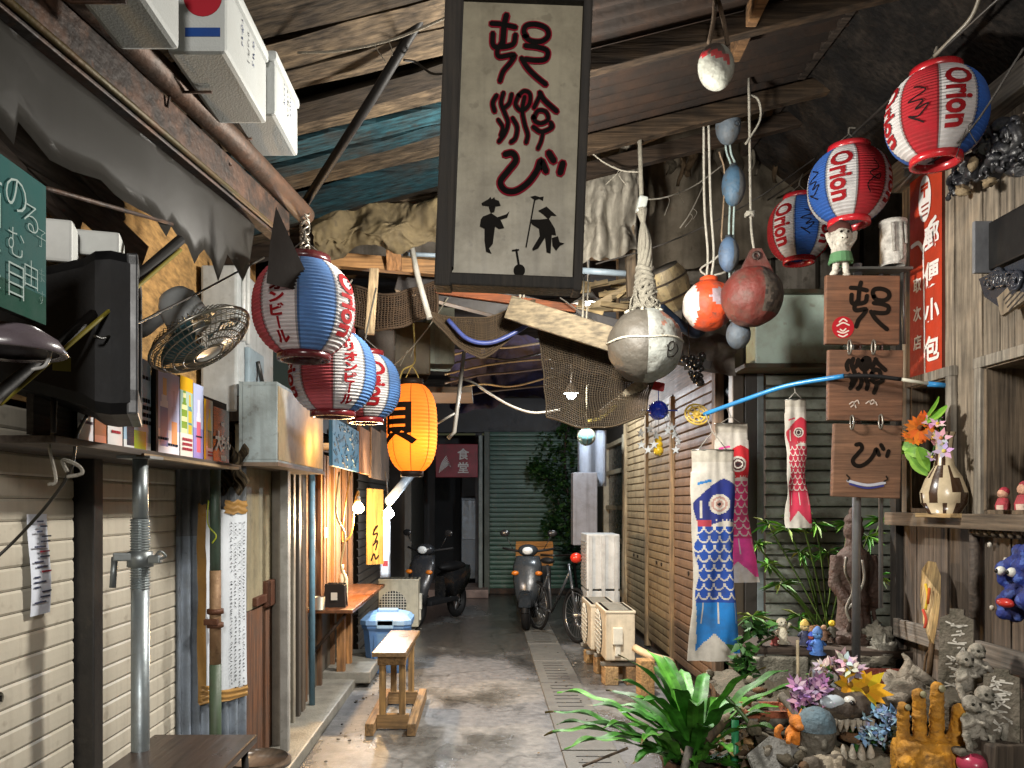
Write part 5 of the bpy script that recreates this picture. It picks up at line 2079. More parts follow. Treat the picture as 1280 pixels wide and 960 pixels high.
for k, (x, y, yy, ww, hh, c_, lab) in enumerate(((500, 440, 7.0, .5, .45, '6b5c3c', 'brown cardboard crate stacked above the glowing lantern'), (548, 425, 7.2, .25, .5, '9aa08e', 'pale greenish box right of the cardboard crate'),
                                                 (470, 440, 6.6, .3, .3, '56493a', 'dark wooden box behind the farthest left lantern'))):
    b = B(h(c_))
    p = P(x, y, yy)
    b.box(p, (ww, .4, hh), (0, 0, .15), .012)
    b.box((p.x, p.y - .01, p.z), (ww * 1.01, .38, .03), (0, 0, .15), 0, h(c_, .6))
    b.box((p.x, p.y - .2, p.z), (.04, .03, hh * 1.01), (0, 0, .15), 0, h(c_, .7))
    single('loft_box', b, PAINT, lab, 'box')
b = B(h('4d3d28'))
b.board((-1.3, 7.0, 2.55), (-.1, 7.0, 2.55), .05, .7, (0, 0, 1))
single('loft_shelf', b, WOODX, 'board shelf carrying boxes over the alley behind the lantern', 'shelf')

# ================================================================== FLOATS AND BUOYS
c = P(806, 432, 4.3)


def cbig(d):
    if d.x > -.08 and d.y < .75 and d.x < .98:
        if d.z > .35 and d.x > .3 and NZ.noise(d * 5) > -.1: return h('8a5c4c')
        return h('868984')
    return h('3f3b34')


t = thing('grey_buoy', 'large round grey and white buoy bound with rope', 'buoy', (c.x, c.y, c.z))
b = B()
b.ell(c, .198, 64, 44, None, cbig, lump=.035, freq=3)
link('ball', b, BUOY, t)
b = B(h('aaa596'))
b.tube([c + V((.2 * math.cos(a * PI / 16), .2 * math.sin(a * PI / 16), .012 + .004 * math.sin(a))) for a in range(33)], .006, 6, False)
for k in range(6):
    a = k * PI / 3 + .2
    b.tube([c + V((.203 * math.sin(q) * math.cos(a), .203 * math.sin(q) * math.sin(a), .203 * math.cos(q))) for q in [.05 + i * .09 for i in range(7)]], .012 - .001 * k, 6)
link('binding_rope', b, ROPE, t)
b = B(h('1d1a18'))
f3 = lambda x, y: c + V((.201 * math.sin(x / .2 + .5) * math.cos(y / .2), -.201 * math.cos(x / .2 + .5) * math.cos(y / .2), .201 * math.sin(y / .2)))
for pts in ([(-.02, -.03), (.0, -.06), (.03, -.04), (.02, -.01), (-.01, -.03), (.0, -.09), (.05, -.08)], [(.05, -.02), (.07, -.05), (.04, -.09)]):
    q = smooth_pts([V((p[0], p[1], 0)) for p in pts], 5)
    b.tube([f3(p.x, p.y) for p in q], .003, 4)
link('scrawl', b, INK, t)
b = B(h('6a665b'))
r = random.Random(77)
top = P(802, 256, 4.3)
for k in range(9):
    a = k * .7
    b.tube(smooth_pts([c + V((.07 * math.cos(a), .07 * math.sin(a), .19)), c + V((.05 * math.cos(a + 1), .05 * math.sin(a + 1), .28)), c + V((.03 * math.cos(a + 2), .03 * math.sin(a + 2), .40)), c + V((.025 * math.cos(a + 3), .025 * math.sin(a + 3), .55)), top + V((.02 * math.cos(a), .02 * math.sin(a), -.02))]), .013, 7)
for k in range(8):
    z = .2 + k * .03
    b.tube([c + V(((.06 - k * .003) * math.cos(q), (.06 - k * .003) * math.sin(q), z + .012 * math.sin(q * 2 + k))) for q in [i * PI / 6 for i in range(13)]], .014, 6, False)
for k in range(16):
    p = c + V((r.uniform(-.06, .06), r.uniform(-.06, .0), r.uniform(.2, .35)))
    b.tube(smooth_pts([p, p + V((r.uniform(-.05, .05), -.02, -.04)), p + V((r.uniform(-.06, .06), -.02, -.1))]), .005, 5)
b.tube([top, top + V((0, .1, .75))], .012, 6)
link('rope_bundle', b, ROPE, t)
b = B(h('8f938e'))
b.box((top.x, top.y, top.z), (.05, .04, .09), (.1, .2, .1), .012)
link('pulley_block', b, PAINT, t)

c = P(886, 382, 4.5)


def corg(d):
    if d.x < -.62: return h('d5d0ca')
    if (d.x - .15) ** 2 + (d.z - .15) ** 2 < .12 and d.y < 0: return h('9a8a92')
    if d.x > .45: return h('8a5a58') if NZ.noise(d * 7) > 0 else h('b04a3a')
    return h('c0431a')


t = thing('orange_buoy', 'orange and white round buoy hanging on twin cords', 'buoy', (c.x, c.y, c.z))
b = B()
b.ell(c, .142, 48, 34, None, corg, lump=.05, freq=2.5)
b.lathe([(.05, .125), (.05, .155), (.03, .165), (0, .165)], c, 14, col=h('c8481c'))
link('ball', b, BUOY, t)
b = B(h('aaa69a'))
for s_ in (-.012, .014):
    b.tube(smooth_pts([c + V((s_, 0, .155)), c + V((s_ * 1.3 + .01, 0, .3)), P(884 + s_ * 300, 250, 4.5), P(882 + s_ * 200, 110, 4.45)]), .007, 6)
b.tube(smooth_pts([c + V((0, 0, .16)), c + V((-.05, -.01, .2)), c + V((.02, 0, .25)), c + V((.09, 0, .3)), c + V((.1, 0, .2)), c + V((.03, 0, .17))]), .006, 6)
link('cord', b, ROPE, t)

c = P(940, 371, 4.3)


def cred(d):
    if d.x > .12 and d.z > -.62: return h('2b2420') if NZ.noise(d * 6) > .08 else h('4d433b')
    return h('5e231c')


t = thing('red_buoy', 'dull red buoy with grey scribbled side and pointed lug', 'buoy', (c.x, c.y, c.z))
b = B()
b.ell(c, .16, 60, 40, None, cred, lump=.04, freq=3)
M = frame(c + V((0, 0, .12)), (1, 0, 0), (0, 0, 1))
b.prism([(-.085, -.01), (.095, -.01), (.03, .12), (-.02, .12)], Matrix.Translation((0, -.02, 0)) @ M, .045, h('54261f'))
b.tube([c + V((.0 + .017 * math.cos(q), -.07, .2 + .017 * math.sin(q))) for q in [i * PI / 6 for i in range(13)]], .008, 6, False, h('24100c'))
link('ball', b, BUOY, t)
b = B(h('8f8b80'))
top = c + V((.005, -.02, .24))
b.tube(smooth_pts([top, top + V((-.015, 0, .12)), P(938, 240, 4.3), P(936, 95, 4.2)]), .007, 6)
b.tube(smooth_pts([P(932, 180, 4.25), P(950, 150, 4.25), P(948, 125, 4.24), P(936, 118, 4.22)]), .006, 6)
for k in range(4):
    b.tube([P(937, 268, 4.3) + V((.022 * math.cos(q + k), .022 * math.sin(q + k), .01 * math.sin(q * 2 + k))) for q in [i * PI / 5 for i in range(11)]], .007, 5, False)
link('cord', b, ROPE, t)

labs = ['uppermost blue oval float on the cord, grey blue with a ring mark', 'second blue oval float down, with grey right half', 'third blue oval float, half hidden behind the red buoy', 'lowest blue oval float below the red buoy']
for i, (px, py, rx, rz_) in enumerate(((910, 157, .068, .105), (917, 232, .064, .112), (911, 318, .056, .098), (923, 418, .066, .082))):
    c = P(px, py, 4.42)
    c1 = h(('4b555e', '3a566c', '485e78', '505a64')[i])
    b = B()
    b.ell(c, (rx, rx, rz_), 28, 18, None, lambda d: h('4d4f50') if d.x > .25 and i in (1, 2) else c1)
    b.lathe([(.0, .0), (.02, 0), (.02, .012), (0, .012)], c + V((0, 0, rz_ - .006)), 10, col=h('39434d'))
    if i == 0:
        b.tube([c + V((.03 + .014 * math.cos(q), -rx * .93, -.02 + .016 * math.sin(q))) for q in [k * PI / 6 for k in range(13)]], .003, 4, False, h('20242a'))
    single('oval_float', b, BUOY, labs[i], 'float', 'blue oval floats on one cord')
b = B(h('8fa09c'))
for s_ in (-.012, .012):
    b.tube(smooth_pts([P(908, 100, 4.42) + V((s_, 0, 0)), P(912, 180, 4.42) + V((s_, .03, 0)), P(919, 210, 4.42) + V((s_, .03, 0)), P(916, 290, 4.42) + V((s_, .03, 0)), P(918, 400, 4.42) + V((s_, .03, 0))]), .006, 6)
b.tube(smooth_pts([P(899, 190, 4.42), P(906, 220, 4.42), P(902, 295, 4.42), P(905, 300, 4.42)]), .005, 6, col=h('7d6a54'))
single('float_cord', b, ROPE, 'doubled pale cord threading the blue oval floats', 'cord')

c = P(895, 84, 3.35)
t = thing('painted_float', 'white oval float with red band hanging high under the roof', 'float', (c.x, c.y, c.z))
b = B()
b.ell(c, (.074, .074, .094), 30, 20, Matrix.Rotation(-.15, 4, 'Y'), lambda d: h('a02028') if -.05 < d.z + d.x * .5 < .32 and d.x < .45 else (h('3c3430') if d.z + d.x * .5 >= .32 and d.x < .3 else h('8d8f86')))
link('ball', b, BUOY, t)
b = B(h('4a3a2a'))
b.tube(smooth_pts([c + V((-.03, 0, .1)), c + V((-.01, 0, .2)), c + V((0, 0, .3)), c + V((.03, 0, .2)), c + V((.05, 0, .09))]), .009, 6)
link('cord', b, ROPE, t)
c = P(838, 357, 4.9)
t = thing('ribbed_float', 'tan ribbed float with dark end behind the grey buoy rope', 'float', (c.x, c.y, c.z))
b = B()
MR = Matrix.Rotation(-.5, 4, 'Y') @ Matrix.Rotation(.3, 4, 'X')
b.lathe([(0, -.16), (.06, -.15), (.1, -.1), (.118, 0), (.115, .06), (.09, .11), (.088, .12), (0, .12)], c, 24, MR, colf=lambda u, v: h('35302a') if v > .68 else (h('a08f6a') if int(u * 12) % 2 else h('8a7a5a')))
link('ball', b, BUOY, t)
b = B(h('3f342a'))
for s_ in (-.05, .05):
    b.tube([c + MR @ V((.1195 * math.cos(q * PI / 12), .1195 * math.sin(q * PI / 12), s_ - .01)) for q in range(25)], .006, 5, False)
link('lashing', b, ROPE, t)
b = B(h('20324a'))
b.tube(smooth_pts([P(826, 385, 4.75), P(845, 402, 4.7), P(866, 416, 4.7), P(876, 414, 4.8)]), .03, 10)
single('navy_roll', b, CLOTH, 'navy blue cloth roll between the grey and orange buoys', 'cloth')
b = B(h('6d6862'))
crumple(b, lambda u, v: P(855 + 65 * u, 462 - 48 * v + 6 * u, 5.0 + .05 * math.sin(v * 6)), 12, 10, .05, 6)
single('grey_sack', b, TARP, 'plain grey sheet below the orange buoy by the shutter corner', 'sheet')
b = B(h('1b1a1b'))
r = random.Random(15)
for k in range(26):
    p = P(866 + r.uniform(-10, 12), 462 + r.uniform(-18, 16), 4.6 + r.uniform(-.05, .05))
    b.ell(p, r.uniform(.012, .026), 8, 6, lump=.3, seed=k)
b.tube([P(862, 450, 4.6), P(860, 400, 4.65)], .004, 5)
single('shell_cluster', b, GLOSS, 'dark glossy cluster of shells hanging right of the grey buoy', 'shells')

# small glass ornaments
c = P(823, 513, 4.6)
t = thing('glass_ball', 'shiny cobalt blue glass ball ornament on a string', 'ornament', (c.x, c.y, c.z))
b = B()
b.ell(c, .056, 24, 16)
link('ball', b, glassy('cobalt_glass', (.02, .06, .75)), t)
b = B(h('2c48a8'))
for a in range(6):
    q = a * PI / 3
    b.tube([c, c + V((.11 * math.cos(q), 0, .11 * math.sin(q) * .3))], .004, 5)
b.tube([c + V((0, 0, .05)), c + V((0, 0, .16))], .003, 5)
link('spokes', b, CLEAN, t)
b = B(h('b01c22'))
b.box(c + V((-.01, 0, .14)), (.09, .02, .05), (0, .2, 0), .008)
link('red_tag', b, CLEAN, t)
c = P(823, 556, 4.6)
t = thing('star_chime', 'wind chime of clear stars with yellow glass beads', 'wind chime', (c.x, c.y, c.z))
sm_ = glassy('clear_glass', (.8, .85, .88))
st = [(-.1, .07), (-.055, .09), (-.02, .05), (-.1, .0), (-.06, -.03), (-.03, .0), (.05, .08), (.09, .06), (.075, .1), (.1, -.03), (.115, .02)]
for (x, z) in st:
    b = B(h('d8dcdc'))
    pts = []
    for k in range(10):
        rr = .027 if k % 2 == 0 else .011
        pts.append((rr * math.cos(k * PI / 5 + PI / 2), rr * math.sin(k * PI / 5 + PI / 2)))
    b.prism(pts, frame(c + V((x, RN.uniform(-.03, .03), z)), (math.cos(x * 9) * .9, .4 * math.sin(z * 30), 0), (0, 0, 1)), .01)
    link('star', b, sm_, t)
yb = glassy('amber_glass', (.85, .55, .02))
for (z, rr) in ((.03, .022), (0, .026), (-.035, .03)):
    b = B()
    b.ell(c + V((0, 0, z)), rr, 14, 10)
    link('bead', b, yb, t)
b = B(h('6a665c'))
for (x, z) in st[::2] + [(0, .02)]:
    b.tube([c + V((x, 0, z + .02)), c + V((x * .5, 0, .19))], .0015, 4)
link('strings', b, ROPE, t)
c = P(733, 546, 6.2)
t = thing('pale_glass_float', 'pale turquoise glass ball hanging beside the lattice door', 'ornament', (c.x, c.y, c.z))
b = B()
b.ell(c, .066, 24, 16)
link('ball', b, glassy('aqua_glass', (.25, .6, .68)), t)
b = B(h('6d6a58'))
for k in range(4):
    b.tube([c + Matrix.Rotation(k * PI / 4, 4, 'Z') @ V((.068 * math.cos(q * PI / 10), 0, .068 * math.sin(q * PI / 10))) for q in range(21)], .003, 4, False)
b.tube([c + V((0, 0, .07)), c + V((0, 0, .4))], .004, 5)
link('net_cord', b, ROPE, t)

# ================================================================== END OF THE ALLEY
t = thing('dining_sign', 'red sign with two white characters over the dark doorway', 'sign', P(572, 597, 13.7))
b = B(h('8e1c2c'))
b.box(P(571, 576, 13.7), (.72, .08, .57), None, .01)
link('panel', b, PAINT, t)
b = B(h('d8d4cf'))
M = frame(P(571, 576, 13.655), (1, 0, 0), (0, 0, 1))
b.vtext('食堂', .2, M @ Matrix.Translation((.11, 0, 0)), .23, bold=.004)
r = random.Random(6)
for k in range(7):
    b.stroke([(-.3 + k * .025, -.2 + .02 * k), (-.26 + k * .02, -.05), (-.18 + k * .012, .08 - .03 * k)], .014, M, .002)
link('lettering', b, INK, t)

def leafblob(b, c, r3, n, s0, s1, cols, rng, up=.3):
    for _ in range(n):
        d = V((rng.gauss(0, 1), rng.gauss(0, 1), rng.gauss(0, 1))).normalized() * (rng.random() ** .45)
        p = V(c) + V((d.x * r3[0], d.y * r3[1], d.z * r3[2]))
        s = rng.uniform(s0, s1)
        x = V((rng.uniform(-1, 1), rng.uniform(-1, 1), rng.uniform(-.6, .4))).normalized()
        y = V((rng.uniform(-1, 1), rng.uniform(-1, 1), rng.uniform(-1, 1)))
        M = frame(p, x, y)
        col = rng.choice(cols)
        k = rng.uniform(.7, 1.3)
        col = tuple(q * k for q in col)
        v = [b.v(M @ V(q)) for q in ((0, 0, 0), (s * .35, s * .28, .04 * s), (s, 0, -.1 * s), (s * .35, -s * .28, .04 * s))]
        b.f([v[0], v[1], v[2]], col, True)
        b.f([v[0], v[2], v[3]], col, True)


t = thing('ivy', 'dark ivy climbing down the wall at the right of the green shutter', 'plant', (1.5, 13.6, 1.5))
b = B()
rg = random.Random(12)
gc = [h('1e3a1c'), h('2a4a22'), h('16301a'), h('3a5a2a')]
for (px, py, w_, h_) in ((700, 560, .45, .5), (690, 600, .3, .35), (705, 630, .35, .5), (712, 670, .25, .35), (672, 585, .2, .2), (715, 520, .3, .4), (690, 655, .2, .25)):
    leafblob(b, P(px, py, 13.7), (w_, .2, h_), 190, .06, .13, gc, rg)
link('foliage', b, LEAF, t)
b = B(h('2a2018'))
b.tube(smooth_pts([P(722, 745, 13.8), P(712, 640, 13.8), P(706, 560, 13.8), P(718, 500, 13.8)]), .02, 6)
b.tube(smooth_pts([P(710, 660, 13.8), P(690, 610, 13.8), P(670, 580, 13.8)]), .012, 6)
link('stem', b, WOODZ, t)


def wheel(b_t, b_r, c, R_, w, M, spokes=0):
    pts = [c + M @ V((R_ * math.cos(k * PI / 16), 0, R_ * math.sin(k * PI / 16))) for k in range(33)]
    b_t.tube(pts, w, 8, False)
    pts = [c + M @ V((R_ * .86 * math.cos(k * PI / 16), 0, R_ * .86 * math.sin(k * PI / 16))) for k in range(33)]
    b_r.tube(pts, w * .4, 6, False)
    n = spokes or 5
    for k in range(n):
        a = k * 2 * PI / n
        b_r.tube([c, c + M @ V((R_ * .86 * math.cos(a), 0, R_ * .86 * math.sin(a)))], .0025 if spokes else .012, 5)
    b_r.lathe([(0, -.04), (.03, -.04), (.03, .04), (0, .04)], c, 10, M @ Matrix.Rotation(PI / 2, 4, 'X'))


def scooter(loc, rz, lab, body, shield, basket=None):
    """local +x is forward; built at the origin"""
    t = thing('motor_scooter', lab, 'scooter', loc, 'parked motor scooters', (0, 0, rz))
    I = Matrix.Identity(3)
    for (x, nm) in ((.62, 'front'), (-.55, 'rear')):
        bt = B(h('151516'))
        br = B(h('8a8c8e'))
        wheel(bt, br, V((x, 0, .25)), .2, .05, I.to_4x4())
        o = link('wheel', br, STEEL, t, True)
        o2 = link('tyre', bt, DARKP, o, True)
    b = B(h(shield))
    # leg shield, nose and front mudguard as one shell
    secs = [(.52, .30, .20, .0), (.56, .45, .30, .0), (.50, .62, .36, .0), (.44, .80, .38, .0), (.38, .93, .30, 0)]
    fr = []
    for (x, z, w, _) in secs:
        fr.append([b.v((x + .07 * math.cos(a), w / 2 * math.sin(a), z)) for a in [k * PI / 6 - PI / 2 for k in range(7)]] + [b.v((x - .06, w / 2 * .8 * s_, z)) for s_ in (1, -1)])
    for i in range(4):
        for j in range(9):
            b.f([fr[i][j], fr[i][(j + 1) % 9], fr[i + 1][(j + 1) % 9], fr[i + 1][j]], None, True)
    b.f(fr[-1])
    b.f(fr[0][::-1])
    b.grid(lambda u, v: V((.62 + .26 * math.cos(.3 + 2.3 * u), (v - .5) * .15, .25 + .26 * math.sin(.3 + 2.3 * u))), 10, 3, thick=.01)
    link('front_cowl', b, GLOSS, t, True)
    b = B(h(body))
    b.box((.05, 0, .30), (.75, .26, .07), None, .02)
    link('footboard', b, DARKP, t, True)
    b = B(h(body))
    secs = [(-.05, .3, .62, .16), (-.25, .32, .66, .24), (-.5, .38, .70, .26), (-.75, .48, .72, .2), (-.9, .58, .72, .1)]
    fr = []
    for (x, z0, z1_, w) in secs:
        fr.append([b.v((x, w / 2 * s_, z)) for s_, z in ((-1, z0), (-1.05, (z0 + z1_) / 2), (-.8, z1_), (.8, z1_), (1.05, (z0 + z1_) / 2), (1, z0))])
    for i in range(4):
        for j in range(6):
            b.f([fr[i][j], fr[i][(j + 1) % 6], fr[i + 1][(j + 1) % 6], fr[i + 1][j]], None, True)
    b.f(fr[0])
    b.f(fr[-1][::-1])
    link('rear_body', b, GLOSS, t, True)
    b = B(h('121213'))
    b.ell((-.4, 0, .73), (.36, .13, .07), 20, 10)
    link('seat', b, DARKP, t, True)
    b = B(h(shield))
    b.ell((.36, 0, 1.0), (.1, .13, .08), 16, 10)
    link('handlebar_cowl', b, GLOSS, t, True)
    b = B(h('1a1a1b'))
    b.tube(smooth_pts([(.22, -.34, 1.02), (.32, -.2, 1.0), (.36, 0, .98), (.32, .2, 1.0), (.22, .34, 1.02)]), .016, 8)
    b.tube([(.36, 0, .98), (.5, 0, .55), (.62, -.06, .25)], .03, 8)
    link('handlebar', b, DARKP, t, True)
    for s_ in (-1, 1):
        b = B(h('1c1c1e'))
        b.tube([(.32, .2 * s_, 1.01), (.3, .3 * s_, 1.2)], .006, 5)
        b.ell((.3, .31 * s_, 1.22), (.02, .065, .045), 12, 8)
        link('mirror', b, GLOSS, t, True)
        b = B(h('c06a1c'))
        b.ell((.53, .15 * s_, .72), (.03, .05, .03), 10, 8)
        link('turn_signal', b, GLOSS, t, True)
    b = B(h('d8dcdc'))
    b.ell((.44, 0, 1.0), (.03, .07, .05), 14, 8)
    link('headlight', b, GLOSS, t, True)
    if basket:
        b = B(h('a8763a'))
        for (c_, s_) in (((-.72, 0, .8), (.4, .45, .02)), ((-.92, 0, .95), (.02, .45, .3)), ((-.52, 0, .95), (.02, .45, .3)), ((-.72, .22, .95), (.4, .02, .3)), ((-.72, -.22, .95), (.4, .02, .3))):
            b.box(c_, s_, None, .004)
        link('rear_crate', b, WOODX, t, True)
    return t


scooter((-.62, 10.85, 0), rad(-115), 'dark scooter parked on the left in front of the doorway', '18191b', '26282c')
scooter((.62, 10.7, 0), rad(-98), 'grey scooter with handlebars toward viewer, by the green shutter', '17181a', '2e3337')
t = thing('wooden_crate', 'orange brown wooden crate standing before the green shutter', 'crate', P(668, 707, 12.2))
p = P(668, 692, 12.2)
b = B(h('a8702c'))
for (dx, dz, w_, h_) in ((0, .15, .56, .07), (0, -.15, .56, .07), (-.25, 0, .07, .3), (.25, 0, .07, .3), (0, 0, .48, .1), (0, .08, .48, .05), (0, -.08, .48, .05)):
    b.box(p + V((dx, 0, dz)), (w_, .03 if w_ > .1 else .034, h_), None, .004)
b.box(p + V((0, .2, 0)), (.54, .03, .36), None, .004)
b.box(p + V((0, .1, -.165)), (.54, .2, .03), None, .004)
link('slats', b, WOODX, t)
b = B(h('2c2c2c'))
b.box(p + V((0, .1, -.55)), (.5, .3, .74), None, .02)
link('stand', b, DARKP, t)

t = thing('bicycle', 'old bicycle behind the tall air conditioner, front wheel showing', 'bicycle', (1.0, 9.5, 0))
M = Matrix.Rotation(rad(-68), 4, 'Z')
for s_ in (0, 1):
    bt = B(h('1a1a1a'))
    br = B(h('a0a2a4'))
    wheel(bt, br, V((1.06, 9.2, .32)) + M @ V((-1.02 * s_, 0, 0)), .3, .018, M, 24)
    o = link('wheel', br, WIRE, t)
    link('tyre', bt, DARKP, o)
b = B(h('3a3e42'))
F0 = V((1.06, 9.2, .32))
fp = lambda x, z: F0 + M @ V((x, 0, z - .32))
for a_, e_ in ((fp(0, .32), fp(-.18, .9)), (fp(-.16, .8), fp(-.62, .28)), (fp(-.62, .28), fp(-.74, .85)), (fp(-.62, .28), fp(-1.02, .32)), (fp(-1.02, .32), fp(-.7, .75)), (fp(-.18, .78), fp(-.45, .45))):
    b.tube([a_, e_], .016, 8)
link('frame', b, GLOSS, t)
b = B(h('202020'))
h0 = fp(-.2, 1.0)
s3 = M @ V((0, 1, 0))
b.tube(smooth_pts([h0 + s3 * .28 + M @ V((-.15, 0, 0)), h0 + s3 * .2, h0, h0 - s3 * .2, h0 - s3 * .28 + M @ V((-.15, 0, 0))]), .012, 8)
link('handlebar', b, WIRE, t)
b = B(h('151515'))
b.ell(fp(-.74, .9), (.13, .08, .04), 14, 8, M)
link('saddle', b, DARKP, t)
b = B(h('c8301a'))
b.ell(fp(.0, .98), (.07, .07, .06), 14, 10)
link('red_lamp', b, GLOSS, t)

# tall and low air conditioners on the right
t = thing('air_conditioner_stack', 'tall pale grey double air conditioner against the lattice door', 'air conditioner', (1.25, 9.0, 0))
for z0 in (.04, .66):
    b = B(h('b8bab8'))
    b.box((1.30, 8.98, z0 + .31), (.36, .52, .6), None, .012)
    link('casing', b, CLEAN, t)
    b = B(h('8c8a84'))
    for k in range(12):
        b.box((1.115, 8.98, z0 + .08 + k * .04), (.012, .44, .012))
    link('grille', b, CLEAN, t)
for dx in (.14, .0, -.14):
    b = B(h('a8aaa8'))
    b.box((1.3 + dx, 8.705, .66), (.04, .03, 1.2), None, .006)
    link('side_rib', b, CLEAN, t)
ac_unit((1.20, 7.35, .16), .62, .26, .50, rad(-90), 'near beige air conditioner on wooden blocks before the slatted shutter', 'c4b8a0')
ac_unit((1.17, 8.12, .12), .66, .26, .50, rad(-90), 'far beige air conditioner between the tall one and the near one', 'c2b8a2')
for (x, y, w_, hh, lab, c_) in ((1.12, 7.12, .12, .16, 'wooden block under the near beige air conditioner, left front', 'a4855a'), (1.30, 7.12, .1, .16, 'wooden block under the near beige air conditioner, right front', '7a5d3c'),
                              (1.2, 7.6, .3, .16, 'long wooden block under the back of the near beige unit', '8c6f48'), (1.17, 8.1, .3, .12, 'wooden block under the far beige air conditioner', '94784e'), (1.35, 6.7, .12, .3, 'upright timber offcut in front of near beige unit', 'a07d50')):
    b = B(h(c_))
    b.box((x, y, hh / 2), (w_, .14, hh), (0, 0, .1), .006)
    single('wooden_block', b, WOODY, lab, 'block')
b = B(h('c0a684'))
b.tube(smooth_pts([(1.32, 7.0, .34), (1.42, 6.85, .3), (1.55, 6.8, .27), (1.62, 6.95, .22), (1.6, 7.2, .15)]), .035, 10)
single('drain_hose', b, CLEAN, 'thick beige pipe bending from near air conditioner to the shutter', 'pipe')

# lattice door and things by it
t = thing('lattice_door', 'narrow white lattice door with dark panes beside the slatted shutters', 'door', (1.86, 11.2, 0))
for yy in (10.36, 12.0):
    b = B(h('aaa089'))
    b.box((1.83, yy, 1.25), (.08, .09, 2.5), None, .006)
    link('stile', b, PAINT, t)
for z in (.4, 1.1, 1.55, 2.05, 2.45):
    b = B(h('a29880'))
    b.box((1.84, 11.18, z), (.05, 1.56, .06), None, .006)
    link('rail', b, PAINT, t)
b = B(h('1a1c22'))
b.box((1.87, 11.18, 1.25), (.01, 1.56, 2.4))
link('pane', b, GLOSS, t)
b = B(h('9aa2b0'))
b.grid(lambda u, v: P(722 + 36 * u, 608 - 70 * v, 9.9 + .12 * u + .04 * math.sin(u * 12)), 14, 10, thick=.004)
single('grey_curtain', b, CLOTH, 'pale grey curtain hanging left of the lattice door', 'curtain')
b = B(h('77777c'))
b.box(P(730, 636, 10.0) + V((0, 0, 0)), (.3, .25, .9), None, .01)
single('grey_locker', b, PAINT, 'flat grey metal locker under the pale curtain', 'locker')
t = thing('deep_lamp', 'white lit lamp shining through the bag net', 'lamp', P(714, 492, 9.5))
c = P(714, 492, 9.5)
b = B(h('c9c9c4'))
b.lathe([(.03, .12), (.07, .05), (.09, .0), (.085, 0), (.06, .05), (.02, .11)], c, 16)
b.tube([c + V((0, 0, .12)), c + V((0, 0, .55))], .01, 6)
link('shade', b, CLEAN, t)
b = B((.9, .95, 1))
b.ell(c + V((0, 0, -.01)), .06, 14, 10)
link('bulb', b, emit('white_bulb_glow', 60), t)
lamp('lamp_light', 'POINT', c + V((0, 0, -.12)), 130, (.85, .93, 1.0), t, shadow_soft_size=.06)

# ------------------------------------------------------------ litter along the alley edges
b = B()
r = random.Random(91)
for k in range(170):
    side = r.random()
    x = (-1.05 + abs(r.gauss(0, .14))) if side < .5 else (1.0 - abs(r.gauss(0, .25)))
    y = r.uniform(4.6, 10.5)
    z = .012 if x < .5 or x > .86 else .02
    s_ = r.uniform(.004, .015)
    if r.random() < .5:
        b.ell((x, y, z), (s_, s_ * .8, s_ * .5), 6, 4, None, None, h(r.choice(('5a564e', '3a3833', '77736a'))), .4, k)
    else:
        a = r.uniform(0, 6)
        d = V((math.cos(a), math.sin(a), .1))
        e = V((-math.sin(a), math.cos(a), .2))
        o = V((x, y, z))
        b.f([b.v(o), b.v(o + d * s_ * 1.5 + e * s_ * .6), b.v(o + d * s_ * 3), b.v(o + d * s_ * 1.5 - e * s_ * .6)], h(r.choice(('4a3a22', '6a5432', '34301f'))))
single('litter', b, CLOTH, None, None, None, 'stuff')

# ------------------------------------------------------------ cobwebby strings and wires under the roof
r = random.Random(17)
wires = (((372, 66, 2.9), (562, 20, 2.75), .03, '7a7264', 'slack grey string across the roof boards left of the sign'), ((400, 205, 4.3), (560, 160, 4.2), .05, '55504a', 'thin wire sagging under the teal boards'),
         ((738, 190, 4.6), (800, 215, 4.6), .03, 'a09a8c', 'pale string sagging across the hanging grey tarpaulin'), ((745, 330, 4.7), (1030, 190, 4.9), .08, '3a3632', 'long dark wire from the sign toward the right lanterns'),
         ((842, 128, 4.4), (1010, 120, 4.6), .06, '4a443c', 'dark wire under the tin roof behind the floats'), ((800, 250, 4.9), (905, 205, 4.9), .05, '8a857a', 'frayed pale string between rope bundle and floats'),
         ((850, 285, 5.2), (880, 230, 5.2), .02, '9a9488', 'short white twine on the dusty sheet'), ((700, 372, 4.9), (860, 412, 5.0), .1, '6a655c', 'grey cord looping beneath the long dark beam'),
         ((560, 372, 5.0), (470, 470, 5.6), .06, '8c8676', 'beige cord falling behind the glowing lantern'), ((1130, 210, 3.9), (1280, 60, 2.9), .1, '2a2826', 'black wire following the eave over the red sign'))
for (a, e, sag, c_, lab) in wires:
    a, e = P(*a), P(*e)
    b = B(h(c_))
    b.tube(smooth_pts([a, a.lerp(e, .3) - V((0, 0, sag)), a.lerp(e, .65) - V((0, 0, sag * 1.1)), e]), .0045, 5)
    for k in range(2):
        p = a.lerp(e, r.uniform(.3, .7)) - V((0, 0, sag * .95))
        b.tube(smooth_pts([p, p + V((r.uniform(-.03, .03), 0, -.03)), p + V((r.uniform(-.05, .05), 0, -r.uniform(.05, .12)))]), .002, 4)
    single('sagging_wire', b, ROPE, lab, 'wire', 'wires and strings under the roof')
t = thing('hanging_rags', 'row of torn cloth shreds hanging from the rafter right of the sign', 'rags', P(800, 260, 5.4))
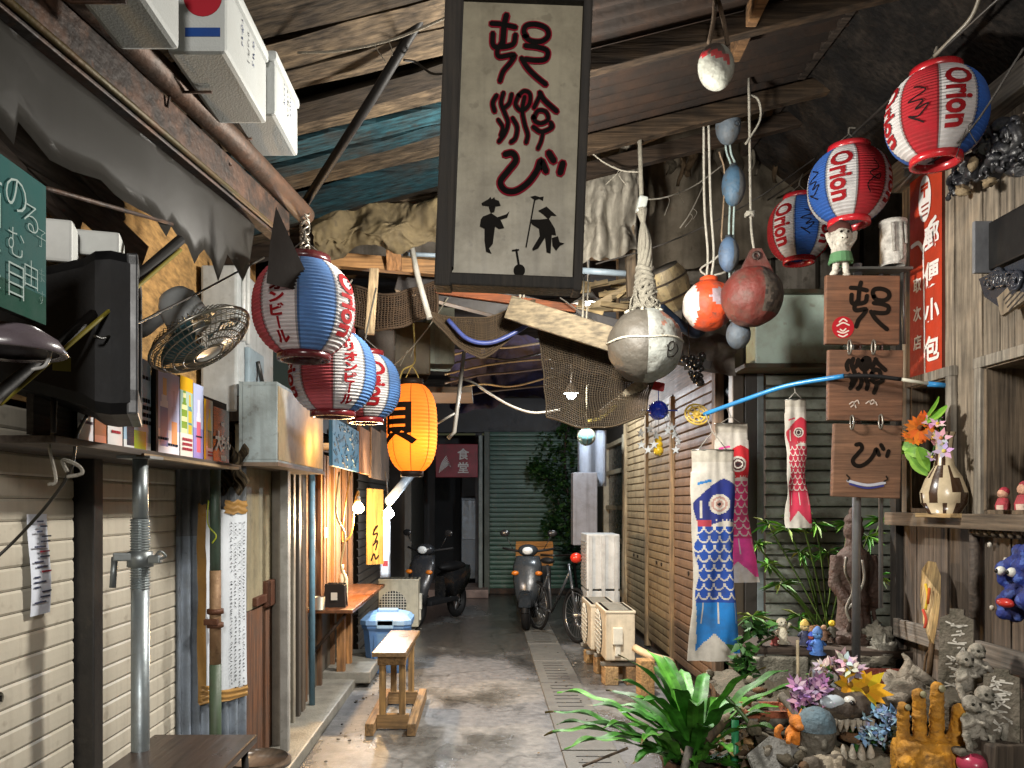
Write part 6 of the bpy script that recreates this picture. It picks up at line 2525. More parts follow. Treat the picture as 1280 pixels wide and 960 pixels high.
for k in range(16):
    px = 748 + k * 17 + r.uniform(-5, 5)
    b = B(h(r.choice(('6a6256', '4a443a', '7a7468', '5a4a38'))))
    w, l_ = r.uniform(6, 16), r.uniform(20, 70)
    y0 = 215 - (px - 748) * .22
    yy = 5.3 + r.uniform(-.1, .1)
    b.grid(lambda u, v: P(px + w * (u - .5) * (1 - .5 * v), y0 + l_ * v, yy) + V((.02 * math.sin(v * 5 + k), .03 * NZ.noise(V((u * 3, v * 4, k))), 0)), 4, 10, thick=.003)
    link('shred', b, TARP, t)
# ================================================================== RIGHT SIDE
def fuse(b, voxel, smooth=2, colf=None, lump=0.0, freq=20):
    """melt the shapes of b into one continuous surface"""
    me = D.meshes.new('tmp')
    b.bm.normal_update()
    b.bm.to_mesh(me)
    b.bm.free()
    o = D.objects.new('tmp', me)
    COL.objects.link(o)
    m = o.modifiers.new('r', 'REMESH')
    m.mode = 'VOXEL'
    m.voxel_size = voxel
    if smooth:
        s_ = o.modifiers.new('s', 'SMOOTH')
        s_.iterations = smooth
        s_.factor = .5
    bpy.context.view_layer.update()
    em = D.meshes.new_from_object(o.evaluated_get(bpy.context.evaluated_depsgraph_get()))
    nb = B(b.c)
    vs = []
    for v in em.vertices:
        p = v.co.copy()
        if lump:
            p += v.normal * lump * NZ.noise(p * freq)
        vs.append(nb.v(p))
    for f in em.polygons:
        c = sum((vs[i].co for i in f.vertices), V()) / len(f.vertices)
        nb.f([vs[i] for i in f.vertices], colf(c) if colf else None, True)
    D.objects.remove(o)
    D.meshes.remove(me)
    D.meshes.remove(em)
    return nb


# ------------------------------------------------------------ hanging boards with characters
def glyph_board(px0, py0, px1, py1, Y, rot, glyph, zf, lab, col, extra=None):
    c = P((px0 + px1) / 2, (py0 + py1) / 2, Y)
    w, hh = (px1 - px0) / 1000 * Y, (py1 - py0) / 1000 * Y
    t = thing('character_board', lab, 'sign', (c.x, c.y, c.z - hh / 2), 'brown boards hung one below the other')
    M = frame(c, (math.cos(rot), 0, math.sin(rot)), (-math.sin(rot), 0, math.cos(rot)))
    b = B(h(col))
    b.box((0, 0, 0), (w, hh, .03), None, .005, None, M)
    link('board', b, BWOOD, t)
    q = [[zf(p) for p in pts] for pts, wd in glyph]
    xs = [p[0] for s_ in q for p in s_]
    ys = [p[1] for s_ in q for p in s_]
    gcx, gcy = (min(xs) + max(xs)) / 2, (min(ys) + max(ys)) / 2
    k = min(w * .52 / (max(xs) - min(xs)), hh * .7 / (max(ys) - min(ys)))
    ox, oy = (.04, .02) if extra == 'seal' else ((-.0, .05) if extra == 'marks' else (.02, .03))
    b = B(h('17110d'))
    for i, s_ in enumerate(q):
        b.stroke([((p[0] - gcx) * k + ox * w * 2.2, (gcy - p[1]) * k + oy) for p in s_], .023 * w / .38, M, .0165 + i * .0001)
    link('brush_character', b, INK, t)
    if extra == 'seal':
        b = B(h('a8222a'))
        cx, cy, rr = -w * .27, -hh * .26, hh * .16
        b.poly([M @ V((cx + rr * math.cos(a * PI / 14), cy + rr * math.sin(a * PI / 14), .0168)) for a in range(28)])
        for (yy, ww) in ((.55, .35), (.2, .55), (-.12, .25), (-.3, .5), (-.62, .4)):
            b.stroke([(cx - ww * rr, cy + yy * rr - .004), (cx, cy + yy * rr + (.012 if yy > 0 else -.012)), (cx + ww * rr, cy + yy * rr)], rr * .13, M, .0178, h('d9c8bc'))
        link('red_seal', b, INK, t)
    if extra == 'boat':
        b = B(h('b9bcc8'))
        b.stroke([(-w * .28, -hh * .28), (0, -hh * .33), (w * .26, -hh * .29)], .014, M, .018)
        b.stroke([(-w * .25, -hh * .32), (0, -hh * .37), (w * .24, -hh * .33)], .01, M, .018, h('3c3f7c'))
        b.stroke([(-w * .3, -hh * .2), (-w * .26, -hh * .24), (-w * .28, -hh * .28)], .008, M, .018, h('2a221c'))
        b.stroke([(w * .28, -hh * .2), (w * .3, -hh * .24), (w * .25, -hh * .27)], .008, M, .018, h('2a221c'))
        link('boat_painting', b, INK, t)
    if extra == 'marks':
        b = B(h('c9b8ac'))
        for (x, y) in ((-.2, -.27), (-.14, -.25), (.02, -.26), (.07, -.24), (.1, -.27), (-.18, -.31)):
            b.stroke([(x * w - .008, y * hh), (x * w + .01, y * hh + .012), (x * w + .018, y * hh - .004)], .006, M, .018)
        link('white_marks', b, INK, t)
    return t


BWOOD = mat('brown_board', rough=.6, dirt=.4, dscale=5, grain=.45, stretch=(4, 40, 60), bscale=1.0, bump=.4)
glyph_board(1031, 345, 1123, 431, 4.1, rad(-.6), GO, z1, 'top brown board of three, with red seal and brush character', '775039', 'seal')
glyph_board(1034, 438, 1127, 526, 4.1, rad(-.5), YU, z1, 'middle brown board of three, crossed by the blue pole', '734f3a', 'marks')
glyph_board(1040, 531, 1125, 622, 4.1, rad(-2), BI, z2, 'lowest brown board of three, hook shaped character over a painted boat', '7a5842', 'boat')
for (px, py, lab) in ((1062, 434, 'left chain ring between top and middle brown boards'), (1092, 434, 'right chain ring between top and middle brown boards'), (1065, 528, 'left chain ring between middle and lowest brown boards'), (1101, 527, 'right chain ring between middle and lowest brown boards')):
    b = B(h('8a857c'))
    c = P(px, py, 4.07)
    b.tube([c + V((.0, .02 * math.cos(q), .036 * math.sin(q))) for q in [i * PI / 8 for i in range(17)]], .005, 6, False)
    single('chain_ring', b, STEEL, lab, 'ring', 'rings joining the brown boards')
t = thing('board_post', 'grey pipe post carrying the brown boards and a small tray', 'post', P(1075, 860, 4.2))
b = B(h('9a9ca0'))
b.tube([P(1070, 840, 4.2), P(1072, 330, 4.2)], .022, 12)
b.tube([P(1101, 760, 4.22), P(1101, 330, 4.22)], .012, 8)
link('pipe', b, STEEL, t)
b = B(h('6f706e'))
b.box(P(1092, 338, 4.18), (.36, .1, .012))
b.tube([P(1128, 338, 4.2), P(1130, 430, 4.2)], .01, 6)
link('tray', b, STEEL, t)
c = P(1053, 345, 4.12)
t = thing('white_doll', 'small white doll with raised arms and green skirt on the top board', 'doll', c)
s = .004


def dp(x, y): return P(x, y, 4.12)


b = B(h('c3bdb0'))
b.tube([dp(1043, 344), dp(1046, 325)], [.016, .02], 8)
b.tube([dp(1058, 345), dp(1056, 325)], [.016, .02], 8)
b.ell(dp(1042, 342), (.02, .03, .014), 10, 6)
b.ell(dp(1058, 344), (.02, .03, .014), 10, 6)
b.ell(dp(1051, 316), (.05, .04, .055), 16, 10)
b.tube([dp(1043, 310), dp(1036, 298), dp(1034, 291)], [.018, .014, .013], 8)
b.tube([dp(1059, 310), dp(1068, 298), dp(1069, 289)], [.018, .014, .013], 8)
b.ell(dp(1051, 296), (.055, .05, .05), 18, 12)
b.ell(dp(1051, 298) + V((0, -.05, -.003)), .013, 8, 6)
b.ell(dp(1038, 298), (.012, .01, .02), 8, 6)
b.ell(dp(1064, 298), (.012, .01, .02), 8, 6)
link('body', fuse(b, .006, 1), CLAY, t)
b = B(h('4f7a52'))
b.lathe([(.05, .03), (.062, -.02), (.055, -.025), (.045, .02)], dp(1051, 324), 16, sm=False)
link('skirt', b, CLOTH, t)
b = B(h('4a1f18'))
b.ell(dp(1051, 290) + V((0, .012, .01)), (.06, .05, .05), 16, 10, lump=.25, freq=6)
link('hair', b, CLOTH, t)
b = B(h('1a1412'))
for k in (-.018, .018):
    b.ell(dp(1051, 294) + V((k, -.046, .004)), .007, 8, 6)
b.box(dp(1051, 302) + V((0, -.046, .006)), (.03, .008, .006))
link('face', b, INK, t)
c = P(1116, 333, 4.18)
b = B(h('c2bfb8'))
b.lathe([(0, 0), (.058, 0), (.062, .02), (.062, .21), (.068, .215), (.068, .235), (.056, .235), (.056, .02), (0, .015)], c, 24)
for (dx, z0) in ((-.03, .06), (.01, .02), (.03, .1)):
    b.tube([c + V((dx, -.061, .21)), c + V((dx + .006, -.064, z0))], [.011, .007], 6, col=h('a5a29b'))
single('white_canister', b, CLAY, 'white dripping canister on the small tray beside the doll', 'canister')

# ------------------------------------------------------------ red sign on the house
t = thing('red_sign', 'long narrow red enamel sign with white characters on grey planks', 'sign', (HX - .01, 4.12, 2.27))
SA, SB = 4.29, 3.99


def rs(u, z): return V((HX - .016, SA + (SB - SA) * u, z))


b = B(h('b23a22'))
b.grid(lambda u, v: rs(u + .0 * v, 2.25 + 1.1 * v), 6, 24)
b.box((HX - .006, 4.14, 2.8), (.014, .295, 1.1), col=h('5a2418'))
link('plate', b, mat('worn_enamel', rough=.35, dirt=.35, dscale=6, dcol=(.1, .03, .015), spot=.25), t)
b = B(h('dcd6d2'))
M = frame((HX - .018, 4.14, 2.8), (0, -1, 0), (0, 0, 1))
b.vtext('郵便小包', .135, M @ Matrix.Translation((.065, -.12, 0)), .19, bold=.004)
b.vtext('取次店', .08, M @ Matrix.Translation((-.07, -.2, 0)), .15, bold=.002)
b.stroke([(0, -.53), (-.005, -.2), (-.015, .14)], .012, M, .002)
b.stroke([(-.125, .17), (-.06, .17), (-.015, .12)], .022, M, .0022)
b.stroke([(.1, .25), (.04, .22), (-.01, .13)], .022, M, .0023)
b.poly([M @ V((.0 + .058 * math.cos(a * PI / 12), .38 + .12 * math.sin(a * PI / 12), .002)) for a in range(24)])
b.text('〒', .09, M @ Matrix.Translation((0, .42, .001)), .004, .003, h('b23a22'))
for k in range(3):
    b.box((.005, .345 - k * .025, .003), (.07 - k * .01, .01, .001), None, 0, h('8a4a40'), M)
link('lettering', b, INK, t)

# ------------------------------------------------------------ black carvings and plaque
t = thing('dragon_carving', 'glossy black carved curling ornament on the house wall, upper right', 'carving', (2.2, 3.5, 2.8))
r = random.Random(41)
b = B(h('191a1e'))


def hp(px, py, X=2.2): return PXW(px, py, X)


for (x0, y0, rr, n0) in ((1235, 175, 16, 1.6), (1258, 172, 20, 1.8), (1215, 205, 12, 1.5), (1250, 205, 14, 1.4), (1196, 232, 10, 1.5), (1270, 200, 14, 1.6), (1240, 190, 10, 1.2), (1205, 218, 8, 1.2)):
    pts = []
    a0 = r.uniform(0, 6)
    for k in range(18):
        q = a0 + k / 17 * n0 * 2 * PI
        s_ = rr * (1 - k / 22)
        pts.append(hp(x0 + s_ * math.cos(q), y0 + s_ * math.sin(q), 2.22 - .05 * r.random()))
    b.tube(pts, [.028 - .0012 * k for k in range(18)], 8)
for k in range(30):
    q0 = k / 30
    cc = hp(1190 + 92 * q0, 236 - 72 * q0 + r.uniform(-18, 18), 2.2)
    a0, rr = r.uniform(0, 6), r.uniform(.018, .036)
    tilt = r.uniform(-.5, .5)
    pts = []
    for m_ in range(14):
        qq = a0 + m_ * .5
        s_ = rr * (1 - m_ / 18)
        pts.append(cc + V((.03 * m_ / 14 - .02 + tilt * s_ * math.cos(qq), s_ * math.cos(qq), s_ * math.sin(qq))))
    b.tube(pts, [.013 - .0007 * m_ for m_ in range(14)], 6)
link('carved_body', b, mat('black_lacquer', rough=.38, dirt=.45, dscale=14, dcol=(.05, .05, .05), bump=.4, bscale=60), t)
b = B(h('7d6c50'))
b.ell(hp(1216, 205, 2.15), (.02, .025, .03), 12, 8, lump=.4)
b.ell(hp(1203, 238, 2.13), (.03, .045, .02), 14, 10, Matrix.Rotation(.6, 4, 'X'), lump=.7, freq=4)
b.ell(hp(1236, 228, 2.13), (.025, .035, .018), 14, 10, lump=.7, freq=4)
link('pale_skull_heads', b, CLAY, t)
b = B(h('0d0d0e'))
b.box((2.26, 3.32, 2.735), (.07, .42, .21), None, .008)
b.box((2.21, 3.54, 2.735), (.09, .02, .23), None, .004, h('6e7074'))
single('black_plaque', b, DARKP, 'plain black box plaque with pale edge strip on the house wall', 'plaque')
t = thing('carved_bracket', 'blue black carved wave bracket beneath the black plaque', 'carving', (2.22, 3.35, 2.45))
b = B(h('2a2e36'))
b.prism([(-.24, .09), (.2, .09), (.2, -.02), (.12, -.08), (.02, -.03), (-.1, -.07), (-.2, .0)], frame((2.25, 3.35, 2.52), (0, -1, 0), (0, 0, 1)), .03)
for k in range(9):
    cx, cz = r.uniform(3.18, 3.5), 2.52 + r.uniform(-.01, .06)
    b.tube([(2.21, cx + (.04 - .002 * q) * math.cos(q * .55), cz + (.04 - .002 * q) * math.sin(q * .55)) for q in range(16)], .009, 6)
link('carved_waves', b, GLOSS, t)
b = B(h('7a6c58'))
M = frame(PXW(1272, 372, 2.24), (.1, -.8, .5), (0, .55, .8))
b.prism([(-.09, -.02), (.11, -.08), (.11, .05), (-.07, .07)], M, .02)
for k in range(4):
    b.box((.02, .03 - k * .022, .021), (.13, .007, .002), None, 0, h('2a221c'), M)
single('wooden_tag', b, WOODZ, 'tilted wooden tag with dark lines at the right edge', 'tag')
b = B(h('6f6458'))
b.tube(smooth_pts([(2.24, 4.35, 3.3), (2.23, 3.9, 3.34), (2.22, 3.3, 3.2), (2.22, 2.9, 3.25)]), .012, 7)
single('wall_conduit', b, CLEAN, 'thin brown grey conduit along the top of the plank wall', 'conduit')

# ------------------------------------------------------------ vase with flowers
vc = V((2.22, 3.86, 1.555))
b = B(h('b09468'))
b.box((2.26, 3.86, 1.545), (.2, .3, .02), None, .004)
single('niche_sill', b, WOODY, 'small wooden sill under the flower vase', 'sill')
t = thing('flower_vase', 'beige and brown glazed vase on the sill of the first niche', 'vase', vc)
b = B()
b.lathe([(0, 0), (.07, 0), (.1, .05), (.105, .1), (.08, .17), (.045, .23), (.036, .30), (.04, .36), (.052, .39), (.044, .39), (.03, .35), (0, .34)], vc, 32,
        colf=lambda u, v: h('3d2a1c') if NZ.noise(V((math.cos(u * 6.28) * 3, math.sin(u * 6.28) * 3, v * 6))) > .12 else (h('c2b294') if v < .55 else h('a8987c')))
link('body', b, GLOSS, t)


def flower(b, c, r_, n, col, cen, M, cup=.25):
    for k in range(n):
        a = k * 2 * PI / n + RN.uniform(-.1, .1)
        d = V((math.cos(a), math.sin(a), cup))
        e = V((-math.sin(a), math.cos(a), 0))
        kk = RN.uniform(.8, 1.15)
        cc = tuple(q * RN.uniform(.75, 1.2) for q in col)
        vs = [b.v(c + M @ q) for q in (V((0, 0, 0)), d * r_ * .5 * kk + e * r_ * .24, d * r_ * kk, d * r_ * .5 * kk - e * r_ * .24)]
        b.f([vs[0], vs[1], vs[2]], cc, True)
        b.f([vs[0], vs[2], vs[3]], cc, True)
    b.ell(c + M @ V((0, 0, r_ * .06)), r_ * .2, 8, 6, None, None, cen)


t = thing('flower_bunch', 'bunch of orange and pink flowers with green leaves in the vase', 'flowers', vc + V((0, 0, .36)))
b = B()
fb = B()
for (px, py, rr, n, col, cen) in ((1150, 535, .075, 18, 'd06a14', '6a3a10'), (1144, 549, .065, 18, 'd87818', '6a3a10'), (1160, 528, .06, 16, 'c85f12', '5a300c'), (1165, 527, .05, 6, 'c890a8', 'c8a040'), (1172, 530, .045, 6, 'd8b4c8', 'c8a040'),
                                  (1166, 548, .06, 6, 'd0a0b0', 'c8a040'), (1176, 548, .05, 6, 'd8c0d0', 'b87840'), (1180, 564, .05, 6, 'b8a0c8', 'd0c060'), (1165, 572, .04, 6, 'c8b0d8', 'd0c060')):
    c = PXW(px, py, 2.17)
    M = Matrix.Rotation(RN.uniform(.6, 1.4), 3, 'X') @ Matrix.Rotation(RN.uniform(-.8, .3), 3, 'Y')
    flower(fb, c, rr, n, h(col), h(cen), M)
    b.tube(smooth_pts([vc + V((0, 0, .36)), (vc + V((0, 0, .5)) + c) / 2, c]), .004, 5, col=h('3d6a2a'))
link('blossoms', fb, CLOTH, t)
for (px, py, a) in ((1140, 560, 2.7), (1150, 566, 3.0), (1146, 574, 2.4), (1155, 575, 2.0), (1164, 513, 1.4), (1136, 562, 3.1), (1150, 584, 2.2), (1168, 520, 1.0)):
    c = PXW(px, py, 2.17)
    d = V((0, 0, 0))
    M = frame(c, (-.3 * math.cos(a), -math.cos(a) * -.9, math.sin(a) * -.6), (.2, .4, .8))
    b.grid(lambda u, v: M @ V(((u - .5) * .14, (v - .5) * .06 * math.sin(PI * min(1, u + .08)), .02 * math.cos(u * 3))), 6, 3, lambda u, v: h('7ba83a') if v < .5 else h('5f8f2c'))
link('leaves', b, LEAF, t)

for k, (y, s_, lab) in enumerate(((3.50, 1.0, 'tiny red doll in the second niche, farther from the viewer'), (3.36, 1.25, 'tiny red doll in the second niche, nearer and taller'))):
    c = V((2.27, y, 1.575))
    t = thing('tiny_doll', lab, 'doll', c, 'tiny dolls in the niche')
    b = B(h('a83a44'))
    b.lathe([(0, 0), (.028 * s_, 0), (.03 * s_, .02 * s_), (.02 * s_, .05 * s_), (0, .055 * s_)], c, 12, colf=lambda u, v: h('c9b0a0') if int(u * 6) % 2 and v < .5 else h('a83a44'))
    link('body', b, CLAY, t)
    b = B(h('c99a80'))
    b.ell(c + V((0, 0, .07 * s_)), .022 * s_, 12, 8)
    b.ell(c + V((.006, 0, .078 * s_)), .022 * s_, 10, 6, None, None, h('a0283a'))
    link('head', b, CLAY, t)
c = V((2.36, 3.24, 1.575))
t = thing('brown_figure', 'dark brown torso figure with blue skirt standing in the second niche', 'figurine', c)
b = B(h('4d3528'))
b.ell(c + V((0, 0, .17)), (.06, .06, .09), 14, 10)
b.ell(c + V((0, 0, .3)), (.045, .045, .055), 14, 10)
b.tube([c + V((0, .06, .22)), c + V((-.05, .11, .26)), c + V((-.06, .1, .31))], .018, 8)
b.tube([c + V((0, -.06, .22)), c + V((-.05, -.09, .14))], .018, 8)
b.lathe([(0, 0), (.06, 0), (.05, .1), (0, .1)], c, 14)
link('body', fuse(b, .009, 1), CLAY, t)
b = B(h('2e5a7a'))
b.lathe([(.068, .0), (.066, .06), (.058, .1), (.055, .1), (.06, .0)], c, 14)
link('skirt', b, CLOTH, t)


# ------------------------------------------------------------ blue pole and carp streamers
t = thing('blue_pole', 'slightly bent blue pole with a gold wheel at its end, holding carp streamers', 'pole', P(885, 516, 4.45))
pp = smooth_pts([P(880, 518, 4.5), P(930, 500, 4.35), P(985, 482, 4.2), P(1055, 470, 4.02)], 6)
b = B(h('2f86c4'))
b.tube(pp, .0125, 10)
b.tube([P(1160, 480, 3.95), P(1186, 482, 3.95)], .013, 10)
link('blue_section', b, GLOSS, t)
b = B(h('1c1c1e'))
b.tube(smooth_pts([P(1055, 470, 4.02), P(1090, 470, 3.99), P(1126, 474, 3.97)]), .0105, 10)
link('black_grip', b, DARKP, t)
b = B(h('b7b5a6'))
b.tube([P(1126, 474, 3.97), P(1162, 480, 3.95)], .009, 8)
link('pale_section', b, CLEAN, t)
c = P(871, 518, 4.5)
b = B(h('c9a94a'))
MW = Matrix.Rotation(.55, 4, 'Y') @ Matrix.Rotation(-.5, 4, 'X')
MW = frame((0, 0, 0), (.93, .1, .1), (-.1, .35, .75))
for rr in (.066, .048, .02):
    b.tube([c + MW @ V((rr * math.cos(q * PI / 14), rr * math.sin(q * PI / 14), 0)) for q in range(29)], .006, 6, False)
for k in range(8):
    a = k * PI / 4
    b.tube([c + MW @ V((.02 * math.cos(a), .02 * math.sin(a), 0)), c + MW @ V((.066 * math.cos(a + .25), .066 * math.sin(a + .25), 0))], .005, 5)
b.ell(c, .016, 10, 8)
link('gold_wheel', b, GLOSS, t)


def carp(pxl, pxr, pyt, pyb, Y, lab, pal, taper=0.0, swing=0, hang=None, flip=False):
    """wind sock: flattened cloth tube, fish printed on it"""
    w = (pxr - pxl) / 1000 * Y
    L_ = (pyb - pyt) / 1000 * Y
    c = P((pxl + pxr) / 2, pyt, Y)
    t = thing('carp_streamer', lab, 'carp streamer', c, 'carp streamers on the blue pole')
    head, body, tail, white, eye2 = pal

    def pt(u, v):
        a = 2 * PI * u
        wv = w / 2 * (1 + .06 * math.sin(v * 9) * (v > .1) - taper * math.sin(PI * min(1, v * 1.05)) * .25 + (.25 * max(0, v - .75) / .25 if v > .75 else 0))
        dep = w * .16 * (1.25 - v)
        x = wv * math.cos(a)
        y = dep * math.sin(a) * (1 + .2 * NZ.noise(V((x * 9, v * 5, pxl)))) + .012 * math.sin(v * 11 + x * 30) * v + .012 * NZ.noise(V((x * 26, v * 3.0, pxl * .1)))
        x += .01 * NZ.noise(V((u * 4, v * 6, pxl)))
        return c + V((x + swing * v * v, y, -L_ * v))

    def cf(u, v):
        a = 2 * PI * u
        q = (math.cos(a) + 1) / 2
        if flip:
            q = 1 - q
        asp = L_ / w
        # tail fork
        if v > .965 - .10 * max(0, 1 - abs(q - .5) * 2.6):
            return white
        if v < .055:
            return h('b9b3a6')
        if v > .72:
            if q < .06 + .10 * math.sin((v - .72) * 9):
                return white
            if abs(math.sin(q * 9 + 1)) < .10 and v < .82: return white
            return tail
        if q < .085 - .05 * math.sin(v * 30):
            return white
        ex, ey = .62, .255
        de = math.hypot((q - ex), (v - ey) * asp)
        if v < .36:
            top = .135 + .16 * abs(q - .72) ** 1.4 * 1.2
            if v < top:
                return tail if (abs(v - .145 - .05 * (.4 - q)) < .006 and q < .42) else white
            if de < .24:
                k = int(de / .045)
                return (h('101018') if k == 0 else (eye2 if k == 1 else (white if k == 2 else (eye2 if k == 3 else white))))
            jaw = .355 + .012 * math.sin(q * 6)
            if q < .42 and v > .33: return h('b03a4a')
            if v > jaw - .008: return white
            if v > .325 and q > .5 and abs(math.sin(q * 40)) < .3 and v < .335: return white
            if abs(q - .2) < .02 and .24 < v < .32: return white
            return head
        rows_ = 16
        s_ = (v - .36) / .36
        ry = s_ * 8
        i = int(ry)
        qx = q * 4 + (.5 if i % 2 else 0)
        fx, fy = qx - math.floor(qx) - .5, ry - i
        d = math.hypot(fx * 1.0, fy * .66)
        d2 = math.hypot(abs(fx) - .5, fy + 1)
        if .40 < d < .52: return white
        if d < .40: return tuple(x * (.75 + .5 * d) for x in body)
        return tuple(x * .8 for x in body)
    b = B()
    b.grid(pt, 96, 230, cf, closeu=True, sm=True)
    link('cloth', b, translucent('streamer_cloth', .15, .85, .4), t)
    b = B(h('8d8d88'))
    b.tube([c + V((w / 2 * math.cos(q * PI / 12), w * .2 * math.sin(q * PI / 12), 0)) for q in range(25)], .004, 5, False)
    link('hoop', b, WIRE, t)
    b = B(h('a8a59c'))
    hk = V(hang)
    for s_ in (-1, 1):
        b.tube([c + V((s_ * w * .35, 0, 0)), c + V((0, 0, max(.03, (hk.z - c.z) * .5))), hk], .0025, 5)
    link('string', b, ROPE, t)


WHT = h('c9c4ba')
carp(864, 917, 563, 826, 4.42, 'large blue carp streamer, longest of the three', (h('1b2a78'), h('1f4fae'), h('1c7cc8'), WHT, h('b08a80')), 0, .01, P(882, 518, 4.48))
carp(893, 934, 530, 728, 4.6, 'pink carp streamer with red head, partly behind the blue one', (h('c0202c'), h('d23a76'), h('e04a98'), WHT, h('401018')), .1, .05, P(908, 508, 4.45))
carp(981, 1007, 500, 660, 4.2, 'smallest carp streamer, red, alone before the grey shutter', (h('b8283c'), h('c02a48'), h('c83050'), WHT, h('401018')), .2, .02, P(992, 480, 4.19))


# ------------------------------------------------------------ plants
def frond_plant(b, c, n, Lr, rng, w, cols, up=(.5, 1.2), azr=(0, 2 * PI), droop=1.0, wavy=.02):
    for k in range(n):
        az = azr[0] + (azr[1] - azr[0]) * (k + rng.random()) / n
        L_ = rng.uniform(*Lr)
        el = rng.uniform(*up)
        d = V((math.cos(az), math.sin(az), 0))
        s_ = V((-d.y, d.x, 0))
        pts = []
        p = V(c) + d * .03
        e = el
        N = 14
        for i in range(N + 1):
            pts.append((p.copy(), e))
            p += (d * math.cos(e) + V((0, 0, math.sin(e)))) * L_ / N
            e -= droop * rng.uniform(.6, 1.2) / N * (.4 + 1.4 * i / N)
        ph = rng.uniform(0, 6)
        kk = rng.uniform(.7, 1.25)
        col = rng.choice(cols)

        def g(u, v):
            i = min(N - 1, int(v * N))
            f_ = v * N - i
            q = pts[i][0].lerp(pts[i + 1][0], f_)
            e_ = pts[i][1]
            wd = w * (.25 + .75 * math.sin(PI * min(1, v * .78 + .12)) ** .7) * (1 if v < .85 else max(0.03, (1 - v) / .15))
            nrm = V((0, 0, math.cos(e_))) - d * math.sin(e_)
            off = (u - .5) * 2
            return q + s_ * off * wd + nrm * (abs(off) * wd * .35 + wavy * math.sin(v * 22 + ph) * abs(off))
        tipc = h('6a5a24')
        br = rng.random() < .5
        b.grid(g, 6, 30, lambda u, v: tuple((x * kk * (1.35 if abs(u - .5) < .1 else (.8 + .35 * math.sin(v * 60 + ph) ** 2))) * (1 - (v > .93) * br) + tp * (v > .93) * br * .8 for x, tp in zip(col, tipc)))


t = thing('birds_nest_fern', 'large bright green strap leaved fern in the foreground', 'plant', P(865, 960, 3.5))
b = B()
rg = random.Random(19)
fc_ = P(868, 945, 3.5)
gr = [h('47822a'), h('367022'), h('559434'), h('2e611e')]
frond_plant(b, fc_, 30, (.36, .62), rg, .034, gr, (.75, 1.35), (0, 2 * PI), 1.1, .006)
frond_plant(b, fc_ + V((-.05, -.02, -.03)), 8, (.5, .66), rg, .028, gr, (.5, .85), (PI * .8, PI * 1.35), 1.0, .009)
frond_plant(b, fc_ + V((0, -.02, -.02)), 10, (.25, .42), rg, .03, gr, (.3, .8), (PI, 2 * PI), 1.2, .008)
link('fronds', b, LEAF, t)
b = B(h('6a4a34'))
b.lathe([(0, 0), (.11, 0), (.14, .26), (.15, .28), (.125, .28), (.11, .22), (0, .22)], fc_ + V((0, 0, -.29)), 20)
link('pot', b, CLAY, t)
b = B(h('2e2218'))
b.ell(fc_ + V((0, 0, -.06)), (.11, .11, .07), 14, 8, lump=.3)
link('root_mound', b, STONE, t)

t = thing('papyrus_plant', 'wiry green papyrus like plant in front of the grey shutter', 'plant', P(1010, 800, 5.2))
b = B()
st_ = B(h('4f6a2a'))
rg = random.Random(23)
base = P(1040, 820, 5.2)
for (px, py) in ((945, 680), (960, 655), (985, 660), (1000, 690), (960, 705), (1020, 655), (1035, 690), (1085, 670), (1095, 720), (1000, 640), (975, 730), (1060, 655), (940, 770), (965, 780), (1000, 770), (1102, 650)):
    c = P(px, py, 5.15 + rg.uniform(-.25, .25))
    st_.tube(smooth_pts([base + V((rg.uniform(-.1, .1), rg.uniform(-.1, .1), 0)), (base + c) / 2 + V((0, 0, .06)), c]), .006, 5)
    for k in range(16):
        a = rg.uniform(0, 2 * PI)
        e = rg.uniform(-.5, .6)
        d = V((math.cos(a) * math.cos(e), math.sin(a) * math.cos(e), math.sin(e)))
        s_ = d.cross(V((0, 0, 1))).normalized()
        L_ = rg.uniform(.08, .17)
        col = tuple(x * rg.uniform(.6, 1.3) for x in rg.choice((h('4a7a24'), h('35601c'), h('6a8c34'))))
        q0, q1, q2 = b.v(c), b.v(c + d * L_ * .5 + s_ * .012), b.v(c + d * L_ + V((0, 0, -.03)))
        q3 = b.v(c + d * L_ * .5 - s_ * .012)
        b.f([q0, q1, q2], col)
        b.f([q0, q2, q3], col)
link('leaves', b, LEAF, t)
link('stems', st_, LEAF, t)
t = thing('creeper', 'trailing green creeper between the blue carp and the ledge', 'plant', P(925, 880, 4.1))
b = B()
leafblob(b, P(930, 835, 4.15), (.05, .06, .2), 90, .04, .09, [h('2f5a24'), h('3f7030'), h('24481c')], rg)
leafblob(b, P(950, 905, 3.9), (.1, .06, .07), 70, .04, .08, [h('2f5a24'), h('4f8038'), h('24481c')], rg)
leafblob(b, P(948, 785, 4.4), (.08, .06, .04), 50, .04, .09, [h('2f5a24'), h('3f7030'), h('1d3c18')], rg)
link('foliage', b, LEAF, t)
b = B(h('3c4a24'))
b.tube(smooth_pts([P(922, 950, 4.0), P(925, 870, 4.1), P(945, 810, 4.3), P(985, 790, 4.5)]), .008, 6)
link('stem', b, LEAF, t)

# ------------------------------------------------------------ ledge, statue, figurines
t = thing('stone_ledge', 'cracked wooden ledge on leaning concrete slabs with figurines on it', 'ledge', (1.9, 4.5, 0))
b = B(h('3d3026'))
b.box((1.92, 4.55, .79), (.86, .42, .04), (0, .02, -.06), .008)
link('shelf', b, WOODX, t)
b = B(h('8d897c'))
b.box((1.6, 4.38, .52), (.32, .06, .5), (.08, 0, .05), .012)
b.box((1.93, 4.36, .5), (.3, .06, .5), (.05, .02, -.03), .012)
b.box((1.75, 4.5, .15), (1.0, .4, .3), None, .02, h('5a564c'))
link('concrete_slab', b, STONE, t)

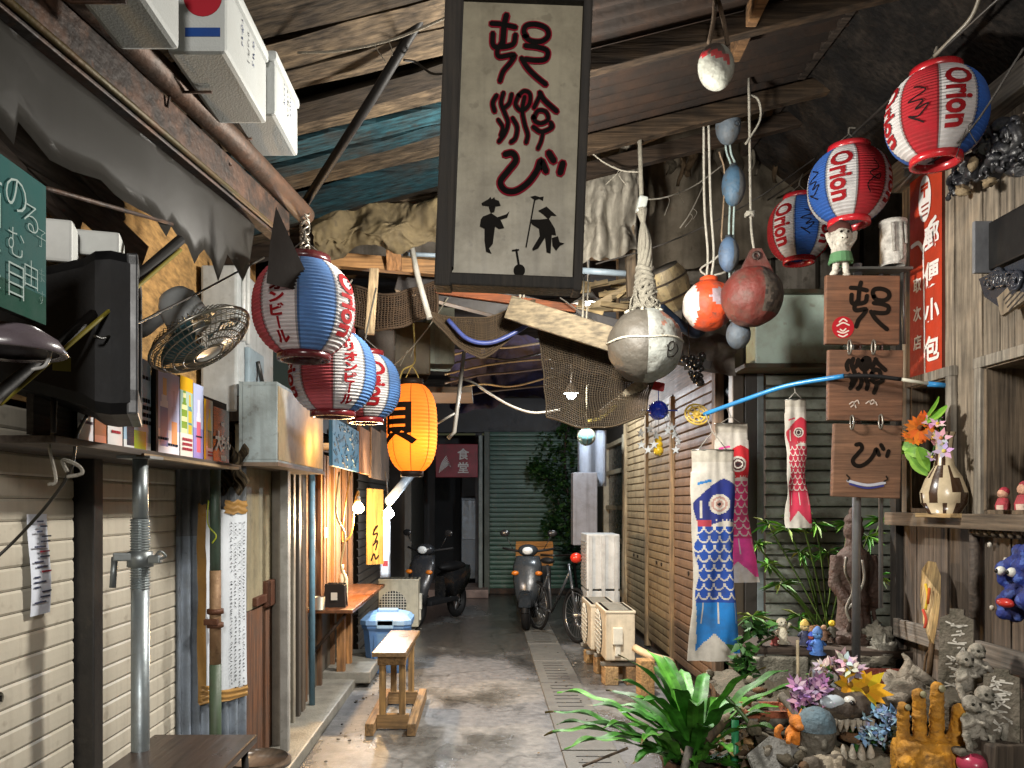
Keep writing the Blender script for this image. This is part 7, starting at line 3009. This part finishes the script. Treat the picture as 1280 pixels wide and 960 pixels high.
sc_ = P(1067, 800, 4.62)
t = thing('brown_statue', 'dark brown standing robed statue behind the ledge', 'statue', sc_)
b = B(h('3a241a'))


def sp(x, y, d=0): return P(x, y, 4.62) + V((0, d, 0))


b.lathe([(0, 0), (.13, 0), (.135, .05), (.1, .07), (.085, .2), (.098, .34), (.108, .43), (.085, .5), (.05, .535), (.042, .6), (0, .61)], sc_, 24)
b.ell(sp(1067, 663), (.055, .06, .07), 18, 12)
b.ell(sp(1067, 650), (.05, .055, .04), 14, 8)
b.ell(sp(1067, 640), (.028, .028, .03), 10, 8)
b.ell(sp(1067, 666) + V((0, -.06, 0)), (.012, .014, .018), 8, 6)
b.tube([sp(1047, 695), sp(1042, 730, -.02), sp(1052, 752, -.1), sp(1064, 748, -.12)], [.04, .04, .036, .028], 10)
b.tube([sp(1087, 695), sp(1092, 730, -.02), sp(1084, 752, -.1), sp(1070, 748, -.12)], [.04, .04, .036, .028], 10)
for k in range(5):
    x = 1053 + k * 7
    b.tube([sp(x, 740, -.09), sp(x + (x - 1067) * .2, 785, -.1)], .012, 6)
b.box(sp(1067, 797), (.3, .26, .05))
link('body', fuse(b, .008, 1, None, .004, 60), CLAY, t)
b = B(h('8a867c'))
b.tube(smooth_pts([P(1058, 696, 4.46), P(1057, 715, 4.45), P(1066, 738, 4.44), P(1058, 760, 4.44), P(1063, 778, 4.44)]), .008, 7)
b.tube(smooth_pts([P(1078, 700, 4.46), P(1080, 725, 4.45), P(1070, 748, 4.44), P(1060, 762, 4.44)]), .007, 7)
single('white_hose', b, CLEAN, 'looped white hose hanging in front of the brown statue', 'hose')
rr_ = random.Random(51)
rocklabs = ['flat layered rock slab under the brown statue', 'rough coral rock right of the statue base', 'small brown rock left of the statue base', 'jagged grey rock at the right end of the ledge']
for (px, py, Y, s_, c_, lab) in ((1072, 822, 4.45, (.19, .14, .05), '8a8376', rocklabs[0]), (1096, 793, 4.5, (.08, .07, .06), '6f6a60', rocklabs[1]), (1022, 792, 4.55, (.06, .05, .04), '6b4c34', rocklabs[2]), (1103, 812, 4.4, (.06, .07, .07), '77736a', rocklabs[3])):
    b = B(h(c_))
    b.ell(P(px, py, Y), s_, 26, 16, Matrix.Rotation(rr_.uniform(-.2, .2), 4, 'Y'), None, None, .7, rr_.randint(1, 50), 3)
    single('rock', b, STONE, lab, 'rock', 'rocks by the statue')


def figurine(px, py, Y, hh, lab, body, head, hat=None, arm=False):
    c = P(px, py, Y)
    t = thing('figurine', lab, 'figurine', c, 'small figurines on the ledge')
    b = B(h(body))
    b.lathe([(0, 0), (.3 * hh, 0), (.32 * hh, .05 * hh), (.2 * hh, .12 * hh), (.22 * hh, .4 * hh), (.12 * hh, .6 * hh), (0, .62 * hh)], c, 14)
    for s_ in (-1, 1):
        b.tube([c + V((s_ * .15 * hh, 0, .52 * hh)), c + V((s_ * .3 * hh, -.05 * hh, (.75 if arm else .35) * hh))], .06 * hh, 6)
    link('body', b, CLAY, t)
    b = B(h(head))
    b.ell(c + V((0, 0, .76 * hh)), .19 * hh, 14, 10)
    b.ell(c + V((0, -.19 * hh, .74 * hh)), .045 * hh, 6, 5)
    for s_ in (-1, 1):
        b.ell(c + V((s_ * .07 * hh, -.17 * hh, .8 * hh)), .025 * hh, 6, 5, None, None, h('141212'))
    link('head', b, CLAY, t)
    if hat:
        b = B(h(hat))
        b.lathe([(.2 * hh, .84 * hh), (.17 * hh, .95 * hh), (.06 * hh, 1.08 * hh), (0, 1.1 * hh)], c, 12)
        link('hat', b, CLAY, t)


for a in ((968, 806, 4.42, .08, 'tiny red and white figurine at the left end of the ledge', '8a3a34', 'c8b8a4'),
          (977, 804, 4.45, .15, 'slim cream skeleton like figurine, second on the ledge', 'c9c2ac', 'd2ccb8', None, True),
          (1006, 806, 4.4, .13, 'figurine with blond head and dark blue coat on the ledge', '262c4a', 'c9b27a', 'c8a850'),
          (1014, 812, 4.36, .09, 'small blue and red figurine in front of the blond one', '2a3f9a', 'a04a3a', '3a56b8'),
          (1022, 818, 4.33, .14, 'sky blue figurine at the front corner of the ledge', '3a6ab0', '5a8cc8', '4a78b8'),
          (1030, 800, 4.5, .09, 'dull brown figurine half behind the sky blue one', '6a4c38', '8a6a50'),
          (1040, 796, 4.55, .1, 'figurine with bright yellow head beside the statue', '3d3a30', 'c8a828'),
          (950, 808, 4.42, .06, 'small black seated figurine beyond the red and white one', '1e1c1c', '2a2826')):
    figurine(*a)
b = B(h('a8997c'))
b.tube([P(998, 900, 4.2), P(997, 800, 4.25)], .008, 7)
single('thin_stake', b, WOODZ, 'thin pale wooden stake standing before the ledge', 'stake')

# ------------------------------------------------------------ paddle, steles, mask on the house
t = thing('painted_paddle', 'painted wooden paddle leaning on the lower planks', 'paddle', PXW(1165, 840, 2.2))
pc = [(1152, 790), (1150, 745), (1152, 712), (1160, 701), (1170, 703), (1176, 722), (1175, 750), (1170, 785), (1167, 806), (1163, 806)]
b = B(h('b59a6a'))


def padd(x, y): return PXW(x, y, 2.24 + (y - 700) * -.0005)


fs = [b.poly([padd(*p) for p in [(1163, 806), (1167, 806), (1172, 780), (1176, 745), (1176, 720), (1170, 703), (1160, 701), (1152, 712), (1150, 745), (1154, 780)]])]
b.solid([f for f in fs if f], .02)
link('blade', b, WOODZ, t)
b = B(h('6a5136'))
b.tube([padd(1165, 804), padd(1161, 850)], .014, 8)
b.tube(smooth_pts([padd(1165, 808), padd(1158, 820), padd(1154, 845), padd(1150, 860)]), .006, 6)
link('handle', b, WOODZ, t)
b = B(h('c8a838'))
for (pts, c_) in (([(1163, 730), (1166, 745), (1163, 762)], 'c8a838'), ([(1168, 735), (1166, 755)], 'b8582c'), ([(1160, 762), (1164, 775), (1162, 785)], 'b84a38')):
    q = [padd(*p) + V((-.024, -.0, 0)) for p in pts]
    b.tube(smooth_pts(q), .007, 5, col=h(c_))
link('painting', b, INK, t)


def stele(px, py0, py1, X, lean, w, lab, seed):
    base = PXW(px, py0, X)
    hh = (py0 - py1) / 1000 * base.y
    t = thing('stone_stele', lab, 'stele', base, 'inscribed stone steles')
    M = frame(base, (.8, -.6, 0), (lean, 0.0, 1))
    b = B(h('6e675c'))
    b.prism([(-w / 2, 0), (w / 2, 0), (w / 2 * .95, hh * .9), (w * .2, hh * .94), (w * .2, hh), (-w * .2, hh), (-w * .2, hh * .94), (-w / 2 * .95, hh * .9)], M, .06)
    link('slab', b, STONE, t)
    b = B(h('c2beb4'))
    r = random.Random(seed)
    for k in range(9):
        y = hh * (.84 - k * .085)
        for q in range(4):
            b.stroke([(r.uniform(-w * .3, w * .3), y + r.uniform(-.012, .012)), (r.uniform(-w * .3, w * .3), y + r.uniform(-.014, .014))], .006, M, .0615)
    link('inscription', b, INK, t)


stele(1196, 885, 762, 2.0, .22, .13, 'tall leaning inscribed stone stele under the paddle wall', 3)
stele(1252, 925, 838, 1.95, .34, .12, 'shorter inscribed stone stele leaning at the right edge', 8)
b = B(h('4a4038'))
b.tube([(2.28, 3.72, .92), (2.28, 3.72, 1.5)], .022, 8)
b.tube([(2.28, 3.72, 1.47), (2.27, 3.0, 1.47)], .02, 8)
for k in range(26):
    b.ell((2.26, 3.7 - k * .028, 1.475 + .008 * math.sin(k * 3)), (.02, .018, .018), 8, 6, None, None, h('5c5040', .7 + .5 * (k % 3) / 2))
single('bamboo_trim', b, WOODY, 'dark beaded trim stick along the rail below the second niche', 'trim')
c = PXW(1288, 730, 2.25)
t = thing('blue_mask', 'bright blue shaggy lion mask with red tongue on the lower planks', 'mask', c)
b = B(h('1f3fae'))
r = random.Random(5)
for k in range(40):
    b.ell(c + V((r.uniform(-.06, .0), r.uniform(-.1, .1), r.uniform(-.14, .14))), r.uniform(.02, .04), 10, 8)
b2 = fuse(b, .01, 1, lambda p: h('3d5aa8') if NZ.noise(p * 25) > .2 else h('152c7c'))
link('mane', b2, CLAY, t)
b = B(h('d8d8d0'))
for (dy, dz) in ((.05, .05), (-.02, .05)):
    b.ell(c + V((-.09, dy, dz)), .02, 10, 8)
    b.ell(c + V((-.108, dy, dz)), .009, 8, 6, None, None, h('101010'))
link('eyes', b, GLOSS, t)
b = B(h('b8342c'))
b.ell(c + V((-.09, .02, -.08)), (.025, .05, .02), 12, 8)
link('tongue', b, GLOSS, t)
for k, (px, py) in enumerate(((1237, 681), (1257, 700), (1240, 760), (1258, 770))):
    b = B(h('c2beb4'))
    b.ell(PXW(px, py, 2.29), (.008, .012, .012), 8, 6, lump=.4, seed=k)
    single('shell', b, CLAY, ('small white shell stuck high on the lower planks', 'small white shell stuck left of the blue mask top', 'small white shell stuck low left of the blue mask', 'lowest white shell stuck near the blue mask')[k], 'shell', 'shells on the planks')

# ------------------------------------------------------------ foreground heap: bench, hand, monster, flowers
t = thing('rock_bench', 'low rough stone bench heaped with ornaments at bottom right', 'bench', (1.6, 3.15, 0))
b = B(h('5d564a'))
b.grid(lambda u, v: V((1.12 + 1.1 * u, 2.3 + 1.75 * v, .50 + .22 * v + .05 * NZ.noise(V((u * 5, v * 8, 3))) + .04 * NZ.noise(V((u * 14, v * 18, 3))))), 40, 50)
b.box((1.68, 3.2, .2), (1.1, 1.7, .42), None, .03)
link('slab', b, STONE, t)
b = B(h('6a6254'))
r = random.Random(61)
for k in range(120):
    x, y = r.uniform(1.1, 2.2), r.uniform(2.6, 4.0)
    b.ell((x, y, .52 + .126 * (y - 2.3) + r.uniform(-.02, .03)), (r.uniform(.012, .05), r.uniform(.012, .04), r.uniform(.01, .03)), 8, 6, Matrix.Rotation(r.uniform(0, 3), 4, 'Z'), None,
          h(r.choice(('6a6254', '8a7f6c', '4d463a', '7a5a40', '9a9284')), r.uniform(.6, 1.1)), .5, k)
ob = link('rubble', b, STONE, t)
ob['kind'] = 'stuff'
b = B()
r = random.Random(62)
leafblob(b, (1.25, 3.4, .56), (.3, .4, .07), 150, .03, .08, [h('7a5c38'), h('8f7348'), h('4d3a24'), h('a88c5a')], r)
ob = single('dry_leaves', b, CLOTH, None, None, None, 'stuff')

HY = 3.05
t = thing('clay_hand', 'large yellow ochre clay hand raised with palm forward', 'hand sculpture', P(1160, 985, HY))


def hp2(x, y, d=0): return P(x, y, HY) + V((0, d, 0))


b = B(h('b87a1c'))
b.tube([hp2(1160, 1010), hp2(1160, 985), hp2(1161, 960), hp2(1161, 935)], [.1, .1, .1, .08], 20)
b.box(hp2(1161, 963), (.265, .13, .25), None, .05)
for (x0, x1, xt, yt, r0, r1) in ((1129, 1127, 1125, 874, .024, .02), (1150, 1147, 1144, 858, .026, .022), (1171, 1169, 1168, 851, .027, .024)):
    b.tube(smooth_pts([hp2(x0, 925), hp2((x0 + x1) / 2, 900, -.005), hp2(x1, (900 + yt) / 2 + 3, -.012), hp2(xt, yt + 8, -.02)], 4), [r0 + (r1 - r0) * k / 12 for k in range(13)], 12)
    b.ell(hp2(xt, yt + 8, -.02), (r1, r1, r1 * 1.1), 14, 10)
    b.ell(hp2(x1, 894, -.01), (r0 * 1.05, r0 * 1.08, r0 * .7), 12, 8)
b.tube(smooth_pts([hp2(1187, 950), hp2(1193, 920, -.01), hp2(1195, 900, -.02), hp2(1194, 886, -.03)], 4), [.05, .044, .04, .036, .034, .032, .031, .03, .03, .03, .03, .03, .029], 12)
b.ell(hp2(1194, 886, -.03), (.03, .03, .028), 14, 10)
b.tube(smooth_pts([hp2(1135, 975), hp2(1124, 955, -.05), hp2(1116, 945, -.1)], 4), [.045, .043, .04, .038, .037, .036, .035, .034, .033], 12)
b.ell(hp2(1116, 945, -.1), .034, 12, 8)
nb = fuse(b, .005, 2, lambda p: h('cc8f28', .9 + .4 * NZ.noise(p * 22)), .004, 70)
link('hand', nb, CLAY, t)
b = B(h('8f8a6a'))
for (x, y, w_) in ((1126, 878, .011), (1145, 862, .012), (1168, 855, .013), (1194, 889, .015)):
    b.ell(hp2(x, y + 2, -.052 if y < 885 else -.066), (w_, .008, w_ * 1.1), 12, 8, Matrix.Rotation(-.3, 4, 'X'))
link('nails', b, CLAY, t)

MY = 3.3
mc = P(1050, 950, MY)


def mp_(x, y, d=0): return P(x, y, MY) + V((0, d, 0))


t = thing('monster_head', 'dark clay lion monster head with open toothed mouth and bulging eye', 'sculpture', mc)
b = B(h('4d4034'))
b.ell(mp_(1050, 890, .08), (.14, .12, .12), 20, 14)
b.box(mp_(1050, 945, .08), (.24, .2, .2), None, .04)
b.ell(mp_(1048, 880, -.04), (.13, .09, .05), 18, 10)
b.ell(mp_(1035, 868, -.04), (.045, .04, .035), 12, 8)
b.ell(mp_(1066, 872, -.03), (.04, .04, .035), 12, 8)
b.tube(smooth_pts([mp_(1078, 865, .02), mp_(1085, 910, .02), mp_(1088, 960, .02)]), .035, 10)
b.box(mp_(1050, 950, -.05), (.22, .14, .1), None, .03)
nb = fuse(b, .011, 2, lambda p: h('5d5244') if NZ.noise(p * 12) > 0 else h('3d332a'), .012, 30)
link('head', nb, CLAY, t)
b = B(h('b8b0a0'))
for k in range(7):
    c = mp_(1028 + k * 7.5, 893, -.11)
    b.lathe([(.014, .01), (.012, -.01), (.003, -.04), (0, -.042)], c, 10)
for k in range(4):
    c = mp_(1036 + k * 11, 934, -.13)
    b.lathe([(.018, -.01), (.015, .02), (.004, .05), (0, .052)], c, 10)
link('teeth', b, CLAY, t)
b = B(h('b8c4cc'))
b.ell(mp_(1030, 872, -.08), (.05, .035, .032), 16, 10)
b.ell(mp_(1050, 871, -.085), .024, 14, 10, None, None, h('d6d4cc'))
b.ell(mp_(1050, 871, -.108), .012, 10, 8, None, None, h('1a1a1c'))
b.ell(mp_(1046, 880, -.09), (.03, .02, .014), 12, 8, None, None, h('6a9ac8'))
link('eye', b, GLOSS, t)
c = P(1020, 905, 3.12)
t = thing('stone_bust', 'small grey stone bust with smooth blue grey cap', 'bust', P(1020, 945, 3.12))
b = B(h('6c675e'))
b.ell(c + V((0, 0, -.05)), (.07, .07, .085), 18, 12)
b.ell(c + V((0, -.07, -.06)), (.016, .02, .025), 10, 8)
b.ell(c + V((0, -.05, -.1)), (.03, .025, .012), 10, 8)
b.ell(c + V((-.02, -.055, -.035)), (.02, .02, .01), 10, 8)
b.ell(c + V((.025, -.055, -.035)), (.02, .02, .01), 10, 8)
b.tube([c + V((0, 0, -.1)), c + V((0, 0, -.2))], [.05, .09], 14)
link('head', fuse(b, .008, 1, None, .006, 40), STONE, t)
b = B(h('5d7480'))
b.lathe([(.074, -.02), (.07, .02), (.05, .05), (.02, .065), (0, .067)], c, 20)
link('cap', b, CLAY, t)
t = thing('grimacing_figure', 'crouching pale clay figure with big teeth at the bottom edge', 'figurine', P(1030, 985, 3.0))
b = B(h('8f8474'))
for k in range(10):
    b.ell(P(1012 + (k % 5) * 9, 955 + (k // 5) * 14, 3.0) + V((0, r.uniform(-.03, .03), 0)), r.uniform(.025, .045), 10, 8)
b.tube([P(1045, 975, 3.0), P(1052, 945, 2.95)], [.04, .012], 10)
link('body', fuse(b, .009, 1, lambda p: h('a89c88') if NZ.noise(p * 18) > 0 else h('5d5448'), .008, 40), CLAY, t)


def blossom_heap(name, lab, px, py, Y, w, hh, n, cols, cen, rr, cat='flowers', petals=6):
    c = P(px, py, Y)
    t = thing(name, lab, cat, (c.x, c.y, c.z - hh))
    fb = B()
    rg = random.Random(px)
    for k in range(n):
        d = V((rg.uniform(-1, 1) * w, rg.uniform(-.5, .5) * w, rg.uniform(-1, 1) * hh))
        M = Matrix.Rotation(rg.uniform(.3, 1.6), 3, 'X') @ Matrix.Rotation(rg.uniform(-.9, .9), 3, 'Y')
        flower(fb, c + d, rr * rg.uniform(.75, 1.2), petals, h(rg.choice(cols)), h(cen), M, .5)
    link('blossoms', fb, CLOTH, t)
    lb = B()
    leafblob(lb, c + V((0, .03, -hh * .5)), (w, w * .6, hh), 25, .03, .07, [h('2f5a24'), h('3f6a2c')], rg)
    link('leaves', lb, LEAF, t)


blossom_heap('pale_flowers', 'pale pink artificial flowers on top of the monster head', 1038, 838, 3.35, .09, .05, 26, ('c8b4bc', 'b8a0ac', 'd2c6c8'), '8a7a50', .05)
blossom_heap('purple_flowers', 'mauve purple artificial flowers left of the monster eye', 1012, 866, 3.25, .07, .06, 22, ('9a6a94', 'b890b0', 'a87aa8'), '6a4a70', .045)
blossom_heap('blue_flowers', 'pale blue hydrangea like flower ball beside the clay hand', 1100, 912, 3.2, .09, .07, 60, ('8fb4d0', 'a8c8dc', '7aa0c4'), '90b0c8', .036, 'flowers', 4)
c = P(1080, 862, 3.3)
t = thing('yellow_flower', 'big yellow artificial sunflower lying before the red clay tile', 'flower', c)
b = B()
flower(b, c, .1, 14, h('d8a010'), h('8a6410'), frame((0, 0, 0), (1, 0, .1), (0, .5, .8)).to_3x3(), .2)
flower(b, c + V((-.06, 0, .02)), .07, 10, h('d09a10'), h('8a6410'), frame((0, 0, 0), (.8, .2, .5), (-.4, .3, .8)).to_3x3(), .4)
link('petals', b, CLOTH, t)
b = B(h('8a3a28'))
M = frame(P(1085, 858, 3.5), (1, .25, -.08), (0, .2, 1))
b.grid(lambda u, v: M @ V(((u - .5) * .36, .1 * math.sin(PI * v) - .02, .11 * math.cos(PI * v))), 10, 14, thick=.015)
single('clay_roof_tile', b, CLAY, 'curved red clay roof tile behind the yellow sunflower', 'tile')
c = P(1125, 862, 3.45)
b = B(h('a49a8c'))
b.ell(c + V((-.03, 0, .0)), (.12, .08, .075), 26, 16, None, None, None, .5, 4, 3)
b.tube(smooth_pts([c + V((.0, -.02, .05)), c + V((.02, -.03, .12)), c + V((.0, -.02, .16))]), [.03, .028, .026, .024, .022, .02, .018, .016, .014, .012, .01, .008, .006][:13], 8)
b.tube([c + V((.02, -.03, .1)), c + V((.13, -.03, .03))], [.028, .02], 8)
single('coral_rock', b, STONE, 'pale branched coral rock behind the clay hand', 'coral')


def skull_pair(px, py, Y, s_, lab, X2):
    c = P(px, py, Y)
    t = thing('stone_monkeys', lab, 'figurine', c, 'grey stone figurine pairs by the steles')
    for k, (dx, dz, dy) in enumerate(((-.04, 0, -.02), (.045, .035, .02))):
        o = c + V((dx, dy, dz)) * s_
        b = B(h('aaa498'))
        b.ell(o + V((0, 0, .2 * s_)), .042 * s_, 14, 10)
        b.ell(o + V((0, -.035 * s_, .185 * s_)), (.022 * s_, .02 * s_, .02 * s_), 10, 8)
        b.ell(o + V((0, 0, .1 * s_)), (.045 * s_, .04 * s_, .07 * s_), 14, 10)
        for q in (-1, 1):
            b.tube([o + V((q * .04 * s_, 0, .14 * s_)), o + V((q * .055 * s_, -.04 * s_, .1 * s_)), o + V((q * .015 * s_, -.055 * s_, .13 * s_))], .014 * s_, 8)
            b.tube([o + V((q * .03 * s_, 0, .05 * s_)), o + V((q * .06 * s_, -.06 * s_, .07 * s_)), o + V((q * .045 * s_, -.07 * s_, .0))], .017 * s_, 8)
        link('monkey', fuse(b, .006, 1, lambda p: h('aaa498', .8 + .5 * NZ.noise(p * 30)), .003, 70), STONE, t)
        b = B(h('1c1a17'))
        for q in (-1, 1):
            b.ell(o + V((q * .016 * s_, -.038 * s_, .207 * s_)), .008 * s_, 8, 6)
        b.ell(o + V((0, -.054 * s_, .176 * s_)), (.013 * s_, .006 * s_, .005 * s_), 8, 6)
        link('face_hollows', b, STONE, t)
    b = B(h('6a645a'))
    b.box(c + V((0, 0, -.015 * s_)), (.26 * s_, .16 * s_, .03 * s_), None, .01)
    for q in range(10):
        b.ell(c + V((RN.uniform(-.12, .12) * s_, -.07 * s_, RN.uniform(-.01, .02))), RN.uniform(.012, .022) * s_, 8, 6)
    link('base', b, STONE, t)


skull_pair(1213, 872, 3.2, .78, 'grey stone pair of crouching figures before the tall stele', 2.0)
skull_pair(1222, 932, 3.0, .8, 'grey stone pair of crouching figures right of the clay hand', 1.9)
b = B(h('5d564c'))
b.box(P(1212, 880, 3.25) + V((0, 0, -.02)), (.34, .22, .12), (0, 0, .1), .02)
single('stone_block', b, STONE, 'rough grey block under the upper pair of crouching figures', 'block')
t = thing('pink_fish', 'pink and white clay fish head at the bottom edge beside the clay hand', 'figurine', P(1215, 965, 2.95))
b = B(h('a83a54'))
b.ell(P(1215, 955, 2.95), (.05, .06, .045), 16, 10, None, lambda d: h('c8b4b8') if d.z < -.3 else h('a83a54'))
b.ell(P(1222, 965, 2.95) + V((0, -.04, 0)), .02, 10, 8, None, None, h('d8d0d0'))
link('body', b, GLOSS, t)
b = B(h('4a4036'))
for k, (x, y) in enumerate(((1245, 955), (1268, 950), (1262, 972))):
    pass
b.box(P(1250, 950, 2.95), (.16, .12, .14), (0, .05, .2), .01)
single('old_timber_end', b, WOODZ, 'dark square timber end in the bottom right corner', 'timber')
c = P(955, 900, 3.55)
t = thing('terracotta_planter', 'square terracotta planter with grey crust left of the ornaments', 'planter', (c.x, c.y, c.z - .12))
b = B(h('a0583a'))
vs = [[b.v(c + V((x * w_, y * w_ * .8, z))) for x, y in ((-1, -1), (1, -1), (1, 1), (-1, 1))] for (w_, z) in ((.085, -.14), (.1, .03), (.108, .03), (.108, .06), (.096, .06), (.09, .02))]
for i in range(5):
    for j in range(4):
        col = h('8a857a') if i == 0 else None
        b.f([vs[i][j], vs[i][(j + 1) % 4], vs[i + 1][(j + 1) % 4], vs[i + 1][j]], col)
b.f(vs[0][::-1])
b.f(vs[-1], h('3a2e24'))
link('pot', b, CLAY, t)
t = thing('orange_dragon', 'small orange dragon figurine left of the stone bust', 'figurine', P(994, 940, 3.15))
b = B(h('c86a1c'))
c = P(994, 920, 3.15)
b.ell(c, (.04, .04, .05), 12, 8)
b.ell(c + V((.0, -.02, .06)), (.03, .04, .03), 12, 8)
b.ell(c + V((-.005, -.055, .05)), (.018, .025, .014), 10, 8)
b.tube(smooth_pts([c + V((-.02, 0, -.03)), c + V((-.06, 0, -.02)), c + V((-.07, 0, .02)), c + V((-.05, 0, .04))]), .014, 8)
for q in (-1, 1):
    b.tube([c + V((q * .03, -.02, .01)), c + V((q * .05, -.06, -.01))], .012, 6)
    b.tube([c + V((q * .02, 0, .08)), c + V((q * .03, .01, .11))], [.01, .003], 6)
link('body', fuse(b, .006, 1, lambda p: h('b8342a') if p.z < c.z - .03 else h('d07a20')), CLAY, t)
b = B(h('7d7c78'))
M = frame(P(970, 950, 3.1), (1, .2, .25), (-.2, .5, .6))
b.prism([(-.12, -.08), (.08, -.1), (.11, .02), (.02, .09), (-.1, .05)], M, .018)
single('grey_slab_piece', b, STONE, 'smooth grey broken slab piece at the bottom edge', 'slab')
b = B(h('2f8a5a'))
b.tube([P(918, 990, 3.35), P(919, 900, 3.4)], .016, 8)
b.tube(smooth_pts([P(905, 868, 3.4), P(930, 895, 3.35), P(955, 930, 3.3)]), .009, 7, col=h('4d6a3a'))
single('green_stake', b, CLEAN, 'green plastic stake right of the fern', 'stake')
b = B(h('8c857a'))
b.tube(smooth_pts([P(975, 868, 3.5), P(990, 885, 3.45), P(1003, 905, 3.4), P(1015, 925, 3.35)]), [.018 + .01 * (k / 18) for k in range(19)], 8)
b.tube([P(992, 888, 3.45), P(1010, 892, 3.4)], .012, 6)
single('dry_stump', b, WOODZ, 'grey forked dry stump between planter and purple flowers', 'stump')
b = B(h('5a4a3a'))
b.tube(smooth_pts([P(935, 890, 3.6), P(900, 905, 3.45), P(880, 925, 3.4)]), .03, 8)
b.tube([P(862, 935, 3.3), P(850, 985, 3.2)], .018, 8, col=h('54504a'))
b.tube(smooth_pts([P(785, 935, 3.3), P(760, 945, 3.3), P(728, 958, 3.3)]), .006, 5)
single('fallen_branch', b, WOODZ, 'dark fallen branch lying at the foot of the fern', 'branch')
